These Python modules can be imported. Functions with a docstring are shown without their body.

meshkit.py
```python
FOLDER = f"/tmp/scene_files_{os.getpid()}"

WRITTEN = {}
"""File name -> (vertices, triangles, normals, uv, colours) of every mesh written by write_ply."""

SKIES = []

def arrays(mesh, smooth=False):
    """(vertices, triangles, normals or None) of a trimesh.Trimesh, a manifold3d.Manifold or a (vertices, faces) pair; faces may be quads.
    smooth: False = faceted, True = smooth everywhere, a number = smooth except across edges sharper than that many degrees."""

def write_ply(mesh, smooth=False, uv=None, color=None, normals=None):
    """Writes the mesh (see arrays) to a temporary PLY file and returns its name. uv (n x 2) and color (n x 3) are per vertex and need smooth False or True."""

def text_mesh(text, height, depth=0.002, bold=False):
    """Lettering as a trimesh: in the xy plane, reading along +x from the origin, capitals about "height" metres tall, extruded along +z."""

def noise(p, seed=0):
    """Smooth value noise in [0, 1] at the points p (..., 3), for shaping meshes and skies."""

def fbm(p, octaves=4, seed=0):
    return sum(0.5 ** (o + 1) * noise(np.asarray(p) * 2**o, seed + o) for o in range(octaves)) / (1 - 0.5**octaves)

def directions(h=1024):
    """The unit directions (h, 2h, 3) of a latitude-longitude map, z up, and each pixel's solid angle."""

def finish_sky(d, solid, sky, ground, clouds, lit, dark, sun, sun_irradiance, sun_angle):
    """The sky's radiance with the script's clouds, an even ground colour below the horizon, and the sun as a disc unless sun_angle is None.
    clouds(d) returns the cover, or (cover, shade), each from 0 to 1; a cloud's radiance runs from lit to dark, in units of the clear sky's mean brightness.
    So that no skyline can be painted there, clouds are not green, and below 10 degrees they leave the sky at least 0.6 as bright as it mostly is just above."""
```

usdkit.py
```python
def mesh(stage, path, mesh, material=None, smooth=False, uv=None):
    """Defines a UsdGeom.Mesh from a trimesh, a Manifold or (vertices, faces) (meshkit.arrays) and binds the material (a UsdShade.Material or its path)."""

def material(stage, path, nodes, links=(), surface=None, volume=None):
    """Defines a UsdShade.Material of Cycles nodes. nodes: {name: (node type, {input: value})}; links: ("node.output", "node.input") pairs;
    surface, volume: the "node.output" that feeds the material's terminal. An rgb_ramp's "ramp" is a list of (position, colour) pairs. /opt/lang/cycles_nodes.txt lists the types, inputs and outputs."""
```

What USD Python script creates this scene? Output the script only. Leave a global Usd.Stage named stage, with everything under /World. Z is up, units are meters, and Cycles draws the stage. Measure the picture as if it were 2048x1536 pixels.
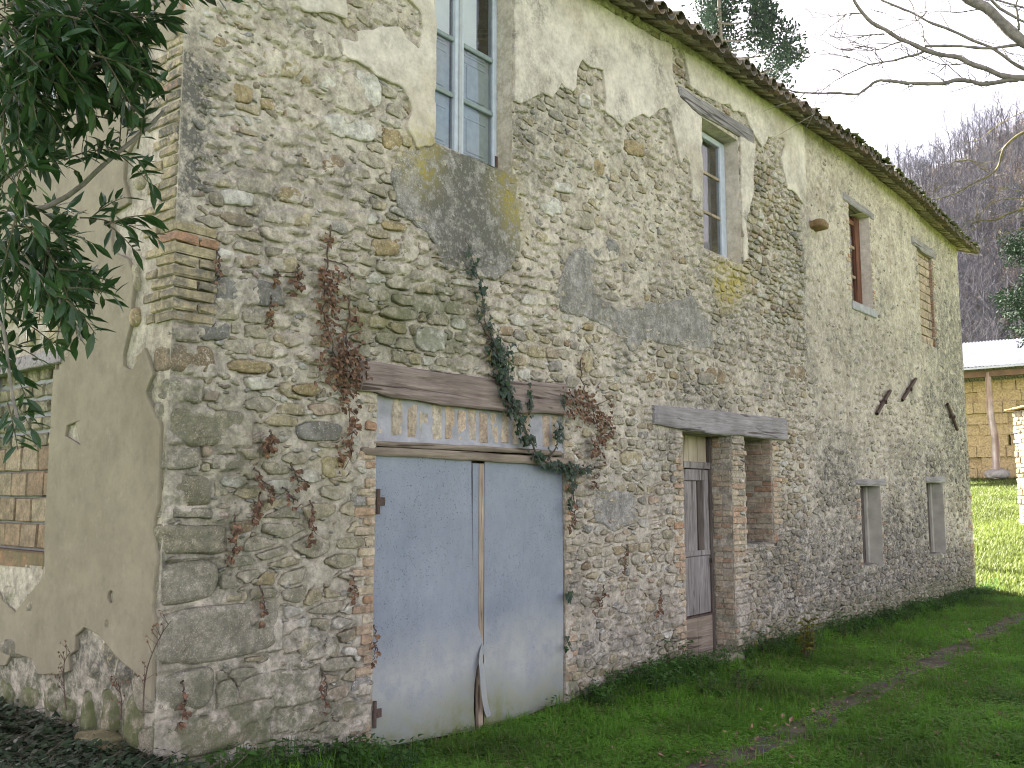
import math, numpy as np, shapely, usdkit, meshkit
from shapely.geometry import Polygon, LineString, box as sbox, Point
from shapely.ops import unary_union
from scipy.spatial import Voronoi, cKDTree
from scipy.ndimage import distance_transform_edt, gaussian_filter, map_coordinates
from pxr import Usd, UsdGeom, UsdLux, UsdShade, Gf, Sdf, Vt

stage = Usd.Stage.CreateInMemory()
UsdGeom.SetStageUpAxis(stage, UsdGeom.Tokens.z)
UsdGeom.Xform.Define(stage, '/World')
UsdGeom.Scope.Define(stage, '/World/Looks')

# ------------------------------------------------------------------ camera
FPX = 1868.8
YAW, PIT = math.radians(39.2), math.radians(6.74)
EYE = np.array([0.0, -5.0, 1.75])
FW = np.array([math.cos(YAW) * math.cos(PIT), math.sin(YAW) * math.cos(PIT), math.sin(PIT)])
RT = np.array([math.sin(YAW), -math.cos(YAW), 0.0])
UP = np.cross(RT, FW)
cam = UsdGeom.Camera.Define(stage, '/World/camera')
cam.CreateHorizontalApertureAttr(36.0)
cam.CreateVerticalApertureAttr(27.0)
cam.CreateFocalLengthAttr(FPX / 2048 * 36.0)
cam.CreateClippingRangeAttr(Gf.Vec2f(0.05, 5000))
cam.CreateExposureAttr(3.36)
cam.AddTransformOp().Set(Gf.Matrix4d(*RT, 0, *UP, 0, *(-FW), 0, *EYE, 1))

# ------------------------------------------------------------------ sky and sun
SUN = np.array([0.30, 0.95, 0.0]); SUN /= np.linalg.norm(SUN)
ELEV = math.radians(30)
SUND = np.array([SUN[0] * math.cos(ELEV), SUN[1] * math.cos(ELEV), math.sin(ELEV)])
dome = UsdLux.DomeLight.Define(stage, '/World/sky')
dome.GetPrim().SetCustomDataByKey('kind', 'structure')
skymat = usdkit.material(stage, '/World/Looks/sky', {
    'tc': ('texture_coordinate', {}),
    'sky': ('sky_texture', {'sky_type': 'single_scattering', 'sun_disc': False, 'sun_elevation': ELEV,
                            'sun_rotation': math.atan2(SUN[0], SUN[1]), 'altitude': 300.0, 'air_density': 1.0,
                            'aerosol_density': 2.5, 'ozone_density': 1.0}),
    'map': ('mapping', {'scale': (1.0, 1.0, 2.2)}),
    'n': ('noise_texture', {'scale': 2.1, 'detail': 6.0, 'roughness': 0.55}),
    'rp': ('rgb_ramp', {'ramp': [(0.30, (0, 0, 0)), (0.52, (0.8, 0.8, 0.8)), (1, (1, 1, 1))]}),
    'bw': ('rgb_to_bw', {}),
    'cl': ('mix_color', {'blend_type': 'multiply', 'fac': 1.0, 'b': (1.25, 1.09, 1.16)}),
    'mx': ('mix_color', {'blend_type': 'mix'}),
    'bg': ('background_shader', {'strength': 0.055}),
}, [('tc.generated', 'map.vector'), ('map.vector', 'n.vector'), ('n.fac', 'rp.fac'),
    ('sky.color', 'bw.color'), ('bw.val', 'cl.a'), ('rp.color', 'mx.fac'), ('sky.color', 'mx.a'), ('cl.result', 'mx.b'),
    ('mx.result', 'bg.color')], surface='bg.background')
UsdShade.MaterialBindingAPI.Apply(dome.GetPrim()).Bind(skymat)
sun = UsdLux.DistantLight.Define(stage, '/World/sun')
sun.CreateIntensityAttr(1.25)
sun.CreateAngleAttr(0.5)
sun.CreateNormalizeAttr(True)
sun.CreateColorAttr(Gf.Vec3f(1.0, 0.94, 0.84))
_z = SUND; _x = np.cross([0, 0, 1.0], _z); _x /= np.linalg.norm(_x); _y = np.cross(_z, _x)
sun.AddTransformOp().Set(Gf.Matrix4d(*_x, 0, *_y, 0, *_z, 0, 0, 0, 60, 1))

# ------------------------------------------------------------------ helpers
HAZE = 0.00004
rng = np.random.default_rng(7)
USED = {}

def numbered(parent, name):
    k = USED.get((parent, name), 0)
    USED[(parent, name)] = k + 1
    return f'{parent}/{name}' + (f'_{k:03d}' if k else '')

def pathof(parent):
    if parent is None:
        return '/World'
    return str(parent.GetPath()) if hasattr(parent, 'GetPath') else str(parent)

def tag(p, label=None, cat=None, group=None, kind=None):
    p = p.GetPrim() if hasattr(p, 'GetPrim') else p
    for k, v in (('label', label), ('category', cat), ('group', group), ('kind', kind)):
        if v:
            p.SetCustomDataByKey(k, v)
    return p

def thing(name, label, cat, loc=(0, 0, 0), group=None, kind=None, parent=None):
    x = UsdGeom.Xform.Define(stage, numbered(pathof(parent), name))
    if any(loc):
        x.AddTranslateOp().Set(Gf.Vec3d(*map(float, loc)))
    return tag(x, label, cat, group, kind)

def obj(name, mesh, mat, parent=None, smooth=False, tone=None, stain=None, label=None, kind=None):
    """ONE Mesh prim; mesh is (vertices, triangles); tone and stain are per-vertex colours."""
    v, f = np.asarray(mesh[0], float), np.asarray(mesh[1], int)
    m = usdkit.mesh(stage, numbered(pathof(parent), name), (v, f), mat, smooth=smooth)
    api = UsdGeom.PrimvarsAPI(m)
    for nm, val in (('tone', tone), ('stain', stain)):
        if val is not None:
            val = np.broadcast_to(np.asarray(val, np.float32), (len(v), 3))
            api.CreatePrimvar(nm, Sdf.ValueTypeNames.Color3fArray, 'vertex').Set(Vt.Vec3fArray.FromNumpy(np.ascontiguousarray(val)))
    if label:
        m.GetPrim().SetCustomDataByKey('label', label)
    if kind:
        m.GetPrim().SetCustomDataByKey('kind', kind)
    return m.GetPrim()

class MB:
    """Collects shapes into one mesh."""
    def __init__(s):
        s.v, s.f, s.t, s.n = [], [], [], 0
    def add(s, v, f, tone=(1, 1, 1)):
        v = np.asarray(v, float); f = np.asarray(f, int)
        if f.shape[1] == 4:
            f = np.vstack([f[:, [0, 1, 2]], f[:, [0, 2, 3]]])
        s.v.append(v); s.f.append(f + s.n); s.t.append(np.broadcast_to(np.asarray(tone, float), (len(v), 3))); s.n += len(v)
        return s
    def mesh(s):
        return np.vstack(s.v), np.vstack(s.f)
    def tone(s):
        return np.vstack(s.t)

BOXF = np.array([[0, 3, 2, 1], [4, 5, 6, 7], [0, 1, 5, 4], [1, 2, 6, 5], [2, 3, 7, 6], [3, 0, 4, 7]])

def box(x0, x1, y0, y1, z0, z1):
    v = np.array([[x0, y0, z0], [x1, y0, z0], [x1, y1, z0], [x0, y1, z0], [x0, y0, z1], [x1, y0, z1], [x1, y1, z1], [x0, y1, z1]], float)
    return v, np.vstack([BOXF[:, [0, 1, 2]], BOXF[:, [0, 2, 3]]])

def bbox(x0, x1, y0, y1, z0, z1, b=0.006, jit=0.0, r=rng):
    """Box with chamfered edges (24 vertices, 44 triangles), jittered."""
    c = np.array([(x0 + x1) / 2, (y0 + y1) / 2, (z0 + z1) / 2]); h = np.array([x1 - x0, y1 - y0, z1 - z0]) / 2
    b = min(b, h.min() * 0.6)
    v = []; idx = {}
    for sx in (-1, 1):
        for sy in (-1, 1):
            for sz in (-1, 1):
                s = np.array([sx, sy, sz])
                for a in range(3):
                    p = s * (h - b); p[a] = s[a] * h[a]
                    idx[(sx, sy, sz, a)] = len(v); v.append(c + p)
    f = []
    for a in range(3):
        o = [k for k in range(3) if k != a]
        for s in (-1, 1):
            q = []
            for (p, t) in ((-1, -1), (1, -1), (1, 1), (-1, 1)):
                k = [0, 0, 0]; k[a] = s; k[o[0]] = p; k[o[1]] = t
                q.append(idx[(*k, a)])
            f.append(q)
    for a in range(3):
        o = [k for k in range(3) if k != a]
        for p in (-1, 1):
            for t in (-1, 1):
                k0 = [0, 0, 0]; k1 = [0, 0, 0]
                for k, s in ((k0, -1), (k1, 1)):
                    k[a] = s; k[o[0]] = p; k[o[1]] = t
                f.append([idx[(*k0, o[0])], idx[(*k1, o[0])], idx[(*k1, o[1])], idx[(*k0, o[1])]])
    f = np.array(f); tri = np.vstack([f[:, [0, 1, 2]], f[:, [0, 2, 3]]])
    cor = np.array([[idx[(x, y, z, 0)], idx[(x, y, z, 1)], idx[(x, y, z, 2)]] for x in (-1, 1) for y in (-1, 1) for z in (-1, 1)])
    tri = np.vstack([tri, cor]); v = np.array(v)
    n = np.cross(v[tri[:, 1]] - v[tri[:, 0]], v[tri[:, 2]] - v[tri[:, 0]])
    flip = (n * (v[tri].mean(1) - c)).sum(1) < 0
    tri[flip] = tri[flip][:, ::-1]
    if jit:
        v = v + r.normal(0, jit, v.shape)
    return v, tri

def tube(pts, rad, sides=6, cap=True):
    p = np.asarray(pts, float); rad = np.broadcast_to(np.asarray(rad, float), (len(p),))
    t = np.gradient(p, axis=0); t /= np.linalg.norm(t, axis=1, keepdims=True) + 1e-12
    a = np.cross(t, np.where(np.abs(t[:, 2:]) < 0.9, [0, 0, 1.0], [1.0, 0, 0])); a /= np.linalg.norm(a, axis=1, keepdims=True) + 1e-12
    b = np.cross(t, a); ang = np.arange(sides) * 2 * np.pi / sides
    v = p[:, None] + rad[:, None, None] * (np.cos(ang)[None, :, None] * a[:, None] + np.sin(ang)[None, :, None] * b[:, None])
    i, j = np.meshgrid(np.arange(len(p) - 1), np.arange(sides), indexing='ij')
    q = np.stack([i * sides + j, i * sides + (j + 1) % sides, (i + 1) * sides + (j + 1) % sides, (i + 1) * sides + j], -1).reshape(-1, 4)
    return v.reshape(-1, 3), np.vstack([q[:, [0, 1, 2]], q[:, [0, 2, 3]]])

def smooth_line(pts, n):
    """Resamples a polyline with a smooth curve through the points."""
    p = np.asarray(pts, float); d = np.r_[0, np.cumsum(np.linalg.norm(np.diff(p, axis=0), axis=1) + 1e-9)]
    from scipy.interpolate import PchipInterpolator
    return PchipInterpolator(d, p)(np.linspace(0, d[-1], n))

def grid_faces(nx, nz, keep=None):
    """Triangles of an nx x nz vertex grid (index = i*nz + j)."""
    i, j = np.meshgrid(np.arange(nx - 1), np.arange(nz - 1), indexing='ij')
    a, b, c, d = i * nz + j, (i + 1) * nz + j, (i + 1) * nz + j + 1, i * nz + j + 1
    if keep is not None:
        a, b, c, d = a[keep], b[keep], c[keep], d[keep]
    a, b, c, d = (x.ravel() for x in (a, b, c, d))
    return np.vstack([np.stack([a, b, c], 1), np.stack([a, c, d], 1)])

def fbm(p, oct=4, seed=0, gain=0.5):
    p = np.asarray(p, float); o = 0; a = 1; t = 0
    for k in range(oct):
        o = o + a * meshkit.noise(p * 2 ** k + 17.3 * k, seed + k); t += a; a *= gain
    return o / t

def fb2(x, z, s, oct=4, seed=0):
    """fbm in the wall plane, s = cycles per metre, in [-1, 1]."""
    x, z = np.broadcast_arrays(x, z)
    return 2 * fbm(np.stack([x * s, z * s, np.zeros_like(x) + seed * 3.7], -1), oct, seed) - 1

def ray(px, py):
    return FW * FPX + RT * (px - 1024) - UP * (py - 768)

def onwall(px, py, y=0.0):
    """The point of the plane y that the photograph shows at a pixel: (x, z)."""
    v = ray(px, py); q = EYE + v * ((y - EYE[1]) / v[1])
    return q[0], q[2]

def ongable(px, py, x=2.95):
    v = ray(px, py); q = EYE + v * ((x - EYE[0]) / v[0])
    return q[1], q[2]

def atdist(px, py, d):
    v = ray(px, py); return EYE + v / np.linalg.norm(v) * d

def W(pts, y=0.0):
    return [onwall(a, b, y) for a, b in pts]

def ragged(poly, amp=0.012, step=0.03, seed=0):
    """Breaks a polygon's outline up."""
    out = []
    for g in getattr(poly, 'geoms', [poly]):
        if g.is_empty or g.area < 1e-4:
            continue
        def go(ringc):
            L = LineString(ringc); n = max(8, int(L.length / step)); c = np.array([L.interpolate(t).coords[0] for t in np.linspace(0, L.length, n, endpoint=False)])
            d = np.stack([fb2(c[:, 0], c[:, 1], 9, 3, seed), fb2(c[:, 0], c[:, 1], 9, 3, seed + 5)], 1) * amp * 1.6
            d += np.stack([fb2(c[:, 0], c[:, 1], 2.6, 2, seed + 9), fb2(c[:, 0], c[:, 1], 2.6, 2, seed + 7)], 1) * amp * 1.5
            return c + d
        q = Polygon(go(g.exterior.coords), [go(i.coords) for i in g.interiors if Polygon(i).area > 0.002]).buffer(0)
        out.append(q)
    return unary_union(out)

def slab_from(poly, y_front, y_back, mapto, bevel=0.006):
    """Extrudes a polygon in the wall plane between two depths, front edge bevelled; mapto(u, w, depth) gives points."""
    import trimesh
    mb = MB()
    for g in getattr(poly, 'geoms', [poly]):
        if g.is_empty or g.area < 4e-4:
            continue
        inner = g.buffer(-bevel)
        for h in getattr(inner, 'geoms', [inner]):
            if h.is_empty or h.area < 1e-4:
                continue
            v2, f2 = trimesh.creation.triangulate_polygon(h, engine='earcut')
            v2, f2 = trimesh.remesh.subdivide_to_size(np.c_[v2, np.zeros(len(v2))], f2, max_edge=0.07, max_iter=12); v2 = v2[:, :2]
            mb.add(mapto(v2[:, 0], v2[:, 1], np.full(len(v2), y_front)), f2)
            for rg in [h.exterior] + list(h.interiors):
                c = np.array(rg.coords)[:-1]
                o = np.array([g.boundary.interpolate(g.boundary.project(Point(*q))).coords[0] for q in c])
                n = len(c); k = np.arange(n); l = (k + 1) % n
                v = np.vstack([mapto(c[:, 0], c[:, 1], np.full(n, y_front)), mapto(o[:, 0], o[:, 1], np.full(n, y_front + (bevel if y_back > y_front else -bevel))), mapto(o[:, 0], o[:, 1], np.full(n, y_back))])
                mb.add(v, np.vstack([np.stack([k, l, n + l, n + k], 1), np.stack([n + k, n + l, 2 * n + l, 2 * n + k], 1)]))
    return mb.mesh()

# ------------------------------------------------------------------ materials
def mat(name, nodes, links, surface='p.BSDF', volume=None):
    return usdkit.material(stage, '/World/Looks/' + name, nodes, links, surface=surface, volume=volume)

def masonry(name, base=None, lo=0.75, hi=1.2, s1=3.0, s2=38.0, s3=170.0, bump=0.5, speck=0.35, dark=0.4, rough=0.95, dist=0.012, warm=(1.0, 0.95, 0.86), spos=0.60, calm=0.0):
    """Weathered mineral surface. base: a colour, or None to read the mesh's own tone. stain (r grey weathering, g algae, b yellow lichen) is read from the mesh."""
    N = {'g': ('geometry', {}), 'n1': ('noise_texture', {'scale': s1, 'detail': 5.0, 'roughness': 0.6}),
         'n2': ('noise_texture', {'scale': s2, 'detail': 6.0, 'roughness': 0.72}), 'n4': ('noise_texture', {'scale': s2 * 0.38, 'detail': 7.0, 'roughness': 0.72}), 'r4': ('rgb_ramp', {'ramp': [(0.30, (0.50, 0.49, 0.47)), (0.5, (0.98, 0.98, 0.98)), (0.70, (1.38, 1.37, 1.34))]}), 'm0': ('mix_color', {'blend_type': 'multiply', 'fac': 1.0 - calm}), 'n3': ('noise_texture', {'scale': s3, 'detail': 2.0}),
         'v1': ('noise_texture', {'scale': s2 * 1.7, 'detail': 3.0, 'roughness': 0.7}),
         'r1': ('rgb_ramp', {'ramp': [(0.25, (lo * warm[0], lo * warm[1], lo * warm[2])), (0.5, (1, 1, 1)), (0.75, (hi, hi, hi))]}),
         'r2': ('rgb_ramp', {'ramp': [(0.25, (0.58, 0.57, 0.55)), (0.5, (1, 1, 1)), (0.75, (1.28, 1.28, 1.28))]}),
         'rs': ('rgb_ramp', {'ramp': [(spos, (0, 0, 0)), (spos + 0.07, (speck, speck, speck))]}),
         'rd': ('rgb_ramp', {'ramp': [(0.28, (dark, dark, dark)), (0.40, (0, 0, 0))]}),
         'm1': ('mix_color', {'blend_type': 'multiply', 'fac': 1.0, 'use_clamp_result': False}), 'm2': ('mix_color', {'blend_type': 'multiply', 'fac': 1.0 - 0.7 * calm}),
         'm3': ('mix_color', {'blend_type': 'mix', 'b': (0.62, 0.60, 0.55)}), 'm4': ('mix_color', {'blend_type': 'mix', 'b': (0.10, 0.092, 0.08)}),
         'st': ('attribute', {'attribute': 'stain'}), 'sp': ('separate_color', {'color_type': 'rgb'}),
         'ns': ('noise_texture', {'scale': 7.0, 'detail': 6.0, 'roughness': 0.7}), 'nf': ('noise_texture', {'scale': 30.0, 'detail': 6.0, 'roughness': 0.75}),
         'rr': ('rgb_ramp', {'ramp': [(0.41, (0.2, 0.2, 0.2)), (0.55, (1.2, 1.2, 1.2))]}), 'rf': ('rgb_ramp', {'ramp': [(0.40, (0.25, 0.25, 0.25)), (0.54, (1.15, 1.15, 1.15))]}),
         'fr': ('math', {'math_type': 'multiply'}), 'fr2': ('math', {'math_type': 'multiply', 'use_clamp': True}),
         'fg': ('math', {'math_type': 'multiply', 'use_clamp': True}), 'fb': ('math', {'math_type': 'multiply'}), 'fb2': ('math', {'math_type': 'multiply', 'use_clamp': True}),
         'c1': ('mix_color', {'blend_type': 'mix', 'b': (0.118, 0.112, 0.098)}), 'c2': ('mix_color', {'blend_type': 'mix', 'b': (0.105, 0.115, 0.05)}),
         'c3': ('mix_color', {'blend_type': 'mix', 'b': (0.40, 0.32, 0.045)}),
         'hs': ('math', {'math_type': 'multiply_add', 'value2': 0.35}), 'b': ('bump', {'strength': bump, 'distance': dist}),
         'p': ('principled_bsdf', {'roughness': rough, 'specular_ior_level': 0.2})}
    L = [('g.position', k + '.vector') for k in ('n1', 'n2', 'n3', 'n4', 'v1', 'ns', 'nf')]
    if base is None:
        N['t'] = ('attribute', {'attribute': 'tone'}); L.append(('t.color', 'm1.a'))
    else:
        N['m1'][1]['a'] = base
    L += [('n1.fac', 'r1.fac'), ('n2.fac', 'r2.fac'), ('v1.fac', 'rs.fac'), ('v1.fac', 'rd.fac'), ('r1.color', 'm1.b'), ('n4.fac', 'r4.fac'), ('m1.result', 'm0.a'), ('r4.color', 'm0.b'), ('m0.result', 'm2.a'), ('r2.color', 'm2.b'),
          ('m2.result', 'm3.a'), ('rs.color', 'm3.fac'), ('m3.result', 'm4.a'), ('rd.color', 'm4.fac'),
          ('st.color', 'sp.color'), ('ns.fac', 'rr.fac'), ('nf.fac', 'rf.fac'), ('sp.r', 'fr.value1'), ('rr.color', 'fr.value2'), ('fr.value', 'fr2.value1'), ('rf.color', 'fr2.value2'),
          ('sp.g', 'fg.value1'), ('rr.color', 'fg.value2'), ('sp.b', 'fb.value1'), ('rr.color', 'fb.value2'), ('fb.value', 'fb2.value1'), ('rf.color', 'fb2.value2'),
          ('m4.result', 'c1.a'), ('fr2.value', 'c1.fac'), ('c1.result', 'c2.a'), ('fg.value', 'c2.fac'), ('c2.result', 'c3.a'), ('fb2.value', 'c3.fac'),
          ('c3.result', 'p.base_color'), ('n3.fac', 'hs.value1'), ('n2.fac', 'hs.value3'), ('hs.value', 'b.height'), ('b.normal', 'p.normal')]
    return mat(name, N, L)

M = {}
M['mortar'] = masonry('mortar', (0.435, 0.39, 0.325), 0.62, 1.18, 2.2, 26, 150, 0.9, 0.25, 0.6)
M['stone'] = masonry('stone', None, 0.68, 1.28, 5.0, 32, 130, 0.95, 0.5, 0.6, spos=0.58)
M['quoin'] = masonry('quoin', None, 0.65, 1.25, 5.0, 60, 150, 1.0, 0.6, 0.5, spos=0.56)
M['brick'] = masonry('brick', None, 0.75, 1.2, 6.0, 40, 180, 0.55, 0.25, 0.35)
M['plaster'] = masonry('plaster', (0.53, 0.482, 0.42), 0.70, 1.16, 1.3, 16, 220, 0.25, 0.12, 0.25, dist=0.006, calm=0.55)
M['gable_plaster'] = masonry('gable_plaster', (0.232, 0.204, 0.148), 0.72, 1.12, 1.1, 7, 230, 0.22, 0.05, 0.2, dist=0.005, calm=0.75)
M['render_patch'] = masonry('render_patch', (0.275, 0.26, 0.24), 0.55, 1.3, 6, 36, 150, 1.0, 0.6, 0.75, spos=0.57)
M['tile'] = masonry('tile', None, 0.6, 1.3, 4, 30, 160, 0.6, 0.35, 0.5)

def wood(name, c0, c1, axis='x', s=1.0, bump=0.6, rough=0.85):
    sc = {'x': (2.5, 42, 42), 'z': (42, 42, 2.5), 'y': (42, 2.5, 42)}[axis]
    sg = {'x': (1.1, 16, 16), 'z': (16, 16, 1.1), 'y': (16, 1.1, 16)}[axis]
    return mat(name, {'g': ('geometry', {}), 'mp': ('mapping', {'scale': tuple(s * k for k in sc)}), 'mg': ('mapping', {'scale': tuple(s * k for k in sg)}),
        'n': ('noise_texture', {'scale': 1.0, 'detail': 5.0, 'roughness': 0.65, 'distortion': 0.6}), 'n2': ('noise_texture', {'scale': 1.0, 'detail': 3.0, 'distortion': 1.2}),
        'n3': ('noise_texture', {'scale': 2.3, 'detail': 3.0}),
        'r': ('rgb_ramp', {'ramp': [(0.25, c0), (0.5, tuple((a + b) / 2 for a, b in zip(c0, c1))), (0.72, c1)]}),
        'r2': ('rgb_ramp', {'ramp': [(0.33, (0.32, 0.3, 0.28)), (0.41, (1, 1, 1)), (1, (1, 1, 1))]}), 'r3': ('rgb_ramp', {'ramp': [(0.3, (0.72, 0.70, 0.70)), (0.7, (1.18, 1.18, 1.2))]}),
        'm': ('mix_color', {'blend_type': 'multiply', 'fac': 1.0}), 'm2': ('mix_color', {'blend_type': 'multiply', 'fac': 1.0}),
        'h': ('math', {'math_type': 'multiply'}), 'b': ('bump', {'strength': bump, 'distance': 0.01}), 'p': ('principled_bsdf', {'roughness': rough, 'specular_ior_level': 0.25})},
        [('g.position', 'mp.vector'), ('g.position', 'mg.vector'), ('g.position', 'n3.vector'), ('mp.vector', 'n.vector'), ('mg.vector', 'n2.vector'), ('n.fac', 'r.fac'), ('n2.fac', 'r2.fac'), ('n3.fac', 'r3.fac'),
         ('r.color', 'm.a'), ('r2.color', 'm.b'), ('m.result', 'm2.a'), ('r3.color', 'm2.b'), ('m2.result', 'p.base_color'), ('n.fac', 'h.value1'), ('r2.color', 'h.value2'), ('h.value', 'b.height'), ('b.normal', 'p.normal')])

M['old_oak'] = wood('old_oak', (0.11, 0.085, 0.07), (0.30, 0.245, 0.215))
M['grey_beam'] = wood('grey_beam', (0.14, 0.13, 0.13), (0.33, 0.31, 0.31))
M['board'] = wood('board', (0.13, 0.105, 0.08), (0.30, 0.25, 0.19))
M['door_wood'] = wood('door_wood', (0.11, 0.098, 0.09), (0.32, 0.295, 0.28), 'z')
M['dark_wood'] = wood('dark_wood', (0.05, 0.04, 0.035), (0.12, 0.10, 0.085), 'z')
M['strip_wood'] = wood('strip_wood', (0.22, 0.17, 0.12), (0.42, 0.35, 0.26), 'z')
M['red_frame'] = wood('red_frame', (0.10, 0.042, 0.025), (0.19, 0.085, 0.05), 'z', 1, 0.2)
M['pole_bark'] = wood('pole_bark', (0.20, 0.10, 0.06), (0.52, 0.45, 0.40), 'z', 0.12)

def plain(name, c, rough=0.7, var=0.25, scale=9.0, bump=0.0, metal=0.0, spec=0.4, c2=None, bscale=60.0):
    c2 = c2 or tuple(min(1, k * (1 + var)) for k in c)
    lo = tuple(k * (1 - var) for k in c)
    return mat(name, {'g': ('geometry', {}), 'n': ('noise_texture', {'scale': scale, 'detail': 4.0, 'roughness': 0.6}), 'nb': ('noise_texture', {'scale': bscale, 'detail': 3.0}),
        'r': ('rgb_ramp', {'ramp': [(0.3, lo), (0.5, c), (0.72, c2)]}), 'b': ('bump', {'strength': bump, 'distance': 0.006}),
        'p': ('principled_bsdf', {'roughness': rough, 'metallic': metal, 'specular_ior_level': spec})},
        [('g.position', 'n.vector'), ('g.position', 'nb.vector'), ('n.fac', 'r.fac'), ('r.color', 'p.base_color'), ('nb.fac', 'b.height'), ('b.normal', 'p.normal')])

M['grey_paint'] = plain('grey_paint', (0.33, 0.345, 0.36), 0.55, 0.14, 14, 0.15)
M['green_grey_paint'] = plain('green_grey_paint', (0.20, 0.24, 0.24), 0.6, 0.16, 14, 0.2)
M['pale_paint'] = plain('pale_paint', (0.40, 0.44, 0.50), 0.5, 0.12, 14, 0.15)
M['rust'] = plain('rust', (0.07, 0.045, 0.035), 0.85, 0.4, 30, 0.4)
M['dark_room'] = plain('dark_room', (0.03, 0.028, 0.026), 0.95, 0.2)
M['curtain_or_reflection'] = plain('curtain_or_reflection', (0.16, 0.155, 0.15), 0.9, 0.3, 3)
M['cement'] = plain('cement', (0.33, 0.31, 0.28), 0.9, 0.2, 6, 0.3)
M['bluecement'] = plain('bluecement', (0.30, 0.30, 0.32), 0.9, 0.25, 8, 0.5)
M['sky_reflection_card'] = plain('sky_reflection_card', (0.62, 0.62, 0.62), 0.9, 0.06, 3)  # pale colour standing in for sky reflected in the glass
M['niche_panel'] = plain('niche_panel', (0.35, 0.335, 0.285), 0.85, 0.22, 4, 0.2)
M['pane_panel'] = wood('pane_panel', (0.30, 0.255, 0.175), (0.42, 0.365, 0.265), 'z', 0.4, 0.2)
M['straw'] = plain('straw', (0.36, 0.27, 0.135), 0.95, 0.4, 14, 0.9, bscale=45)
M['barn_steel'] = plain('barn_steel', (0.40, 0.41, 0.43), 0.5, 0.10, 2, 0.0, 0.2)
M['barn_dark'] = plain('barn_dark', (0.14, 0.085, 0.05), 0.9, 0.3, 2)
M['rock'] = plain('rock', (0.30, 0.28, 0.25), 0.9, 0.3, 6, 0.6)
M['dead_leaf'] = plain('dead_leaf', (0.13, 0.076, 0.048), 0.8, 0.6, 30, 0.2, c2=(0.31, 0.175, 0.095))
M['fallen_leaf'] = plain('fallen_leaf', (0.22, 0.13, 0.075), 0.8, 0.5, 21, 0.1, c2=(0.40, 0.29, 0.20))
M['vine_wood'] = plain('vine_wood', (0.085, 0.06, 0.045), 0.9, 0.35, 40, 0.5)
M['bark'] = plain('bark', (0.19, 0.165, 0.15), 0.9, 0.35, 25, 0.8)
M['lichen_bark'] = plain('lichen_bark', (0.17, 0.145, 0.075), 0.9, 0.4, 12, 0.7, c2=(0.27, 0.24, 0.08))
M['moss'] = plain('moss', (0.055, 0.062, 0.02), 0.95, 0.5, 12, 0.8, c2=(0.15, 0.15, 0.035))
M['far_bark'] = plain('far_bark', (0.062, 0.060, 0.070), 0.95, 0.3, 0.4)
M['litter'] = plain('litter', (0.052, 0.050, 0.058), 0.95, 0.4, 0.15, 0.5, c2=(0.095, 0.082, 0.075))

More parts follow.
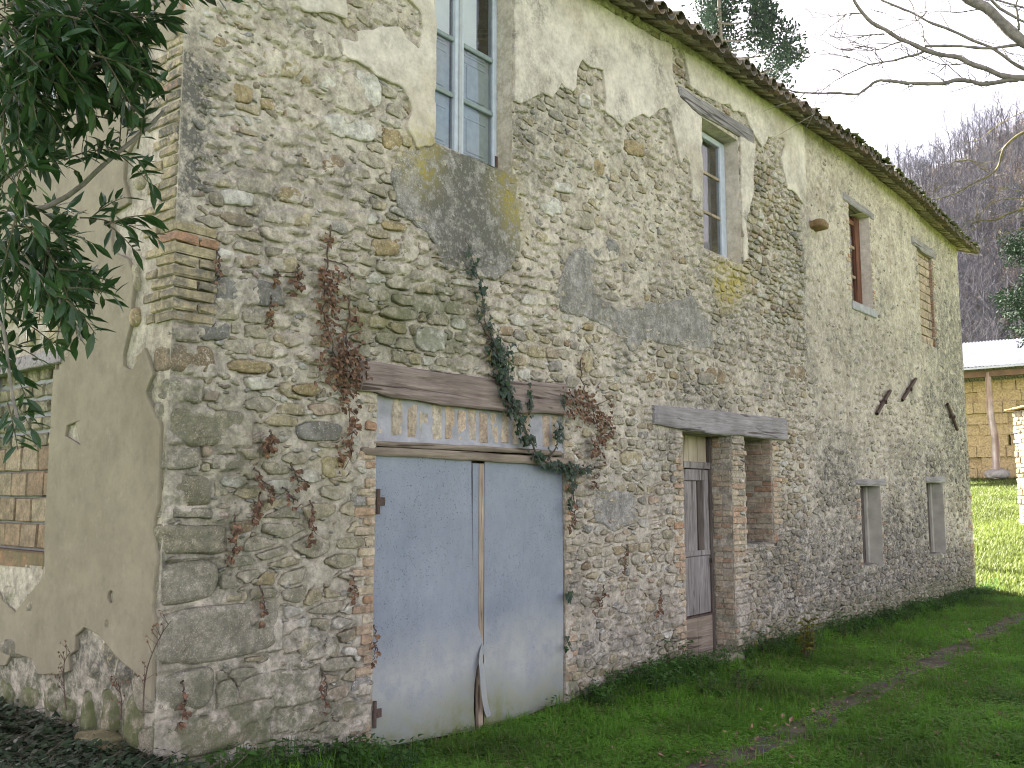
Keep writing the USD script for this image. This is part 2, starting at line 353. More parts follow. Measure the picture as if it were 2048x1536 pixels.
def leafmat(name, c, var=0.35, trans=0.35, rough=0.45, scale=5.0):
    lo = tuple(k * (1 - var) for k in c); hi = tuple(k * (1 + var) for k in c)
    return mat(name, {'g': ('geometry', {}), 'n': ('noise_texture', {'scale': scale, 'detail': 3.0}), 'r': ('rgb_ramp', {'ramp': [(0.3, lo), (0.7, hi)]}),
        'ri': ('math', {'math_type': 'multiply_add', 'value2': 0.5, 'value3': 0.72}), 'mm': ('mix_color', {'blend_type': 'multiply', 'fac': 1.0}),
        'p': ('principled_bsdf', {'roughness': rough, 'specular_ior_level': 0.4}), 't': ('translucent_bsdf', {}), 'm': ('mix_closure', {'fac': trans})},
        [('g.position', 'n.vector'), ('n.fac', 'r.fac'), ('g.random_per_island', 'ri.value1'), ('r.color', 'mm.a'), ('ri.value', 'mm.b'),
         ('mm.result', 'p.base_color'), ('mm.result', 't.color'), ('p.BSDF', 'm.closure1'), ('t.BSDF', 'm.closure2')], surface='m.closure')

M['bay_leaf'] = leafmat('bay_leaf', (0.05, 0.105, 0.042), 0.35, 0.15, 0.35)
M['ivy_leaf'] = leafmat('ivy_leaf', (0.035, 0.07, 0.034), 0.35, 0.15, 0.4, 12)
M['grass'] = leafmat('grass', (0.19, 0.41, 0.045), 0.45, 0.5, 0.5, 0.9)
M['field_grass'] = leafmat('field_grass', (0.19, 0.245, 0.055), 0.3, 0.35, 0.6, 0.6)
M['weed'] = leafmat('weed', (0.075, 0.185, 0.03), 0.4, 0.35, 0.5, 2.5)
M['dark_ivy'] = leafmat('dark_ivy', (0.034, 0.068, 0.026), 0.5, 0.15, 0.65, 6)
M['yellow_leaf'] = leafmat('yellow_leaf', (0.20, 0.19, 0.022), 0.5, 0.3, 0.5, 9)
M['conifer'] = leafmat('conifer', (0.05, 0.085, 0.065), 0.35, 0.1, 0.9, 2)
M['fir'] = leafmat('fir', (0.022, 0.05, 0.024), 0.35, 0.1, 0.9, 2)
M['twig'] = plain('twig', (0.07, 0.06, 0.035), 0.85, 0.3, 30)
M['glass'] = mat('glass', {'f': ('fresnel', {'IOR': 1.5}), 'a': ('math', {'math_type': 'multiply_add', 'value2': 1.4, 'value3': 0.02, 'use_clamp': True}), 't': ('transparent_bsdf', {'color': (0.86, 0.9, 0.9)}), 'gl': ('glossy_bsdf', {'color': (1, 1, 1), 'roughness': 0.02}), 'm': ('mix_closure', {})},
                 [('f.fac', 'a.value1'), ('a.value', 'm.fac'), ('t.BSDF', 'm.closure1'), ('gl.BSDF', 'm.closure2')], surface='m.closure')
M['galvanised'] = mat('galvanised', {'g': ('geometry', {}), 'st': ('attribute', {'attribute': 'stain'}), 'sp': ('separate_color', {'color_type': 'rgb'}),
    'mp': ('mapping', {'scale': (1, 1, 0.35)}), 'n1': ('noise_texture', {'scale': 1.6, 'detail': 4.0, 'roughness': 0.6}), 'n2': ('noise_texture', {'scale': 26.0, 'detail': 3.0, 'roughness': 0.6}), 'n3': ('noise_texture', {'scale': 95.0, 'detail': 2.0}),
    'ns': ('noise_texture', {'scale': 6.0, 'detail': 5.0, 'roughness': 0.65}), 'rs': ('rgb_ramp', {'ramp': [(0.3, (0.35, 0.35, 0.35)), (0.6, (1, 1, 1))]}),
    'r1': ('rgb_ramp', {'ramp': [(0.3, (0.175, 0.20, 0.252)), (0.7, (0.235, 0.258, 0.312))]}), 'r2': ('rgb_ramp', {'ramp': [(0.3, (0.94, 0.94, 0.94)), (0.7, (1.05, 1.05, 1.05))]}),
    'r3': ('rgb_ramp', {'ramp': [(0.30, (0.32, 0.32, 0.33)), (0.37, (1, 1, 1))]}), 'm1': ('mix_color', {'blend_type': 'multiply', 'fac': 1.0}), 'm2': ('mix_color', {'blend_type': 'multiply', 'fac': 1.0}),
    'f0': ('math', {'math_type': 'multiply', 'use_clamp': True}), 'f1': ('math', {'math_type': 'multiply', 'use_clamp': True}), 'm3': ('mix_color', {'blend_type': 'mix', 'b': (0.38, 0.38, 0.355)}), 'm4': ('mix_color', {'blend_type': 'mix', 'b': (0.12, 0.135, 0.045)}),
    'mr': ('math', {'math_type': 'subtract', 'value1': 0.45, 'use_clamp': True}), 'p': ('principled_bsdf', {'roughness': 0.55, 'metallic': 0.3, 'specular_ior_level': 0.5}), 'b': ('bump', {'strength': 0.12, 'distance': 0.004})},
    [('g.position', 'n1.vector'), ('g.position', 'mp.vector'), ('mp.vector', 'n2.vector'), ('g.position', 'n3.vector'), ('g.position', 'ns.vector'), ('n1.fac', 'r1.fac'), ('n2.fac', 'r2.fac'), ('n3.fac', 'r3.fac'), ('ns.fac', 'rs.fac'),
     ('r1.color', 'm1.a'), ('r2.color', 'm1.b'), ('m1.result', 'm2.a'), ('r3.color', 'm2.b'), ('st.color', 'sp.color'), ('sp.r', 'f0.value1'), ('rs.color', 'f0.value2'), ('sp.g', 'f1.value1'), ('rs.color', 'f1.value2'),
     ('m2.result', 'm3.a'), ('f0.value', 'm3.fac'), ('m3.result', 'm4.a'), ('f1.value', 'm4.fac'), ('m4.result', 'p.base_color'), ('n2.fac', 'b.height'), ('b.normal', 'p.normal')])

# ------------------------------------------------------------------ ground
GX = [-20, 0, 2.0, 2.95, 4.5, 5.7, 9, 12.4, 21.3, 25, 34, 45, 60, 90]
GZ = [0.3, 0.18, 0.26, 0.20, -0.06, -0.10, -0.10, -0.15, -0.30, 0.12, 1.25, 2.36, 3.3, 5.0]
GF = [0.3, 0.12, 0.10, 0.06, 0.0, -0.03, -0.06, -0.14, -0.30, 0.05, 1.10, 2.30, 3.3, 5.0]

def ground_z(x, y):
    x, y = np.broadcast_arrays(np.asarray(x, float), np.asarray(y, float))
    w = np.clip(-y / 2.2, 0, 1); w = w * w * (3 - 2 * w)
    z = np.interp(x, GX, GZ) * (1 - w) + np.interp(x, GX, GF) * w
    z = z + 0.35 * np.clip((-y - 9) / 20, 0, 1) + 0.02 * np.clip(y - 9, 0, 60)
    p = np.stack([x, y, np.zeros_like(x)], -1)
    return z + 0.07 * (fbm(p * 0.5, 3, 3) - 0.5) + 0.035 * (fbm(p * 2.3, 3, 8) - 0.5)

PATH = []
for q in [(1400, 1540), (1526, 1489), (1618, 1453), (1702, 1402), (1756, 1376), (1830, 1340), (1921, 1296), (1994, 1259), (2048, 1230)]:
    v = ray(*q); t = (0.0 - EYE[2]) / v[2]; g = EYE + v * t
    for _ in range(4):
        t = (float(ground_z(g[0], g[1])) - EYE[2]) / v[2]; g = EYE + v * t
    PATH.append(g[:2])
PATH = [np.array(PATH[0]) - 3.0 * (np.array(PATH[1]) - PATH[0]) / np.linalg.norm(np.array(PATH[1]) - PATH[0])] + PATH + [np.array(PATH[-1]) + np.array([6, -1.2])]
PATH = smooth_line(np.array(PATH), 60)
PATHL = LineString(PATH)

axx = np.unique(np.r_[np.arange(-30, -2, 2.0), np.arange(-2, 14, 0.09), np.arange(14, 26, 0.16), np.arange(26, 50, 0.5), np.arange(50, 160, 4.0), np.arange(160, 700, 40.0)])
ayy = np.unique(np.r_[np.arange(-260, -60, 20.0), np.arange(-60, -12, 3.0), np.arange(-12, -7, 0.5), np.arange(-7, 1.0, 0.085), np.arange(1, 14, 0.35), np.arange(14, 60, 3.0), np.arange(60, 400, 20.0)])
X, Y = np.meshgrid(axx, ayy, indexing='ij')
Z = ground_z(X, Y)
gv = np.stack([X, Y, Z], -1).reshape(-1, 3)
M['ground'] = mat('ground', {'g': ('geometry', {}), 'n': ('noise_texture', {'scale': 1.1, 'detail': 5.0, 'roughness': 0.65}), 'n2': ('noise_texture', {'scale': 22.0, 'detail': 4.0, 'roughness': 0.7}),
    'r': ('rgb_ramp', {'ramp': [(0.3, (0.075, 0.145, 0.026)), (0.52, (0.09, 0.165, 0.03)), (0.70, (0.13, 0.115, 0.065))]}), 'r2': ('rgb_ramp', {'ramp': [(0.25, (0.5, 0.5, 0.5)), (0.7, (1.35, 1.35, 1.3))]}),
    'm': ('mix_color', {'blend_type': 'multiply', 'fac': 1.0}), 'sx': ('separate_xyz', {}), 'mr': ('map_range', {'from_min': 20.0, 'from_max': 24.0, 'clamp': True}), 'mf': ('mix_color', {'blend_type': 'mix', 'b': (0.19, 0.23, 0.055)}),
    'b': ('bump', {'strength': 0.8, 'distance': 0.02}), 'p': ('principled_bsdf', {'roughness': 0.95, 'specular_ior_level': 0.1})},
    [('g.position', 'n.vector'), ('g.position', 'n2.vector'), ('n.fac', 'r.fac'), ('n2.fac', 'r2.fac'), ('g.position', 'sx.vector'), ('sx.x', 'mr.value'), ('mr.result', 'mf.fac'), ('r.color', 'mf.a'), ('mf.result', 'm.a'), ('r2.color', 'm.b'), ('m.result', 'p.base_color'), ('n2.fac', 'b.height'), ('b.normal', 'p.normal')])
tag(obj('ground', (gv, grid_faces(len(axx), len(ayy))), M['ground'], smooth=True), kind='structure')

# trodden earth path
nP = len(PATH); tn = np.gradient(PATH, axis=0); tn /= np.linalg.norm(tn, axis=1, keepdims=True); nn = np.stack([-tn[:, 1], tn[:, 0]], 1)
PATH2 = smooth_line(PATH, 260); tn = np.gradient(PATH2, axis=0); tn /= np.linalg.norm(tn, axis=1, keepdims=True); nn = np.stack([-tn[:, 1], tn[:, 0]], 1)
cols = np.linspace(-1, 1, 9); wl = 0.13 + 0.28 * fb2(PATH2[:, 0], PATH2[:, 1], 0.8, 3, 31)
pv = PATH2[:, None] + nn[:, None] * (cols[None, :, None] * np.clip(wl, 0.03, 1)[:, None, None]); pv[..., :] += 0.10 * np.stack([fb2(pv[..., 0], pv[..., 1], 2.5, 3, 41), fb2(pv[..., 0], pv[..., 1], 2.5, 3, 42)], -1)
pz = ground_z(pv[..., 0], pv[..., 1]) + 0.006 - 0.05 * (np.abs(cols)[None] > 0.99)
M['earth'] = plain('earth', (0.10, 0.082, 0.055), 0.95, 0.45, 6, 0.9, bscale=40, c2=(0.17, 0.14, 0.10))
tag(obj('path', (np.concatenate([pv, pz[..., None]], -1).reshape(-1, 3), grid_faces(len(PATH2), 9)[:, ::-1]), M['earth'], smooth=True), kind='structure')
# ------------------------------------------------------------------ farmhouse
house = thing('farmhouse', 'long two-storey farmhouse of rubble stone with peeling plaster and a mossy tiled roof', 'house')
XL, XR = 2.95, 21.3
WTX = [2.9, 7.37, 8.12, 9.25, 11.1, 12.75, 14.8, 17.4, 19.4, 21.6]; WTZ = [6.70, 6.78, 6.86, 6.98, 7.05, 7.11, 7.21, 7.20, 7.09, 7.04]
walltop = lambda x: np.interp(x, WTX, WTZ)

#            x0     x1     z0    z1    depth
OPEN = dict(gate=(4.588, 6.885, -0.7, 2.47, 0.05), door=(9.07, 10.24, -0.7, 2.44, 0.27), niche=(10.60, 11.40, 1.12, 2.45, 0.46),
            w1=(5.147, 6.13, 4.53, 6.42, 0.19), w2=(9.68, 10.665, 4.61, 6.22, 0.19), w3=(14.63, 15.63, 4.79, 6.385, 0.18),
            w4=(18.33, 19.31, 4.60, 6.41, 0.085), l1=(14.62, 15.56, 0.62, 1.885, 0.25), l2=(18.13, 19.22, 0.62, 1.965, 0.25))
opens = unary_union([sbox(a, c, b, d) for a, b, c, d, _ in OPEN.values()])

# stains in the wall plane: r grey weathering, g algae, b yellow lichen
SX = np.arange(2.8, 21.6, 0.04); SZ = np.arange(-0.8, 7.5, 0.04)
SXX, SZZ = np.meshgrid(SX, SZ, indexing='ij')
STAIN = np.zeros(SXX.shape + (3,))
def blot(px, ch, amt, blur=0.06, wall=True):
    P = Polygon(W(px) if wall else px).buffer(0)
    wx = SXX + 0.09 * fb2(SXX, SZZ, 3, 3, 61 + ch); wz = SZZ + 0.09 * fb2(SXX, SZZ, 3, 3, 71 + ch)
    m = gaussian_filter(shapely.contains_xy(P, wx.ravel(), wz.ravel()).reshape(SXX.shape).astype(float), blur / 0.04)
    STAIN[..., ch] = np.maximum(STAIN[..., ch], m * amt)
UNDER1 = [(790, 330), (780, 365), (790, 380), (800, 410), (812, 440), (850, 470), (878, 520), (890, 540), (940, 550), (990, 555), (1020, 548), (1035, 510), (1040, 470), (1035, 420), (1030, 380), (1024, 338), (870, 289), (868, 262), (820, 300)]
blot([(345, 60), (395, 70), (425, 140), (430, 200), (415, 260), (425, 330), (410, 430), (350, 450)], 0, 1.2)
blot([(338, 500), (430, 505), (450, 570), (425, 640), (335, 640)], 0, 0.9)
blot([(365, 500), (560, 545), (580, 620), (480, 630), (420, 600)], 0, 0.3)
blot([(830, 370), (868, 290), (1022, 340), (1035, 470), (1020, 540), (900, 540), (860, 470)], 0, 1.25, 0.1)
blot([(1185, 490), (1240, 620), (1300, 605), (1350, 600), (1385, 590), (1420, 640), (1430, 690), (1340, 690), (1290, 680), (1260, 700), (1230, 660), (1180, 640), (1120, 620), (1110, 570), (1150, 500)], 0, 0.5)
blot([(1405, 540), (1500, 560), (1510, 720), (1420, 720)], 0, 0.5, 0.12)
blot([(1640, 600), (1790, 640), (1830, 760), (1700, 780), (1620, 700)], 0, 0.42, 0.3)
blot([(1870, 560), (1945, 600), (1945, 1000), (1900, 1000), (1870, 800)], 0, 0.85, 0.3)
blot([(1630, 860), (1720, 870), (1720, 1040), (1640, 1060)], 0, 0.8, 0.25)
blot([(1780, 880), (1850, 860), (1850, 1000), (1790, 1000)], 0, 0.6, 0.25)
blot([(1650, 640), (1700, 660), (1690, 740), (1650, 720)], 0, 0.7, 0.2)
blot([(1800, 640), (1850, 640), (1850, 730), (1800, 730)], 0, 0.5, 0.2)
blot([(1620, 820), (1720, 850), (1710, 1010), (1620, 1000)], 0, 0.4, 0.25)
blot([(1180, 960), (1290, 980), (1280, 1060), (1190, 1050)], 0, 0.4, 0.1)
blot([(700, 560), (930, 560), (960, 700), (720, 700)], 0, 0.5, 0.2)
blot([(330, 690), (480, 690), (520, 900), (560, 1220), (580, 1500), (320, 1500)], 0, 0.5, 0.2)
blot([(330, 1290), (740, 1320), (740, 1530), (320, 1530)], 0, 0.75, 0.25)
blot([(330, 1340), (740, 1400), (740, 1530), (320, 1530)], 1, 0.7, 0.25)
blot([(1500, 640), (1605, 620), (1605, 800), (1510, 820)], 0, 0.4, 0.2)
blot([(1140, 1240), (1366, 1200), (1366, 1330), (1140, 1370)], 0, 0.6, 0.2)
blot([(1510, 1040), (1700, 1020), (1945, 1090), (1945, 1200), (1510, 1280)], 0, 0.75, 0.2)
blot([(425, 230), (500, 210), (480, 330), (430, 350)], 0, 0.25, 0.1)
for (a, b) in ((330, 745), (1135, 1366), (1495, 1945)):
    pass
base = np.clip((0.75 - SZZ) / 0.9, 0, 1)
STAIN[..., 0] = np.maximum(STAIN[..., 0], 0.8 * base * np.clip((SXX - 8) / 6, 0.65, 1))
STAIN[..., 1] = np.maximum(STAIN[..., 1], 0.75 * np.clip((0.34 - SZZ) / 0.45, 0, 1))
eav = np.clip(1 - (walltop(SXX) - SZZ) / 0.5, 0, 1)
STAIN[..., 0] = np.maximum(STAIN[..., 0], 0.38 * eav ** 1.5)
drip = np.clip(fb2(SXX * 3.2, SZZ * 0.22, 1.0, 3, 91) * 2.2, 0, 1) * np.clip(1 - (walltop(SXX) - SZZ) / 2.4, 0, 1)
STAIN[..., 0] = np.maximum(STAIN[..., 0], 0.30 * drip)
STAIN[..., 0] = np.maximum(STAIN[..., 0], 0.85 * np.clip(fb2(SXX, SZZ, 0.8, 5, 33) * 2.1 - 0.05, 0, 1) * np.clip(1.25 - (SZZ - 3) / 4, 0.45, 1) * np.where(SXX > 12.6, 1.35, 1))
STAIN[..., 0] = np.maximum(STAIN[..., 0], 0.6 * np.clip(fb2(SXX, SZZ, 2.3, 4, 37) * 2.2 - 0.35, 0, 1))
blot([(660, 540), (930, 570), (960, 720), (700, 720)], 1, 0.55, 0.15)
blot([(420, 780), (740, 900), (740, 1250), (330, 1250), (330, 780)], 1, 0.32, 0.3)
blot([(335, 1430), (560, 1430), (560, 1540), (330, 1540)], 1, 0.7, 0.1)
blot([(335, 800), (500, 810), (500, 890), (335, 890)], 1, 0.35, 0.1)
blot([(820, 290), (868, 262), (872, 300), (860, 360), (830, 370), (800, 330)], 2, 0.8, 0.12)
blot([(985, 352), (1026, 345), (1036, 440), (1034, 490), (1010, 470), (985, 400)], 2, 0.7, 0.12)
blot([(1420, 515), (1450, 525), (1490, 540), (1490, 590), (1440, 620), (1425, 570)], 2, 0.6, 0.08)
blot([(690, 610), (790, 615), (800, 640), (700, 640)], 2, 0.22, 0.06)
blot([(630, 915), (700, 930), (690, 960), (640, 960)], 2, 0.3, 0.06)
def stain_at(x, z, y=None):
    """Stain of points on the long wall; points round the corner on the gable take its own."""
    c = [(np.asarray(x) - SX[0]) / 0.04, (np.asarray(z) - SZ[0]) / 0.04]
    return np.stack([map_coordinates(STAIN[..., k], c, order=1, mode='nearest') for k in range(3)], -1)
def gstain_at(y, z):
    g = np.clip((0.75 - z) / 0.6, 0, 1) * 0.8; r = np.maximum(0.22 * np.clip(fb2(y, z, 1.3, 3, 5) + 0.2, 0, 1), 0.75 * np.clip((1.25 - z) / 0.5, 0, 1))
    gg = np.maximum(g, 0.45 * np.clip(fb2(y * 1.5, z * 0.7, 1.0, 3, 15) * 1.6, 0, 1) * np.clip((z - 2.2) / 1.5, 0.1, 1))
    return np.stack([r, gg, 0 * r], -1)

# plaster that still holds (traced), in the wall plane
PL = [
    W([(1025, -30), (1025, 202), (1040, 208), (1080, 186), (1100, 198), (1118, 171), (1141, 188), (1148, 178), (1152, 143), (1160, 120), (1177, 137), (1203, 143), (1210, 202), (1208, 226), (1223, 236), (1240, 250), (1261, 236), (1282, 227), (1295, 236), (1329, 215), (1340, 240), (1350, 290), (1358, 330), (1367, 312), (1378, 330), (1382, 400), (1404, 402), (1399, 236), (1358, 196), (1350, 176), (1342, 150), (1340, 92)]) + [(8.7, 6.78), (6.3, 6.6), (6.135, 6.6)],
    W([(1363, 103), (1373, 141), (1378, 172), (1408, 196), (1437, 208), (1456, 211), (1463, 224), (1486, 224), (1497, 253), (1514, 284), (1523, 297), (1534, 276), (1564, 278), (1566, 293), (1558, 319), (1567, 356), (1571, 378), (1590, 390), (1604, 412), (1609, 371), (1606, 300)]) + [(12.79, 7.05), (11.1, 7.01), (9.4, 6.88)],
    W([(1477, 274), (1508, 290), (1502, 350), (1503, 395), (1490, 440), (1493, 520), (1484, 523)]),
    W([(690, -20), (690, 40), (650, 30), (600, 25), (580, -10)]) + [(3.7, 6.4), (5.0, 6.5)],
    W([(840, 55), (837, 20), (810, -10), (866, -20), (867, 260), (870, 288), (832, 300), (827, 284), (813, 260), (820, 222), (806, 181), (793, 171), (776, 161), (748, 150), (738, 137), (694, 120), (680, 113), (680, 79), (714, 89), (711, 65), (748, 55), (796, 55), (806, 75), (834, 99)]) ,
    W([(745, -10), (870, -15), (870, -5), (838, -2)]) + [(5.14, 6.5), (4.3, 6.5)],
]
BEAMS_PX = {}
def pxpoly(pts): return Polygon(W(pts)).buffer(0)
PLP = unary_union([Polygon(p).buffer(0) for p in PL])
PLP = ragged(PLP, 0.018, 0.03, 3).difference(opens.buffer(0.001))
# upper part of the far section keeps a thin flush render
UNDERP = ragged(pxpoly(UNDER1), 0.036, 0.026, 9).difference(opens.buffer(0.001)).difference(PLP.buffer(0.004))
PATCH = [ragged(pxpoly(p), 0.02, 0.03, 12 + i) for i, p in enumerate([
    [(1150, 495), (1178, 500), (1188, 520), (1180, 560), (1195, 590), (1240, 622), (1300, 608), (1350, 602), (1385, 590), (1418, 640), (1428, 690), (1385, 700), (1335, 690), (1290, 680), (1262, 700), (1230, 662), (1180, 640), (1122, 620), (1112, 580), (1122, 540)],
    [(1195, 970), (1262, 985), (1275, 1040), (1230, 1062), (1185, 1040)],
    [(700, 985), (742, 975), (742, 1040), (705, 1035)],
    [(710, 1345), (744, 1340), (744, 1420), (700, 1400)]])]
PATCHP = unary_union(PATCH).difference(opens.buffer(0.02))

# beams in the wall
beam_zone = unary_union([pxpoly([(712, 718), (1000, 764), (1130, 766), (1132, 832), (712, 790)]), sbox(8.44, 2.44, 11.86, 2.76), sbox(9.12, 6.2, 11.13, 6.46), sbox(14.36, 6.36, 15.9, 6.5), sbox(17.95, 6.4, 19.57, 6.58),
                         sbox(14.4, 1.88, 15.82, 1.98), sbox(18.06, 1.96, 19.41, 2.09), sbox(14.58, 4.64, 15.76, 4.8), sbox(4.42, 2.0, 7.0, 2.2)])

# bricks: (x0, x1, y0, y1, z0, z1, tone)
BR = []
BT = [(0.42, 0.35, 0.255), (0.41, 0.315, 0.225), (0.38, 0.265, 0.185), (0.43, 0.375, 0.285), (0.36, 0.22, 0.14), (0.40, 0.35, 0.275)]
def btone(p=(0.3, 0.22, 0.14, 0.22, 0.05, 0.07)):
    return np.array(BT[rng.choice(6, p=p)]) * rng.uniform(0.85, 1.1)
def brick_column(xe, side, z0, z1, lens=(0.13, 0.25), miss=0.1, front=-0.006, depth=0.12, dz=0.068, p=(0.3, 0.22, 0.14, 0.22, 0.05, 0.07)):
    """Bricks of a jamb, toothed into the wall: side +1 grows to +x from xe, -1 to -x."""
    z = z0; k = 0
    while z < z1 - 0.03:
        h = dz * rng.uniform(0.85, 1.12)
        if rng.random() > miss:
            L = lens[k % 2] * rng.uniform(0.8, 1.15)
            a, b = (xe, xe + L) if side > 0 else (xe - L, xe)
            BR.append((a, b, front - rng.uniform(0, 0.010), depth, z + 0.006, min(z + h, z1) - 0.005, btone(p)))
        z += h; k += 1
brick_column(4.584, -1, 0.05, 2.45, (0.09, 0.17), 0.12)
brick_column(6.889, 1, 0.1, 2.40, (0.08, 0.15), 0.3)
brick_column(9.066, -1, 0.1, 2.42, (0.11, 0.2), 0.12, p=(0.25, 0.25, 0.2, 0.18, 0.1, 0.02))
brick_column(10.246, 1, 0.0, 2.43, (0.17, 0.35), 0.0, depth=0.25)
brick_column(11.406, 1, 1.15, 2.42, (0.13, 0.24), 0.0, depth=0.42, p=(0.25, 0.25, 0.2, 0.2, 0.08, 0.02))
brick_column(9.674, -1, 4.65, 6.2, (0.13, 0.22), 0.3, front=-0.008)
brick_column(10.671, 1, 4.65, 5.7, (0.12, 0.2), 0.45, depth=0.18, front=-0.004)
brick_column(14.624, -1, 4.8, 6.35, (0.12, 0.22), 0.35, front=-0.006, p=(0.15, 0.25, 0.3, 0.1, 0.2, 0))
brick_column(15.636, 1, 4.82, 6.3, (0.1, 0.18), 0.3, depth=0.17, front=-0.006)
brick_column(19.316, 1, 4.62, 6.38, (0.1, 0.16), 0.05, depth=0.1, front=-0.008, p=(0.1, 0.2, 0.3, 0.05, 0.35, 0))
brick_column(18.324, -1, 4.65, 6.3, (0.1, 0.2), 0.5, front=-0.004)
brick_column(15.566, 1, 0.65, 1.85, (0.1, 0.2), 0.35, front=-0.006, p=(0.15, 0.25, 0.3, 0.1, 0.2, 0))
brick_column(14.614, -1, 0.65, 1.85, (0.1, 0.16), 0.4, front=-0.006)
brick_column(XR + 0.004, -1, 0.1, 2.6, (0.12, 0.25), 0.45, front=-0.006, depth=0.25, p=(0.1, 0.25, 0.3, 0.1, 0.25, 0))
z = 4.62                                    # infill of the walled-up window: large flat blocks
while z < 6.36:
    x = 18.335
    while x < 19.28:
        L = min(rng.uniform(0.24, 0.42), 19.305 - x)
        if 19.305 - x - L < 0.1: L = 19.305 - x
        BR.append((x + 0.006, x + L - 0.006, 0.06 + rng.uniform(-0.006, 0.006), 0.14, z + 0.007, z + 0.16, np.array((0.40, 0.315, 0.235)) * rng.uniform(0.85, 1.08)))
        x += L
    z += 0.172
# soldier course over the gate
x = 4.63
while x < 6.82:
    w = rng.uniform(0.085, 0.115); f = (x - 4.6) / 2.26
    top = 2.50 - 0.05 * math.sin(f * 3.1) + 0.0
    if rng.random() > 0.04:
        BR.append((x, x + w, 0.024 + rng.uniform(-0.006, 0.008), 0.09, 2.175 + rng.uniform(-0.01, 0.01), min(top, 2.47) - rng.uniform(0, 0.04), np.array([(0.42, 0.345, 0.265), (0.40, 0.31, 0.235), (0.43, 0.37, 0.295)][rng.integers(3)]) * rng.uniform(0.88, 1.1)))
    x += w + rng.uniform(0.025, 0.055)
# corner: brick quoin shown on both sides
CB = []
z = 2.77; k = 0
while z < 4.75:
    L = (0.34, 0.22)[k % 2] * rng.uniform(0.85, 1.15)
    CB.append((z, L)); 
    front = z < 3.36
    xa = XL - 0.012
    cut = rng.uniform(0.12, 0.2)
    t = np.array((0.36, 0.30, 0.19)) * rng.uniform(0.85, 1.15) if rng.random() < 0.8 else np.array((0.36, 0.21, 0.13))
    if L > 0.28:
        BR.append((xa, XL + (0.27 if front else 0.1), (-0.016 if front else 0.012), cut, z + 0.006, z + 0.062, t))
        BR.append((xa, XL + 0.1, cut + 0.012, L, z + 0.006, z + 0.062, t * rng.uniform(0.85, 1.1)))
    else:
        BR.append((xa, XL + (0.15 if front else 0.1), (-0.016 if front else 0.012), L, z + 0.006, z + 0.062, t))
        if front: BR.append((XL + 0.165, XL + 0.29, -0.014, 0.1, z + 0.006, z + 0.062, t * rng.uniform(0.85, 1.1)))
    z += 0.069; k += 1
brick2d = unary_union([sbox(b[0], b[4], b[1], b[5]) for b in BR if b[2] < 0.0])

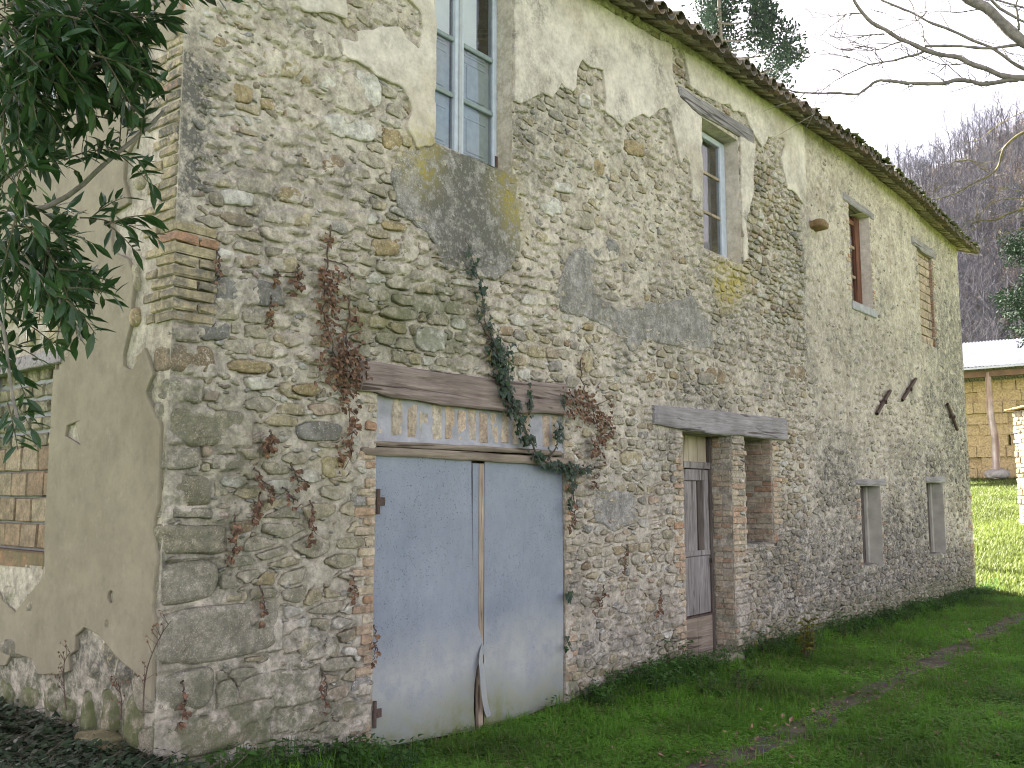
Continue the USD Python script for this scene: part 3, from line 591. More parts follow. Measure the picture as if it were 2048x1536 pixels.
# stones: quoin blocks at the corner and other stones that can be told apart in the photograph, then the rubble between
TONES = dict(g=(0.31, 0.28, 0.22), o=(0.28, 0.22, 0.125), w=(0.47, 0.45, 0.40), gg=(0.275, 0.245, 0.175), t=(0.34, 0.29, 0.19), d=(0.19, 0.18, 0.165), p=(0.37, 0.27, 0.20), b=(0.235, 0.175, 0.11), m=(0.375, 0.335, 0.265))
QU = [(294, 441, 681, 746, 'b'), (330, 405, 752, 805, 'g'), (331, 506, 808, 890, 'gg'), (331, 400, 893, 941, 'g'), (330, 427, 943, 1012, 'gg'), (328, 430, 1014, 1043, 'g'), (323, 458, 1047, 1114, 'gg'),
      (327, 441, 1119, 1213, 'g'), (329, 564, 1217, 1338, 'g'), (327, 430, 1342, 1434, 'g'), (326, 536, 1437, 1530, 'gg')]
HS = [(434, 472, 1356, 1428, 'g'), (478, 646, 1339, 1414, 'g'), (540, 640, 1418, 1465, 'gg'), (595, 646, 1271, 1325, 'gg'), (649, 677, 1274, 1315, 'gg'), (643, 705, 1312, 1342, 'g'), (581, 636, 1257, 1284, 'w'),
      (424, 567, 556, 613, 'd'), (427, 478, 598, 642, 'gg'), (482, 533, 616, 648, 'g'), (393, 458, 640, 681, 'd'), (455, 543, 719, 746, 'o'), (489, 550, 794, 826, 'g'), (581, 639, 767, 791, 'o'), (595, 680, 842, 884, 'd'), (420, 478, 910, 940, 'g'), (441, 492, 949, 976, 'w'),
      (540, 595, 510, 545, 't'), (528, 596, 832, 853, 't'), (643, 697, 910, 955, 't'), (530, 598, 99, 154, 't'), (601, 625, 120, 171, 'o'), (636, 684, 137, 186, 'w'), (461, 506, 167, 206, 'o'), (523, 550, 198, 220, 'o'),
      (567, 598, 215, 240, 'b'), (601, 636, 226, 257, 'b'), (643, 702, 226, 273, 'w'), (550, 595, 256, 291, 'g'), (598, 643, 297, 338, 'b'), (646, 690, 309, 353, 'b'), (502, 560, 316, 345, 'w'), (550, 608, 373, 408, 'o'), (564, 622, 420, 455, 't'),
      (444, 506, 379, 413, 'w'), (472, 547, 342, 390, 'g'), (591, 680, 62, 116, 'g'), (448, 502, 7, 32, 'm'), (741, 796, 7, 51, 'g'), (690, 765, 143, 215, 'w'), (680, 748, 236, 284, 'w'), (765, 800, 256, 302, 'o'), (741, 797, 478, 513, 'o'), (800, 833, 470, 525, 'gg'),
      (764, 813, 443, 461, 'o'), (695, 753, 424, 449, 'w'), (705, 735, 445, 460, 'w'), (1182, 1206, 318, 352, 'o'), (1158, 1179, 185, 219, 'w'), (1169, 1237, 465, 524, 'd'), (1076, 1124, 390, 431, 'w'), (1073, 1118, 465, 489, 't'), (1141, 1189, 420, 461, 'g'), (1128, 1145, 297, 315, 'o'),
      (1104, 1145, 364, 386, 'w'), (1247, 1288, 280, 312, 'o'), (760, 840, 615, 640, 'g'), (720, 780, 720, 738, 'g'), (830, 890, 655, 705, 'w'), (1040, 1090, 590, 612, 'w'), (1240, 1282, 902, 932, 't'), (1270, 1310, 740, 765, 'b'), (1165, 1185, 700, 745, 't'), (1055, 1090, 690, 716, 't'),
      (1410, 1450, 735, 770, 'b'), (1575, 1610, 730, 765, 'b'), (1395, 1425, 745, 770, 'g'), (655, 735, 170, 225, 'm'), (900, 975, 560, 575, 'w'), (868, 905, 575, 590, 'w')]
def ellipse2(px, seed):
    """Superellipse outline of a stone traced in the photograph, in the wall plane."""
    x0, x1, y0, y1 = px[:4]; r = np.random.default_rng(seed); e = r.uniform(2.3, 4.2); n = 22
    a = np.linspace(0, 2 * np.pi, n, endpoint=False); c, s = np.cos(a), np.sin(a)
    rr = 1 + 0.06 * r.normal(size=n)
    X = (x0 + x1) / 2 + (x1 - x0) / 2 * np.sign(c) * np.abs(c) ** (2 / e) * rr
    sl = (np.interp((x0 + x1) / 2, [330, 1400], [0.22, 0.5]) * (930 - (y0 + y1) / 2) / 600)
    Yy = (y0 + y1) / 2 + (y1 - y0) / 2 * 0.92 * np.sign(s) * np.abs(s) ** (2 / e) * rr + (X - (x0 + x1) / 2) * sl * 0.6
    return Polygon(W(list(zip(X, Yy)))).buffer(0)
hand = [(ellipse2(h, 100 + i), TONES[h[4]]) for i, h in enumerate(HS)]
quoins = []
for i, q in enumerate(QU):
    x1 = onwall(q[1], (q[2] + q[3]) / 2)[0]; xm = max(q[0], 345)
    za = onwall(xm, q[2])[1]; zb = onwall(xm, q[3])[1]
    quoins.append((XL - 0.012, x1, zb + 0.006, za - 0.006, TONES[q[4]]))
quoin2d = unary_union([sbox(a, c, b, d) for a, b, c, d, _ in quoins])
hand = [(p.difference(quoin2d.buffer(0.012)).difference(opens.buffer(0.02)).difference(brick2d.buffer(0.008)).difference(beam_zone.buffer(0.01)), t) for p, t in hand]
hand = [(max(getattr(p, 'geoms', [p]), key=lambda g: g.area), t) for p, t in hand if not p.is_empty and p.area > 0.002]
hand2d = unary_union([p for p, _ in hand])

REG = [  # polygon (px), spacing, share left out, joint depth, shrink, stone stand-out
    ([(330, -60), (870, -60), (870, 300), (780, 420), (700, 430), (345, 430)], 0.22, 0.25, 0.006, 0.82, 0.011),
    ([(330, 430), (720, 430), (720, 900), (745, 1520), (310, 1540)], 0.225, 0.10, 0.015, 0.93, 0.015),
    ([(700, 430), (900, 430), (1110, 560), (1130, 780), (715, 790)], 0.18, 0.05, 0.020, 0.95, 0.016),
    ([(1030, 230), (1400, 250), (1400, 600), (1130, 560), (1030, 500)], 0.19, 0.36, 0.004, 0.80, 0.009),
    ([(1110, 560), (1605, 560), (1605, 860), (1130, 860)], 0.155, 0.26, 0.010, 0.88, 0.012),
    ([(1130, 860), (1370, 850), (1370, 1420), (1140, 1420)], 0.155, 0.14, 0.013, 0.91, 0.014),
    ([(1480, 280), (1605, 390), (1605, 700), (1480, 560)], 0.15, 0.05, 0.030, 0.97, 0.024),
    ([(1480, 840), (1605, 840), (1605, 1300), (1480, 1300)], 0.15, 0.08, 0.020, 0.95, 0.018)]
REGP = [(pxpoly(r[0]), r[1:]) for r in REG]
def region_params(x, z):
    x = np.asarray(x); z = np.asarray(z)
    out = np.tile(np.array([0.19, 0.2, 0.009, 0.9, 0.014]), (x.size, 1)).reshape(x.shape + (5,))
    far = x > 12.62
    hi = np.clip((z - 3.2) / 1.2, 0, 1); lo = np.clip((0.95 - z) / 0.3, 0, 1)
    fp = np.stack([0.235 - 0.03 * lo, 0.36 + 0.50 * hi - 0.30 * lo, 0.009 - 0.006 * hi + 0.018 * lo, 0.84 + 0.1 * lo - 0.1 * hi, 0.011 + 0.009 * lo - 0.005 * hi], -1)
    out[far] = fp[far]
    for P, v in REGP:
        m = shapely.contains_xy(P, x.ravel(), z.ravel()).reshape(x.shape) & ~far
        out[m] = v
    return out
ASP = 2.35
cx = rng.uniform(XL, XR, 90000); cz = rng.uniform(-0.35, 7.15, 90000)
wz_ = 0.10 * fb2(cx, cz, 0.45, 2, 95) + 0.03 * fb2(cx, cz, 1.6, 2, 96); ch_ = np.where(cx < 12.6, 0.112, 0.095)
sn_ = np.round((cz + wz_) / ch_) * ch_ - wz_ + rng.normal(0, 0.008, len(cx)); cz = np.where(rng.random(len(cx)) < 0.8, sn_, cz)
pr = region_params(cx, cz); cs = pr[:, 0] * rng.lognormal(0, 0.42, len(cx))
cells = {}; pts = []; prm = []
for i in range(len(cx)):
    if cz[i] > WTZ[0] and cz[i] > np.interp(cx[i], WTX, WTZ): continue
    u, w, s = cx[i], cz[i] * ASP, cs[i]; kx, kz = int(u / 0.3), int(w / 0.3); ok = True
    for a in (-1, 0, 1):
        for b in (-1, 0, 1):
            for (pu, pw, ps) in cells.get((kx + a, kz + b), ()):
                if (pu - u) ** 2 + (pw - w) ** 2 < (0.5 * (s + ps)) ** 2 * 0.9: ok = False; break
            if not ok: break
        if not ok: break
    if ok:
        cells.setdefault((kx, kz), []).append((u, w, s)); pts.append((u, w)); prm.append(pr[i])
pts = np.array(pts); prm = np.array(prm)
vor = Voronoi(np.vstack([pts, [(-50, -50), (80, -50), (-50, 80), (80, 80)]]))
keepout = unary_union([opens.buffer(0.015), beam_zone.buffer(0.006), brick2d.buffer(0.006), quoin2d.buffer(0.010), hand2d.buffer(0.012), PLP.buffer(-0.02), UNDERP.buffer(-0.14), PATCHP.buffer(-0.11), sbox(XL - 1, -1, XL + 0.0, 8), sbox(XR - 0.01, -1, XR + 2, 8), sbox(XL, 2.75, XL + 0.12, 5)])
shapely.prepare(keepout)
stones = [(p, t, 0.018 if p.area > 0.02 else 0.014, True) for p, t in hand]
MIXN = ('g', 'o', 'w', 'gg', 't', 'd', 'p', 'b', 'm')
for i in range(len(pts)):
    sp, drop, rec, shr, out = prm[i]
    if rng.random() < drop: continue
    reg = vor.regions[vor.point_region[i]]
    if -1 in reg or len(reg) < 3: continue
    c = vor.vertices[reg].copy()
    if np.abs(c - pts[i]).max() > 1.2: continue
    c[:, 1] /= ASP
    P = Polygon(c)
    s = min(shr * rng.uniform(0.86, 1.04), 0.985)
    P = shapely.affinity.scale(P, s, s * rng.uniform(0.86, 1.0)) if hasattr(shapely, 'affinity') else P
    g = 0.006 + 0.004 * rng.random()
    P = P.buffer(-g)
    if keepout.intersects(P): P = P.difference(keepout)
    P = max(getattr(P, 'geoms', [P]), key=lambda q: q.area) if not P.is_empty else P
    if P.is_empty: continue
    r0 = min(0.022, rng.choice([0.04, 0.08, 0.15]) * math.sqrt(P.area)); P = P.buffer(-r0).buffer(r0 * 0.95, quad_segs=2)
    P = max(getattr(P, 'geoms', [P]), key=lambda q: q.area) if not P.is_empty else P
    if P.is_empty or P.area < 0.0012 or P.geom_type != 'Polygon': continue
    x, z = P.centroid.x, P.centroid.y
    up = np.clip((z - 2.2) / 2, 0, 1)
    if x > 12.62: w = (0.26, 0.04, 0.13, 0.2, 0.12, 0.04, 0.04, 0.04, 0.13)
    else: w = (0.20, 0.08 + 0.05 * up, 0.15, 0.15, 0.17, 0.05, 0.02, 0.06, 0.16)
    w = np.array(w) / np.sum(w)
    tn_ = np.array(TONES[MIXN[rng.choice(9, p=w)]]) * rng.uniform(0.85, 1.15); k_ = rng.uniform(0.05, 0.5) if x < 12.6 else rng.uniform(0.1, 0.6)
    stones.append((P, (tn_ * (1 - k_) + np.array((0.385, 0.342, 0.275)) * k_) * (0.78 if x > 12.6 else 0.95), out * rng.uniform(0.4, 1.25), False))

def wall_swell(x, z):
    return 0.014 * fb2(x, z, 0.9, 3, 21) + 0.006 * fb2(x, z, 3.3, 2, 22)

def stone_mesh(P, out, seed, n=None, wrap=None):
    """A stone bedded in the wall: outline rings rising to an uneven, slightly tilted face."""
    r = np.random.default_rng(seed)
    n = n or (22 if P.area > 0.02 else 16)
    L = P.exterior; c = np.array([L.interpolate(t, normalized=True).coords[0] for t in (np.arange(n) + r.random()) / n])
    if Polygon(c).exterior.is_ccw is False: c = c[::-1]
    cen = c.mean(0); base = -float(wall_swell(*cen))
    tilt = r.normal(0, 0.05, 2); sz = math.sqrt(P.area)
    c = cen + (c - cen) * (1 + 0.045 * r.normal(size=(n, 1)))
    rings = []
    lvl = [(1.02, 0.035, 0), (1.0, -out * 0.25, 0.2), (0.93, -out * 0.80, 0.7), (0.66, -out * 1.0, 1), (0.32, -out * 1.02, 1)]
    for s, y, k in lvl:
        q = cen + (c - cen) * s
        yy = base + y + k * ((q - cen) @ tilt) + k * r.normal(0, 0.14 * out + 0.016 * sz, n) * (0.6 if k else 0)
        rings.append(np.stack([q[:, 0], yy, q[:, 1]], 1))
    v = np.vstack(rings + [np.array([[cen[0], base - out * 1.05, cen[1]]])])
    f = []
    k = np.arange(n); l = (k + 1) % n
    for a in range(len(lvl) - 1):
        f.append(np.stack([a * n + k, a * n + l, (a + 1) * n + l], 1)); f.append(np.stack([a * n + k, (a + 1) * n + l, (a + 1) * n + k], 1))
    a = len(lvl) - 1
    f.append(np.stack([a * n + k, a * n + l, np.full(n, len(v) - 1)], 1))
    return v, np.vstack(f)

# the mortar face: height field with recessed joints, crevices under stones, holes left for openings
def mortar_sheet(x0, x1, step, zstep, z0=-0.7):
    ex = [x0, x1] + [a for o in OPEN.values() for a in o[:2] if x0 < a < x1]
    xs = np.unique(np.round(np.r_[np.concatenate([np.linspace(a, b, max(2, int(round((b - a) / step)) + 1)) for a, b in zip(sorted(ex)[:-1], sorted(ex)[1:])])], 5))
    ez = sorted(set([z0, 1.0] + [a for o in OPEN.values() for a in o[2:4] if o[0] < x1 and o[1] > x0 and a > z0]))
    zs = np.unique(np.round(np.concatenate([np.linspace(a, b, max(2, int(round((b - a) / zstep)) + 1)) for a, b in zip(ez[:-1], ez[1:])] + [np.linspace(ez[-1], 7.0, int((7.0 - ez[-1]) / zstep) + 1)]), 5))
    X, Z = np.meshgrid(xs, zs, indexing='ij')
    top = walltop(X); Zt = np.where(Z > 6.0, 6.0 + (Z - 6.0) * (top - 6.0) / 1.0, Z) if x1 > 8 else np.where(Z > 6.3, 6.3 + (Z - 6.3) * (top - 6.3) / 0.7, Z)
    if x1 <= 13:
        k = Z > 6.43; Zt = np.where(k, 6.43 + (Z - 6.43) * (top - 6.43) / 0.57, Z)
    else:
        k = Z > 6.42; Zt = np.where(k, 6.42 + (Z - 6.42) * (top - 6.42) / 0.58, Z)
    Z = Zt
    # distance to the nearest stone on a fine raster
    R = 0.008; rx = np.arange(x0 - 0.1, x1 + 0.1, R); rz = np.arange(-0.8, 7.3, R)
    mask = np.zeros((len(rx), len(rz)), bool)
    geo = [p for p, *_ in stones if x0 - 0.3 < p.centroid.x < x1 + 0.3] + [sbox(b[0], b[4], b[1], b[5]) for b in BR if b[2] < 0 and x0 - 0.3 < b[0] < x1 + 0.3] + [sbox(a, c, b, d) for a, b, c, d, _ in quoins if x0 < 4]
    for p in geo:
        a, b, c, d = p.bounds
        i0, i1 = np.searchsorted(rx, [a, c]); j0, j1 = np.searchsorted(rz, [b, d])
        if i1 <= i0 or j1 <= j0: continue
        gx, gz = np.meshgrid(rx[i0:i1], rz[j0:j1], indexing='ij')
        mask[i0:i1, j0:j1] |= shapely.contains_xy(p, gx.ravel(), gz.ravel()).reshape(gx.shape)
    D, (ix, iz) = distance_transform_edt(~mask, return_indices=True); D = D * R
    above = np.sign(iz - np.arange(len(rz))[None, :])
    inn = distance_transform_edt(mask) * R
    co = [(X - rx[0]) / R, (Z - rz[0]) / R]
    smp = lambda A, o=1: map_coordinates(A.astype(float), co, order=o, mode='nearest')
    d, ab, ins = smp(D), smp(above, 0), smp(inn)
    prx = np.stack([gaussian_filter(region_params(*np.meshgrid(SX, SZ, indexing='ij'))[..., k], 3) for k in (2,)], -1) if not hasattr(mortar_sheet, 'cache') else mortar_sheet.cache
    mortar_sheet.cache = prx
    rec = map_coordinates(prx[..., 0], [(X - SX[0]) / 0.04, (Z - SZ[0]) / 0.04], order=1, mode='nearest')
    h = wall_swell(X, Z) + 0.007 * fb2(X, Z, 9, 3, 23) + 0.005 * fb2(X, Z, 31, 2, 24) + 0.0025 * fb2(X, Z, 75, 1, 34)
    h -= 0.7 * rec * np.exp(-(d / 0.05)) * (ins < 0.001)
    gr = np.clip(fb2(X, Z, 4, 3, 25) * 2.8 - 0.05 + 0.5 * ab, 0, 1.3)
    h -= (0.014 + 0.9 * rec) * gr * np.exp(-(d / 0.012) ** 2)
    sm = fb2(X, Z, 2.6, 4, 27) + 0.35 * fb2(X, Z, 12, 2, 28) + np.where(X > 12.6, np.clip((Z - 1.6) / 4, -0.12, 0.32) + 0.05, np.clip((Z - 2.6) / 8, -0.08, 0.12)) + 0.26 - 4.0 * np.clip(rec - 0.006, 0, 1) * 2
    qz = (X < XL + 0.75) & (Z < 2.8)
    h = np.where(ins > 0.004, h - 0.02 + 0.044 * np.clip((sm - 0.10) / 0.20, 0, 1), h)
    pit = np.clip(fb2(X, Z, 14, 2, 26) - np.where(X > 12.6, 0.40, 0.47), 0, 1) * 0.10
    h -= pit
    e = np.full(X.shape, 9.0)
    for (a, b, c, dd, _) in OPEN.values():
        q = np.hypot(np.maximum(np.maximum(a - X, X - b), 0), np.maximum(np.maximum(c - Z, Z - dd), 0)); e = np.minimum(e, q)
    e = np.minimum(e, np.minimum(X - XL, XR - X))
    h *= np.clip(e / 0.05, 0.0, 1)
    cx2 = (X[:-1, :-1] + X[1:, 1:]) / 2; cz2 = (Z[:-1, :-1] + Z[1:, 1:]) / 2
    keep = np.ones(cx2.shape, bool)
    for (a, b, c, dd, _) in OPEN.values():
        keep &= ~((cx2 > a) & (cx2 < b) & (cz2 > c) & (cz2 < dd))
    v = np.stack([X, -h, Z], -1).reshape(-1, 3)
    return v, grid_faces(X.shape[0], X.shape[1], keep), stain_at(X.ravel(), Z.ravel())
va, fa, sa = mortar_sheet(XL, 12.6, 0.0125, 0.0115)
vb, fb, sb = mortar_sheet(12.6, XR, 0.03, 0.024)
mv = np.vstack([va, vb]); mf = np.vstack([fa, fb + len(va)])
WALL = obj('front_wall', (mv, mf), M['mortar'], house, smooth=True, stain=np.vstack([sa, sb]))

import trimesh
# emit stones: the 300 that show largest one by one, the rest as one part
def seen(x, z, area): return area / ((x - EYE[0]) ** 2 + 25 + (z - EYE[2]) ** 2) ** 1.5 * 5
allst = []
for i, (P, t, out, hd) in enumerate(stones):
    allst.append((seen(P.centroid.x, P.centroid.y, P.area), stone_mesh(P, out, 1000 + i), t))
def block(x0, x1, y0, y1, z0, z1, seed, rough=0.008, n=5, e=7.0):
    """Roughly squared boulder: a rounded, dented box."""
    r = np.random.default_rng(seed); import trimesh
    b = trimesh.creation.icosphere(3); u = b.vertices
    q = np.sign(u) * np.abs(u) ** (2 / e); q /= (np.abs(q) ** e).sum(1, keepdims=True) ** (1 / e)
    h = np.array([x1 - x0, y1 - y0, z1 - z0]) / 2; c = np.array([x0 + x1, y0 + y1, z0 + z1]) / 2
    v = c + q * h
    nz = fbm(v * 7 + seed, 3, seed) - 0.5
    v = v + (q / np.linalg.norm(q, axis=1, keepdims=True)) * (nz[:, None] * rough * 4)
    return v, b.faces
for i, (a, b, c, d, t) in enumerate(quoins):
    allst.append((9, block(a, b, -0.017, 0.22 + 0.06 * (i % 2), c, d, 300 + i, 0.02, e=5.0), t))
allst.sort(key=lambda s: -s[0])
rest = MB()
for i, (sc, m, t) in enumerate(allst):
    if i < 300:
        obj('stone', m, M['quoin' if sc > 8 else 'stone'], WALL, smooth=True, tone=t, stain=stain_at(m[0][:, 0], m[0][:, 2]))
    else:
        rest.add(*m, tone=t)
# chips and pebbles that fill the joints
r5 = np.random.default_rng(55); ico = trimesh.creation.icosphere(1); stree = shapely.STRtree([p for p, *_ in stones]); nchip = 0
for i in range(9000):
    x = XL + 0.05 + (XR - XL - 0.1) * r5.random() ** 1.5; z = r5.uniform(-0.1, 6.9)
    if z > np.interp(x, WTX, WTZ) - 0.05: continue
    if x > 12.6 and r5.random() < np.clip((z - 1.5) / 2.5, 0, 0.85): continue
    pt = Point(x, z)
    if len(stree.query(pt, predicate='intersects')) or keepout.intersects(pt): continue
    s = r5.uniform(0.009, 0.026) * (1.25 if x > 12 else 1); a = r5.uniform(-0.5, 0.5); ll = r5.uniform(1, 2.4)
    v = ico.vertices * np.array([s * ll, 0.02, s * r5.uniform(0.5, 1)]) * (1 + 0.16 * r5.normal(size=(len(ico.vertices), 1))); v = np.stack([v[:, 0] * math.cos(a) - v[:, 2] * math.sin(a), v[:, 1], v[:, 0] * math.sin(a) + v[:, 2] * math.cos(a)], 1)
    tn_ = np.array(TONES[MIXN[r5.integers(9)]]) * 0.7 + 0.1
    rest.add(v + [x, 0.006 - float(wall_swell(x, z)), z], ico.faces, tn_)
m = rest.mesh()
obj('rubble', m, M['stone'], WALL, smooth=True, tone=rest.tone(), stain=stain_at(m[0][:, 0], m[0][:, 2]), label='smaller rubble stones bedded in mortar', kind='stuff')
NSTONE = len(allst)

# gable wall, round the corner
YB = 8.4
RIDGE = 8.15
def gabletop(y): return 6.42 + (RIDGE - 6.42) * (1 - np.abs(y - YB / 2) / (YB / 2))
GO = dict(w=(1.66, 2.42, 4.55, 5.75), b=(1.44, 2.5, 1.27, 2.66))          # y0 y1 z0 z1
ys = np.unique(np.round(np.r_[np.arange(0, 3.2, 0.02), 3.2, np.arange(3.3, YB + 0.01, 0.3), YB, 1.66, 2.42, 1.44, 2.5], 4)); zs = np.unique(np.round(np.r_[np.arange(-0.7, 6.4, 0.022), 6.42, 4.55, 5.75, 1.27, 2.66], 4))
Yg, Zg = np.meshgrid(ys, zs, indexing='ij')
h = 0.010 * fb2(Yg, Zg, 1.2, 3, 51) + 0.008 * fb2(Yg, Zg, 8, 3, 52) + 0.004 * fb2(Yg, Zg, 28, 2, 53)
h *= np.clip(Yg / 0.05, 0, 1)
yc = (Yg[:-1, :-1] + Yg[1:, 1:]) / 2; zc = (Zg[:-1, :-1] + Zg[1:, 1:]) / 2; keep = np.ones(yc.shape, bool)
for a, b, c, d in GO.values(): keep &= ~((yc > a) & (yc < b) & (zc > c) & (zc < d))
gf = grid_faces(len(ys), len(zs), keep)[:, ::-1]
GAB = obj('gable_wall', (np.stack([XL - h, Yg, Zg], -1).reshape(-1, 3), gf), M['mortar'], house, smooth=True, stain=gstain_at(Yg.ravel(), Zg.ravel()))
import trimesh
mb = MB().add(*box(XL + 0.01, XL + 0.4, 0.05, YB, 6.415, 6.42))
tri = np.array([[XL + 0.002, 0, 6.42], [XL + 0.002, YB, 6.42], [XL + 0.002, YB / 2, RIDGE]])
mb.add(tri, [[0, 2, 1]]); mb.add(tri + [XR - XL - 0.004, 0, 0], [[0, 1, 2]])
mb.add(*box(XL + 0.01, XR - 0.01, YB - 0.45, YB, -0.7, 6.42)); mb.add(*box(XR - 0.45, XR - 0.002, 0.02, YB, -0.7, 7.1))
mb.add(*box(XL + 0.3, XR - 0.3, 0.75, 0.82, -0.6, 2.9)); mb.add(*box(XL + 0.3, XR - 0.3, 0.3, YB - 0.3, 2.9, 3.05))
obj('rear_wall', mb.mesh(), M['mortar'], house, stain=(0.2, 0.1, 0))
gpl = [(355, 82), (328, 84), (294, 92), (290, 109), (318, 126), (306, 165), (294, 205), (290, 250), (256, 318), (253, 359), (266, 407), (225, 434), (232, 506), (263, 520), (273, 555), (270, 637), (253, 712), (253, 736), (270, 739), (294, 695), (308, 732), (314, 746), (297, 784), (311, 814), (326, 845), (322, 1010), (312, 1052), (318, 1113), (312, 1216), (322, 1284), (320, 1415), (294, 1387), (284, 1353), (239, 1312), (205, 1274), (174, 1254), (157, 1271), (157, 1301), (144, 1312), (147, 1339), (130, 1349), (82, 1349), (72, 1319), (32, 1305), (17, 1332), (-40, 1332), (-40, 1170), (0, 1180), (10, 1200), (35, 1225), (60, 1190), (95, 1150), (98, 735), (125, 740), (140, 680), (150, 640), (110, 640), (60, 640), (-60, 660), (-200, 600), (-200, -40)]
GP = Polygon([ongable(*p) for p in gpl] + [(2.9, 6.3), (0.02, 6.3), (0.02, 4.62)]).buffer(0)
GP = ragged(GP, 0.008, 0.03, 77)
GP = GP.difference(unary_union([sbox(a, c, b, d) for a, b, c, d in GO.values()]).buffer(0.001)).difference(Polygon([ongable(*p) for p in [(140, 1000 - 148), (165, 842), (182, 860), (180, 880), (165, 890), (137, 872)]])).difference(Point(*ongable(228, 1193)).buffer(0.035))
GP = GP.intersection(sbox(0.012, -1, 6, 7))
gm = slab_from(GP, -0.022, 0.01, lambda u, w, d: np.stack([XL + d, u, w], 1))
gm = (gm[0], gm[1][:, ::-1])
gs_ = gstain_at(gm[0][:, 1], gm[0][:, 2]); gs_[:, 0] = 0.25 * np.clip((0.9 - gm[0][:, 2]) / 0.5, 0, 1); gs_[:, 1] *= np.clip(1.2 - gm[0][:, 2] * 0.8, 0.25, 1) * 0.6 + 0.4 * (gm[0][:, 2] > 2.4)
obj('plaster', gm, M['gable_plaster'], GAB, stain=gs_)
GST = [(0.12, 0.34, 0.2, 0.62, 'gg'), (0.38, 0.62, 0.24, 0.60, 'gg'), (0.66, 0.86, 0.26, 0.55, 'gg'), (0.42, 0.62, 0.70, 0.86, 't'), (0.30, 0.44, 0.66, 0.80, 'm'), (0.50, 0.62, 0.90, 1.02, 't'), (0.9, 1.1, 0.3, 0.5, 'gg'), (1.15, 1.35, 0.35, 0.55, 'm'), (0.64, 0.80, 0.62, 0.74, 'm'),
       (1.4, 1.7, 0.3, 0.5, 'gg'), (1.75, 2.1, 0.28, 0.5, 'g'), (1.5, 1.75, 0.92, 1.1, 'gg'), (1.8, 2.1, 0.95, 1.12, 'm'), (1.35, 1.62, 2.78, 2.95, 't'), (1.66, 2.0, 2.80, 2.92, 't'), (2.05, 2.5, 2.8, 2.98, 'm'), (1.2, 1.32, 2.62, 2.82, 'm'), (1.24, 1.42, 2.85, 2.98, 't'),
       (0.34, 0.46, 2.78, 2.9, 'o'), (0.38, 0.5, 3.02, 3.2, 'gg'), (0.36, 0.52, 3.66, 3.86, 'gg'), (0.30, 0.42, 2.5, 2.64, 'b'), (0.03, 0.2, 2.1, 2.32, 'g'), (0.03, 0.14, 2.36, 2.5, 'g'), (1.6, 2.2, 0.62, 0.8, 'gg'), (0.95, 1.2, 0.08, 0.26, 'gg'), (0.1, 0.5, 0.0, 0.17, 'gg'), (0.6, 0.9, 0.02, 0.2, 'g')]
for i, (a, b, c, d, t) in enumerate(GST):
    m = block(XL - 0.02, XL + 0.12, a, b, c, d, 500 + i, 0.022, e=2.8)
    obj('stone', m, M['stone'], GAB, smooth=True, tone=np.array(TONES[t]) * rng.uniform(0.9, 1.15), stain=gstain_at(m[0][:, 1], m[0][:, 2]) + np.array([0, 0.5 * (d < 0.7), 0]))

# plaster, patches
pm = slab_from(PLP, -0.030, 0.01, lambda u, w, d: np.stack([u, d - 0.6 * wall_swell(u, w), w], 1), 0.008)
obj('plaster', pm, M['plaster'], WALL, stain=stain_at(pm[0][:, 0], pm[0][:, 2]))
pm = slab_from(UNDERP, -0.017, 0.01, lambda u, w, d: np.stack([u, d - wall_swell(u, w) - 0.022 * fb2(u, w, 4, 3, 30), w], 1), 0.01)
obj('render_patch', pm, M['render_patch'], WALL, stain=stain_at(pm[0][:, 0], pm[0][:, 2]), label='grey lichen-stained render patch below the upper left window')
for p in PATCH:
    p = p.difference(opens.buffer(0.02)).difference(brick2d.buffer(0.004))
    pm = slab_from(p, -0.012, 0.01, lambda u, w, d: np.stack([u, d - wall_swell(u, w) - 0.020 * fb2(u, w, 5, 3, 29), w], 1), 0.012)
    if len(pm[1]): obj('render_patch', pm, M['render_patch'], WALL, stain=0.8 * stain_at(pm[0][:, 0], pm[0][:, 2]))

# bricks
BR.sort(key=lambda b: -max((b[1] - b[0]) * (b[5] - b[4]), (b[3] - b[2]) * (b[5] - b[4])) / ((b[0]) ** 2 + 25) ** 1.3)
rest = MB()
for i, b in enumerate(BR):
    m = bbox(*b[:6], b=0.009, jit=0.0034)
    if i < 300: obj('brick', m, M['brick'], WALL, tone=b[6], stain=stain_at(m[0][:, 0], m[0][:, 2]) * (0.9 if b[0] < 3.3 else 0.8))
    else: rest.add(*m, tone=b[6])
if rest.n:
    m = rest.mesh(); obj('brickwork', m, M['brick'], WALL, tone=rest.tone(), stain=stain_at(m[0][:, 0], m[0][:, 2]), kind='stuff')

# ---- reveals, linings
def lining(key, matname='plaster', right=True, left=True, sill=True, head=True, th=0.05, zs=None, parent=None):
    x0, x1, z0, z1, t = OPEN[key]; mb = MB()
    if right: mb.add(*box(x1 - 0.003, x1 + th, 0.002, t + 0.04, z0, z1))
    if left: mb.add(*box(x0 - th, x0 + 0.003, 0.002, t + 0.04, z0, z1))
    if sill: mb.add(*box(x0, x1, 0.002, t + 0.04, z0 - th, z0 + 0.003))
    if head: mb.add(*box(x0, x1, 0.002, t + 0.04, z1 - 0.003, z1 + th))
    m = mb.mesh(); return obj('reveal', m, M[matname], WALL, stain=stain_at(m[0][:, 0], m[0][:, 2]) * 0.7)
lining('w1', 'plaster'); lining('w2', 'plaster'); lining('w3', 'plaster'); lining('w4', 'mortar'); lining('l1', 'niche_panel'); lining('l2', 'niche_panel')
lining('niche', 'mortar', sill=True); lining('door', 'mortar', sill=False); lining('gate', 'mortar', sill=False)

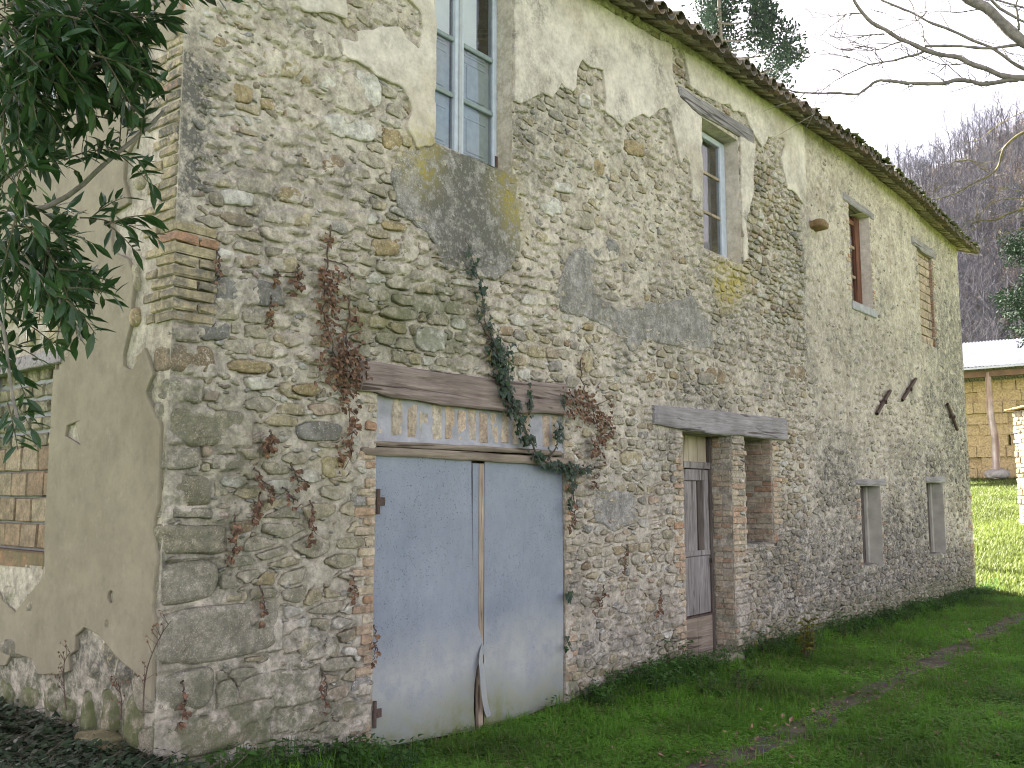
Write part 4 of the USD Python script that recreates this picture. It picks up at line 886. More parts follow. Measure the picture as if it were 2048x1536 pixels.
def beam(name, top, bot, y0, y1, mt, parent, crack=0.012, nx=90, nz=16, seed=0, label=None, sag=0.0):
    """An old beam set in the wall: top and bottom edges as pixel polylines; split, weathered face."""
    T = np.array(W(top)); B = np.array(W(bot)); xa, xb = max(T[0, 0], B[0, 0]), min(T[-1, 0], B[-1, 0])
    s = np.linspace(0, 1, nx); xs = xa + (xb - xa) * s
    zt = np.interp(xs, T[:, 0], T[:, 1]) + 0.010 * fb2(xs, 0 * xs, 4, 3, seed); zb = np.interp(xs, B[:, 0], B[:, 1]) + 0.010 * fb2(xs, 0 * xs, 4, 3, seed + 3)
    w = np.linspace(0, 1, nz); X = np.repeat(xs[:, None], nz, 1); Zb = zb[:, None] + (zt - zb)[:, None] * w[None]
    n1 = fb2(X * 0.12, Zb + 0.012 * fb2(X, Zb, 2, 2, seed + 9), 26, 3, seed + 1)
    h = 0.010 * fb2(X, Zb, 1.5, 3, seed) - crack * np.clip(n1 * 2.2 - 0.45, 0, 1)
    edge = np.minimum(w, 1 - w)[None] * (zt - zb)[:, None]; h -= 0.014 * np.clip(1 - edge / 0.02, 0, 1) ** 2
    ee = np.minimum(X - xa, xb - X); h -= 0.02 * np.clip(1 - ee / 0.03, 0, 1) ** 2
    X = X + (w[None] - 0.5) * 0.0 + np.where((X < xa + 1e-6) | (X > xb - 1e-6), 0.012 * fb2(X * 0, Zb, 14, 2, seed), 0)
    mb = MB(); mb.add(np.stack([X, y0 - h, Zb], -1).reshape(-1, 3), grid_faces(nx, nz))
    def side(xx, zz, yy, rev):
        v = np.concatenate([np.stack([xx, yy, zz], 1), np.stack([xx, np.full(len(xx), y1), zz], 1)]); k = np.arange(len(xx) - 1); f = np.stack([k, k + 1, len(xx) + k + 1, len(xx) + k], 1)
        mb.add(v, f[:, ::-1] if rev else f)
    Yf = y0 - h
    side(X[:, -1], Zb[:, -1], Yf[:, -1], False); side(X[:, 0], Zb[:, 0], Yf[:, 0], True); side(X[0], Zb[0], Yf[0], False); side(X[-1], Zb[-1], Yf[-1], True)
    return obj(name, mb.mesh(), M[mt], parent, label=label)
beam('lintel', [(714, 720), (760, 727), (820, 738), (900, 748), (1000, 762), (1060, 765), (1128, 768)], [(712, 783), (745, 785), (775, 794), (830, 800), (880, 811), (960, 818), (1030, 826), (1080, 826), (1128, 830)], -0.055, 0.16, 'old_oak', WALL, 0.016, 150, 30, 5, 'split old oak lintel beam above the metal gate')
beam('lintel', [(1304, 810), (1360, 815), (1430, 822), (1500, 831), (1560, 836), (1571, 838)], [(1305, 847), (1330, 853), (1365, 860), (1420, 868), (1470, 870), (1490, 873), (1540, 878), (1571, 881)], -0.05, 0.3, 'grey_beam', WALL, 0.008, 90, 18, 15, 'grey lintel beam over the narrow door and the niche')
beam('lintel', [(1355, 170), (1382, 189), (1420, 212), (1460, 236), (1506, 262)], [(1357, 194), (1372, 209), (1398, 229), (1440, 252), (1474, 272), (1506, 292)], -0.03, 0.26, 'grey_beam', WALL, 0.008, 60, 14, 25)
beam('lintel', [(1684, 382), (1715, 404), (1748, 429)], [(1685, 398), (1697, 407), (1738, 434), (1748, 441)], -0.018, 0.24, 'grey_beam', WALL, 0.006, 40, 10, 35)
beam('lintel', [(1822, 471), (1845, 486), (1871, 503)], [(1823, 487), (1834, 497), (1864, 518), (1871, 521)], -0.02, 0.14, 'grey_beam', WALL, 0.006, 40, 10, 45)
beam('lintel', [(1711, 959), (1740, 958), (1771, 958)], [(1711, 969), (1740, 971), (1771, 971)], -0.02, 0.3, 'grey_beam', WALL, 0.006, 40, 8, 55)
beam('lintel', [(1850, 954), (1870, 953), (1890, 953)], [(1850, 964), (1870, 966), (1890, 965)], -0.02, 0.3, 'grey_beam', WALL, 0.006, 40, 8, 65)
# boards above the gate and the cement bed they carry
beam('board', [(738, 880), (900, 888), (1126, 902)], [(738, 891), (900, 899), (1126, 912)], -0.012, 0.12, 'board', WALL, 0.006, 80, 8, 75)
beam('board', [(722, 893), (900, 901), (1146, 917)], [(722, 910), (900, 918), (1146, 934)], -0.03, 0.10, 'board', WALL, 0.006, 80, 10, 85)
mb = MB(); nx = 60; nx = 150; xs = np.linspace(4.59, 6.88, nx); zz = np.linspace(2.12, 2.52, 40)
Xc, Zc = np.meshgrid(xs, zz, indexing='ij'); hc = 0.018 * fb2(Xc, Zc, 9, 4, 81) + 0.014 * (Zc < 2.17)
mb.add(np.stack([Xc, 0.029 - hc, Zc], -1).reshape(-1, 3), grid_faces(nx, 40))
obj('mortar_bed', mb.mesh(), M['bluecement'], WALL, smooth=True)

# ---- the metal gate
gate = thing('gate', None, None, parent=house)
gate.SetCustomDataByKey('label', 'grey galvanised sheet-metal double gate with a buckled seam')
def sheet(x0, x1, z0, z1, nx, nz, fn, thick=0.003):
    xs = np.linspace(0, 1, nx); zs = np.linspace(0, 1, nz); U, V = np.meshgrid(xs, zs, indexing='ij')
    X = x0 + (x1 - x0) * U; Z = z0 + (z1 - z0) * V
    dx, dy, dz = fn(U, V, X, Z); P = np.stack([X + dx, 0.0 + dy, Z + dz], -1)
    v = P.reshape(-1, 3); f = grid_faces(nx, nz); n = len(v)
    st = np.stack([np.clip((0.85 - v[:, 2]) / 0.5 + 0.35 * fb2(v[:, 0], v[:, 2], 2.0, 3, 5), 0, 0.75), np.clip((0.36 + 0.22 * fb2(v[:, 0], 0 * v[:, 0], 3, 2, 8) - v[:, 2]) / 0.45, 0, 1.0), 0 * v[:, 0]], 1)
    return np.vstack([v, v + [0, thick, 0]]), np.vstack([f, f[:, ::-1] + n]), np.vstack([st, st])
EDG = [(944, 900), (946, 1100), (946, 1165), (951, 1210), (960, 1250), (970, 1286), (966, 1298), (955, 1318), (950, 1350), (949, 1400), (953, 1450), (954, 1500)]
def left_fn(U, V, X, Z):
    w = 0.010 * fb2(X, Z, 1.3, 3, 3) + 0.006 * fb2(X, Z, 0.7, 2, 6)
    k = np.clip(U - 0.84, 0, 1) / 0.16; b = np.exp(-((Z - 0.62) / 0.28) ** 2)
    low = np.clip((0.95 - Z) / 0.9, 0, 1)
    dy = 0.012 - w * (1 - 0.8 * k) - 0.006 * k * b
    ez = np.array([onwall(a, c)[1] for a, c in EDG])[::-1]; ex = np.array([onwall(a, c)[0] for a, c in EDG])[::-1] - 5.650
    dx = np.interp(Z, ez, ex) * np.clip((U - 0.94) / 0.06, 0, 1)
    dy = dy - 0.0 * k ** 4 * np.exp(-((Z - 0.55) / 0.16) ** 2)
    return dx, dy, 0.012 * fb2(X, 0 * X, 2, 2, 7) * (V < 0.05) + (-0.08 * U) * (1 - V)
def right_fn(U, V, X, Z):
    w = 0.009 * fb2(X, Z, 0.9, 2, 13) + 0.003 * fb2(X, Z, 2.7, 2, 16)
    return 0 * X, 0.014 - w - 0.02 * np.clip((0.4 - Z) / 0.4, 0, 1) * np.sin(U * 6), (0.02 + 0.04 * U) * (1 - V) + 0.02 * fb2(X, 0 * X, 3, 2, 9) * (V < 0.05)
gl = sheet(4.60, 5.655, 0.0, 2.035, 46, 80, left_fn); obj('gate_leaf', gl[:2], M['galvanised'], gate, smooth=True, stain=gl[2])
gr = sheet(5.797, 6.868, -0.12, 2.03, 46, 80, right_fn); obj('gate_leaf', gr[:2], M['galvanised'], gate, smooth=True, stain=gr[2])
def strip_fn(U, V, X, Z):
    return 0.02 * np.exp(-((Z - 0.7) / 0.3) ** 2) * U, 0.024 + 0.006 * fb2(X, Z, 3, 2, 4), 0 * X
st = sheet(5.657, 5.730, 0.62, 2.0, 4, 60, strip_fn); obj('seam_strip', st[:2], M['galvanised'], gate, smooth=True, stain=st[2])
obj('seam_post', bbox(5.736, 5.790, 0.014, 0.055, -0.1, 2.0, 0.006, 0.001), M['strip_wood'], gate)
# strip of sheet that has come loose and curls off the post
tz = np.linspace(0, 1, 40); LSX = [(970, 1288), (962, 1305), (957, 1330), (957, 1360), (960, 1390), (967, 1415), (978, 1436)]; lsp = smooth_line(np.array([onwall(a, b, -0.03) for a, b in LSX]), 40); cl = np.stack([lsp[:, 0], 0.0 - 0.05 * np.sin(tz * 3.0), lsp[:, 1]], 1)
wv = np.stack([0.085 * (0.35 + 0.65 * np.sin(np.clip(tz * 3.4, 0, 1.57))), 0 * tz + 0.02, 0 * tz], 1)
cv = np.vstack([cl, cl + wv, cl + wv + [0, 0.003, 0], cl + [0, 0.003, 0]]); n = 40; k = np.arange(n - 1)
cf = np.vstack([np.stack([a * n + k, b * n + k, b * n + k + 1, a * n + k + 1], 1) for a, b in ((0, 1), (1, 2), (2, 3), (3, 0))]); cf = np.vstack([cf[:, [0, 1, 2]], cf[:, [0, 2, 3]]])
obj('loose_strip', (cv, cf), M['galvanised'], gate, stain=(0.7, 0.05, 0), label='pale strip of sheet metal curling off the seam')
obj('frame', MB().add(*bbox(4.59, 4.64, 0.03, 0.09, -0.3, 2.0)).add(*bbox(6.84, 6.88, 0.03, 0.09, -0.3, 2.0)).add(*bbox(4.6, 6.87, 0.03, 0.09, 1.93, 2.0)).add(*box(4.6, 6.87, 0.10, 0.14, -0.4, 2.1)).mesh(), M['dark_wood'], gate)
for zc in (1.70, 0.23):
    obj('hinge', MB().add(*tube([(4.605, -0.012, zc - 0.09), (4.605, -0.012, zc + 0.09)], 0.014, 8)).add(*bbox(4.60, 4.68, -0.006, 0.004, zc - 0.03, zc + 0.03, 0.003)).mesh(), M['rust'], gate)

# ---- narrow wooden door in its recess
door = thing('door', None, None, parent=house); door.SetCustomDataByKey('label', 'narrow weathered grey wooden door set back in its brick jambs')
dy = 0.27
xa, xb = 9.07, onwall(1420, 1100, dy)[0]
zz = lambda py: onwall(1395, py, dy)[1]
r2 = np.random.default_rng(3)
for i in range(5):
    a = xa + (xb - xa) * i / 5; obj('transom_board', bbox(a + 0.003, a + (xb - xa) / 5 - 0.003, dy + 0.02, dy + 0.05, zz(925), 2.46, 0.004, 0.001), M['pane_panel'], door)
obj('transom_bar', bbox(xa, xb + 0.01, dy - 0.03, dy + 0.06, zz(937), zz(924), 0.008, 0.002), M['door_wood'], door)
obj('top_rail', bbox(xa, xb - 0.08, dy - 0.005, dy + 0.05, zz(961), zz(939), 0.006, 0.002), M['door_wood'], door)
obj('panel', bbox(xa, xb - 0.26, dy + 0.022, dy + 0.05, zz(1102), zz(962), 0.004), M['door_wood'], door)
obj('stile', bbox(xb - 0.12, xb - 0.002, dy, dy + 0.05, zz(1102), zz(939), 0.006, 0.001), M['door_wood'], door)
obj('stile', bbox(xb - 0.25, xb - 0.126, dy + 0.008, dy + 0.05, zz(1102), zz(962), 0.006, 0.001), M['dark_wood'], door)
obj('mid_rail', bbox(xa, xb, dy - 0.004, dy + 0.05, zz(1112), zz(1101), 0.005, 0.001), M['door_wood'], door)
for i in range(3):
    a = xa + (xb - xa) * i / 3; obj('plank', bbox(a + 0.003, a + (xb - xa) / 3 - 0.003, dy + r2.uniform(-0.004, 0.004), dy + 0.05, zz(1229), zz(1113), 0.005, 0.001), M['door_wood'], door)
for i in range(3):
    a = xa + (xb - xa) * i / 3; obj('plank', bbox(a + 0.004, a + (xb - xa) / 3 - 0.002, dy - 0.012 + r2.uniform(-0.004, 0.004), dy + 0.05, zz(1335) - 0.02 * i, zz(1232), 0.005, 0.001), M['board'], door)
obj('strap', bbox(xa, xb + 0.02, dy - 0.022, dy - 0.010, zz(1234), zz(1230), 0.002), M['rust'], door)
a = np.linspace(0, 2 * np.pi, 15); hx, hz = onwall(1417, 1122, dy)
obj('ring_handle', tube(np.stack([hx + 0.03 * np.sin(a), 0 * a + dy - 0.03, hz + 0.045 * np.cos(a)], 1), 0.006, 6), M['rust'], door)
obj('jamb_post', bbox(xb + 0.004, xb + 0.05, dy - 0.02, dy + 0.06, -0.2, 2.44, 0.006), M['dark_wood'], door)
obj('backing', box(9.0, 10.3, dy + 0.06, dy + 0.1, -0.6, 2.5), M['dark_wood'], door)
# niche back, with its pier side
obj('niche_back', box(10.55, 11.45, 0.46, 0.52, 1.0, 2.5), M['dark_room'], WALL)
obj('niche_sill', block(10.56, 11.46, -0.008, 0.44, 1.0, 1.16, 900, 0.016, e=4), M['mortar'], WALL, smooth=True, stain=(0.8, 0.2, 0))
# bricks of the reveals seen side on
def side_bricks(x, y0, y1, z0, z1, p, miss=0.0, out=0.012):
    z = z0; k = 0
    while z < z1 - 0.03:
        h = 0.068 * rng.uniform(0.9, 1.1); y = y0
        while y < y1 - 0.02:
            L = min((0.25 if k % 2 else 0.13) * rng.uniform(0.85, 1.1), y1 - y)
            if rng.random() > miss:
                m = bbox(x - out - rng.uniform(0, 0.004), x + 0.04, y + 0.005, y + L - 0.005, z + 0.006, z + h - 0.006, 0.006, 0.002)
                obj('reveal_brick', m, M['brick'], WALL, tone=btone(p) * 0.95, stain=(0.25, 0.1, 0))
            y += L; k += 1
        z += h
side_bricks(10.24, 0.01, 0.25, 0.0, 2.40, (0.35, 0.25, 0.12, 0.2, 0.03, 0.05), 0.22)
side_bricks(11.40, 0.01, 0.40, 1.17, 2.43, (0.3, 0.25, 0.2, 0.2, 0.05, 0.0), 0.02)

side_bricks(19.31, 0.004, 0.08, 4.62, 6.40, (0.1, 0.2, 0.3, 0.05, 0.35, 0.0), 0.0, 0.02)

# ---- windows
def quad(x0, x1, y, z0, z1):
    return np.array([(x0, y, z0), (x1, y, z0), (x1, y, z1), (x0, y, z1)]), np.array([[0, 1, 2], [0, 2, 3]])
def window(label):
    t = thing('window', None, None, parent=house); t.SetCustomDataByKey('label', label); return t
w1 = window('tall blue-grey casement window with closed inner shutters, upper left'); fy = 0.17
zw = lambda py, px=955: onwall(px, py, fy)[1]
xw = lambda px, py=150: onwall(px, py, fy)[0]
XA, XB = 5.15, 6.127; z0, z1 = 4.53, 6.42
xm0, xm1 = xw(905), xw(928)
xm0 = (XA + XB) / 2 - 0.075; xm1 = (XA + XB) / 2 + 0.045
mb = MB().add(*bbox(XA, XA + 0.05, fy, fy + 0.07, z0, z1)).add(*bbox(XB - 0.05, XB, fy, fy + 0.07, z0, z1)).add(*bbox(XA + 0.05, XB - 0.05, fy, fy + 0.07, z1 - 0.06, z1))
obj('frame', mb.mesh(), M['pale_paint'], w1)
for (a, b, q) in ((xm0, (xm0 + xm1) / 2 - 0.004, 0.0), ((xm0 + xm1) / 2 + 0.004, xm1, 0.006)):
    obj('stile', bbox(a, b, fy - 0.012 + q, fy + 0.05, z0 + 0.005, z1 - 0.06, 0.008, 0.001), M['pale_paint'], w1)
obj('cover_strip', bbox((xm0 + xm1) / 2 - 0.022, (xm0 + xm1) / 2 + 0.016, fy - 0.026, fy - 0.008, z0 + 0.06, z1 - 0.06, 0.006, 0.001), M['grey_paint'], w1)
zb1, zb2 = zw(104), zw(213)
for (a, b, dz) in ((XA + 0.05, xm0, 0.0), (xm1, XB - 0.05, 0.0)):
    for zc in (zb1, zb2):
        obj('glazing_bar', bbox(a, b, fy + 0.002, fy + 0.04, zc - 0.02, zc + 0.02, 0.006, 0.001), M['green_grey_paint'], w1)
    obj('bottom_rail', bbox(a, b, fy + 0.004, fy + 0.05, z0 + 0.005, z0 + 0.075, 0.006, 0.001), M['green_grey_paint'], w1)
    for (c, d) in ((z0 + 0.075, zb2 - 0.02), (zb2 + 0.02, zb1 - 0.02), (zb1 + 0.02, z1 - 0.06)):
        obj('pane', quad(a, b, fy + 0.022, c, d), M['glass'], w1)
    # panelled shutter behind the glass
    sh = obj('shutter', bbox(a + 0.01, b - 0.005, fy + 0.052, fy + 0.08, z0 + 0.03, zb1 + 0.06, 0.004), M['grey_paint'], w1)
    wdt = b - a
    pan = MB()
    for (c, d) in ((z0 + 0.16, zb2 - 0.14), (zb2 + 0.06, zb2 + 0.36), (zb2 + 0.46, zb1 - 0.0)):
        pan.add(*bbox(a + 0.085, b - 0.075, fy + 0.040, fy + 0.056, c, d, 0.012))
        for (e, f_, g_, h_) in ((a + 0.06, b - 0.05, c - 0.025, c - 0.012), (a + 0.06, b - 0.05, d + 0.012, d + 0.025)):
            pan.add(*bbox(e, f_, fy + 0.044, fy + 0.056, g_, h_, 0.004))
    obj('shutter_panel', pan.mesh(), M['grey_paint'], w1)
obj('hinge', bbox(XB - 0.03, XB + 0.0, fy - 0.012, fy, z0 + 0.02, z0 + 0.2, 0.003), M['rust'], w1)
[obj('curtain_or_reflection', box(a_, b_, fy + 0.035, fy + 0.04, zb1 + 0.03, z1), M['sky_reflection_card'], w1) for a_, b_ in ((XA + 0.06, xm0 - 0.03), (xm1 + 0.005, xm1 + 0.20))]  # added white cards that paint the sky reflection into the upper panes
w2 = window('narrow pale blue casement window with three panes in the middle of the upper floor'); fy = 0.18
XA, XB, z0, z1 = 9.69, 10.66, 4.63, 6.2
zt = onwall(1425, 275, fy)[1]
obj('frame', MB().add(*bbox(XA, XA + 0.19, fy, fy + 0.07, z0, zt, 0.008)).add(*bbox(XB - 0.13, XB, fy, fy + 0.07, z0, zt, 0.008)).add(*bbox(XA + 0.19, XB - 0.13, fy, fy + 0.07, zt - 0.07, zt, 0.008)).add(*bbox(XA + 0.19, XB - 0.13, fy, fy + 0.07, z0, z0 + 0.05, 0.008)).mesh(), M['pale_paint'], w2)
obj('head_board', bbox(XA, XB, fy + 0.02, fy + 0.08, zt + 0.002, 6.22, 0.006), M['dark_wood'], w2)
for py in (354, 431):
    zc = onwall(1430, py, fy)[1]; obj('glazing_bar', bbox(XA + 0.19, XB - 0.13, fy + 0.012, fy + 0.05, zc - 0.018, zc + 0.018, 0.005), M['strip_wood'], w2)
cuts = [z0 + 0.05, onwall(1430, 431, fy)[1], onwall(1430, 354, fy)[1], zt - 0.07]
for c, d in zip(cuts[:-1], cuts[1:]): obj('pane', quad(XA + 0.19, XB - 0.13, fy + 0.03, c, d), M['glass'], w2)
cx_ = np.linspace(XA + 0.42, XB - 0.1, 24); cy_ = fy + 0.16 + 0.02 * np.sin(np.arange(24) * 1.7); cvv = np.array([[(x, y, zq) for zq in (z0, zt)] for x, y in zip(cx_, cy_)]).reshape(-1, 3)
obj('curtain_or_reflection', (cvv, grid_faces(24, 2)), M['curtain_or_reflection'], w2, smooth=True)
w3 = window('red-brown framed window with three dark panes on the far upper floor'); fy = 0.17
XA, XB, z0, z1 = 14.64, 15.62, 4.80, 6.36
obj('frame', MB().add(*bbox(XA, XA + 0.08, fy, fy + 0.06, z0, z1)).add(*bbox(XB - 0.24, XB - 0.02, fy - 0.01, fy + 0.06, z0, z1)).add(*bbox(XA + 0.08, XB - 0.24, fy, fy + 0.06, z1 - 0.16, z1 - 0.08)).add(*bbox(XA + 0.08, XB - 0.24, fy, fy + 0.06, z0, z0 + 0.06)).mesh(), M['red_frame'], w3)
for py in (495, 553):
    zc = onwall(1708, py, fy)[1]; obj('glazing_bar', bbox(XA + 0.08, XB - 0.24, fy + 0.01, fy + 0.04, zc - 0.025, zc + 0.025, 0.005), M['strip_wood'], w3)
obj('pane', quad(XA + 0.08, XB - 0.24, fy + 0.026, z0 + 0.06, z1 - 0.16), M['glass'], w3)
obj('sill', bbox(14.60, 15.74, -0.03, 0.2, 4.66, 4.792, 0.012, 0.003), M['bluecement'], w3)
for key, lab in (('l1', 'small deep ground-floor window with a dark wooden frame, nearer of two'), ('l2', 'small deep ground-floor window near the far corner')):
    w = window(lab); x0, x1, z0, z1, t = OPEN[key]
    obj('frame', MB().add(*bbox(x0, x0 + 0.09, t - 0.06, t + 0.02, z0, z1)).add(*bbox(x1 - 0.5, x1 - 0.41, t - 0.06, t + 0.02, z0, z1)).add(*bbox(x0 + 0.09, x1 - 0.5, t - 0.06, t + 0.02, z1 - 0.08, z1)).mesh(), M['dark_wood'], w)
    obj('pane', quad(x0 + 0.09, x1 - 0.5, t - 0.02, z0, z1 - 0.08), M['glass'], w)
    obj('panel', bbox(x1 - 0.40, x1 - 0.09, t - 0.01, t + 0.02, z0, z1), M['dark_wood'], w); obj('stile', bbox(x1 - 0.08, x1 - 0.004, t - 0.05, t + 0.02, z0, z1), M['niche_panel'], w)
    obj('sill', block(x0 - 0.03, x1 + 0.03, -0.014, t, z0 - 0.14, z0 + 0.05, 77, 0.014, e=3.0), M['mortar'], w, smooth=True, stain=(0.75, 0.25, 0))
wg = window('white-framed window half hidden behind the bay tree')
y0, y1, z0, z1 = GO['w']; xg = XL + 0.14
obj('frame', MB().add(*bbox(xg, xg + 0.06, y0, y0 + 0.07, z0, z1)).add(*bbox(xg, xg + 0.06, y1 - 0.07, y1, z0, z1)).add(*bbox(xg, xg + 0.06, (y0 + y1) / 2 - 0.05, (y0 + y1) / 2 + 0.05, z0, z1)).add(*bbox(xg, xg + 0.06, y0 + 0.07, y1 - 0.07, z0, z0 + 0.07)).add(*bbox(xg, xg + 0.06, y0 + 0.07, y1 - 0.07, z1 - 0.07, z1)).add(*bbox(xg, xg + 0.06, y0 + 0.07, y1 - 0.07, 5.1, 5.14)).mesh(), M['pale_paint'], wg)
obj('pane', ([(xg + 0.03, y1 - 0.07, z0 + 0.07), (xg + 0.03, y0 + 0.07, z0 + 0.07), (xg + 0.03, y0 + 0.07, z1 - 0.07), (xg + 0.03, y1 - 0.07, z1 - 0.07)], [[0, 1, 2], [0, 2, 3]]), M['glass'], wg)
obj('reveal', MB().add(*box(XL + 0.002, xg + 0.06, y0 - 0.05, y0 + 0.003, z0, z1)).add(*box(XL + 0.002, xg + 0.06, y1 - 0.003, y1 + 0.05, z0, z1)).add(*box(XL + 0.002, xg + 0.06, y0, y1, z0 - 0.05, z0 + 0.003)).add(*box(XL + 0.002, xg + 0.06, y0, y1, z1 - 0.003, z1 + 0.05)).mesh(), M['gable_plaster'], GAB, stain=(0.1, 0.1, 0))
# walled-up opening low on the gable: bricks above, square terracotta blocks below
y0, y1, z0, z1 = GO['b']
obj('infill', box(XL + 0.075, XL + 0.12, y0 - 0.02, y1 + 0.02, z0 - 0.02, z1 + 0.02), M['bluecement'], GAB)
zsplit = 2.06
z = zsplit + 0.03; k = 0
while z < 2.62:
    y = y0 + 0.02 - (0.09 if k % 2 else 0)
    while y < y1:
        a, b = max(y, y0 + 0.004), min(y + 0.19, y1)
        if b - a > 0.03:
            m = bbox(XL + 0.052 + rng.uniform(-0.004, 0.006), XL + 0.09, a, b - 0.028, z, z + 0.088, 0.012, 0.004); obj('brick', m, M['brick'], GAB, tone=np.array((0.36, 0.31, 0.22)) * rng.uniform(0.8, 1.15), stain=(0.6, 0.2, 0))
        y += 0.19
    z += 0.118; k += 1
z = z0 + 0.11; k = 0
while z < zsplit - 0.05:
    y = y0 + 0.004 - (0.0, 0.14, 0.06, 0.2)[k % 4]
    while y < y1:
        a, b = max(y, y0 + 0.004), min(y + 0.255, y1)
        if b - a > 0.05:
            m = bbox(XL + 0.045 + rng.uniform(-0.004, 0.004), XL + 0.09, a, b - 0.012, z, z + 0.165, 0.008, 0.002); obj('terracotta_block', m, M['brick'], GAB, tone=np.array([(0.29, 0.21, 0.145), (0.32, 0.25, 0.18), (0.26, 0.175, 0.115)][rng.integers(3)]) * rng.uniform(0.9, 1.1), stain=(0.15, 0.12, 0))
        y += 0.255
    z += 0.180; k += 1
obj('ledge', bbox(XL - 0.004, XL + 0.1, y0 + 0.01, y1, z0 - 0.03, z0 + 0.09, 0.012, 0.004), M['brick'], GAB, tone=(0.24, 0.14, 0.075), stain=(0.3, 0.4, 0))
obj('lintel', bbox(XL - 0.03, XL + 0.14, 1.32, 2.55, 2.635, 2.735, 0.01, 0.004), M['grey_beam'], GAB)
mb = MB()
obj('reveal', MB().add(*bbox(XL - 0.01, XL + 0.1, y0 - 0.018, y0 + 0.003, z0, z1, 0.004)).mesh(), M['strip_wood'], GAB)
z = 2.3
for L in (0.26, 0.33, 0.22):
    obj('brick', bbox(XL - 0.014, XL + 0.06, y0 - 0.02 - L, y0 - 0.022, z, z + 0.085, 0.01, 0.003), M['brick'], GAB, tone=np.array((0.40, 0.33, 0.2)) * rng.uniform(0.9, 1.1), stain=(0.1, 0.1, 0)); z += 0.1

# ---- iron ties and the stone bracket
for (p, q) in (((1775, 782), (1748, 828)), ((1826.5, 758), (1799, 801)), ((1890, 808), (1910, 860))):
    a = np.array([onwall(*p)[0], -0.045, onwall(*p)[1]]); b = np.array([onwall(*q)[0], -0.045, onwall(*q)[1]]); m_ = (a + b) / 2
    obj('iron_tie', MB().add(*tube([a, m_, b], [0.03, 0.035, 0.03], 6)).add(*tube([m_ + [0, 0.06, 0], m_ + [0, -0.05, 0]], 0.035, 6)).mesh(), M['rust'], WALL)
bx, bz = onwall(1626, 452)
obj('bracket', block(bx - 0.13, bx + 0.15, -0.2, 0.05, bz - 0.06, bz + 0.055, 911, 0.018, e=4), M['brick'], WALL, smooth=True, tone=(0.24, 0.15, 0.08), stain=(0.3, 0.1, 0))

# ---- roof: eaves of half-round tiles
ROOF = thing('roof', None, None, parent=house)
EZX = [2.4, 7.3, 8.25, 9.0, 10.0, 11.9, 15.0, 17.7, 19.4, 20.9, 21.8]; EZZ = [6.55, 6.64, 6.75, 6.84, 6.87, 6.95, 7.10, 7.08, 6.97, 6.93, 6.91]
eavez = lambda x: float(np.interp(x, EZX, EZZ))
SL = math.tan(math.radians(17)); EY = -0.36
def coppo(x, z, y, L, r0, r1, up, th=0.014, n=8, roll=0.0, r=rng):
    """Half-round tile: r0 at its lower end (towards -y), r1 at its upper end; up = +1 cover, -1 channel."""
    a = np.linspace(0.06 * np.pi, 0.94 * np.pi, n); ring = []
    for (yy, rr) in ((y, r0), (y + L, r1)):
        for t in (0, th):
            ring.append(np.stack([x + (rr - t) * np.cos(a) + roll * (yy - y), np.full(n, yy), z + SL * (yy - y) + up * ((rr - t) * np.sin(a)) ], 1))
    v = np.vstack(ring); k = np.arange(n - 1); q = []
    for (A, B) in ((0, 2), (3, 1), (1, 0), (2, 3)):
        q.append(np.stack([A * n + k, A * n + k + 1, B * n + k + 1, B * n + k], 1))
    for e in (0, n - 1):
        q.append(np.array([[0 * n + e, 2 * n + e, 3 * n + e, 1 * n + e]]))
    f = np.vstack(q); f = f if up > 0 else f[:, ::-1]
    return v, np.vstack([f[:, [0, 1, 2]], f[:, [0, 2, 3]]])
def ttone(x):
    t = np.array([(0.20, 0.155, 0.115), (0.16, 0.135, 0.11), (0.24, 0.175, 0.12), (0.14, 0.12, 0.10)][rng.integers(4)]); return t * rng.uniform(0.6, 0.95)
def tstain(x): return (rng.uniform(0.4, 0.9), float(np.clip((x - 11) / 9, 0.08, 0.85)) * rng.uniform(0.4, 1), rng.uniform(0, 0.12))
x = 2.62; PITCH = 0.205; back = MB(); nt = 0
while x < 21.75:
    jx = rng.normal(0, 0.006); jz = rng.normal(0, 0.006); jy = rng.normal(0, 0.015); ez = eavez(x)
    m = coppo(x + jx, ez + 0.10 + jz, EY + jy, 0.5, 0.098, 0.080, -1, roll=rng.normal(0, 0.03)); obj('roof_tile', m, M['tile'], ROOF, smooth=False, tone=ttone(x) * 1.15, stain=tuple(k * 0.5 for k in tstain(x)))
    jx2 = rng.normal(0, 0.010); ez2 = eavez(x + PITCH / 2)
    m = coppo(x + PITCH / 2 + jx2, ez2 + 0.088 + rng.normal(0, 0.007), EY + 0.04 + rng.normal(0, 0.025), 0.48, 0.102, 0.086, 1, roll=rng.normal(0, 0.03)); obj('roof_tile', m, M['tile'], ROOF, tone=ttone(x), stain=tstain(x))
    for row in range(1, 5):
        yy = EY + row * 0.40
        v, f = coppo(x + PITCH / 2 + rng.normal(0, 0.012), ez2 + 0.105 + SL * row * 0.40 + rng.normal(0, 0.010), yy, 0.46, 0.100, 0.084, 1); back.add(v, f, ttone(x))
        if row < 3:
            v, f = coppo(x + rng.normal(0, 0.01), ez + 0.105 + SL * row * 0.40, yy, 0.46, 0.096, 0.08, -1); back.add(v, f, ttone(x))
    x += PITCH
m = back.mesh(); obj('roof_tiling', m, M['tile'], ROOF, tone=back.tone(), stain=np.stack([0.4 + 0 * m[0][:, 0], np.clip((m[0][:, 0] - 11) / 12, 0.08, 0.8), 0 * m[0][:, 0]], 1), kind='stuff')
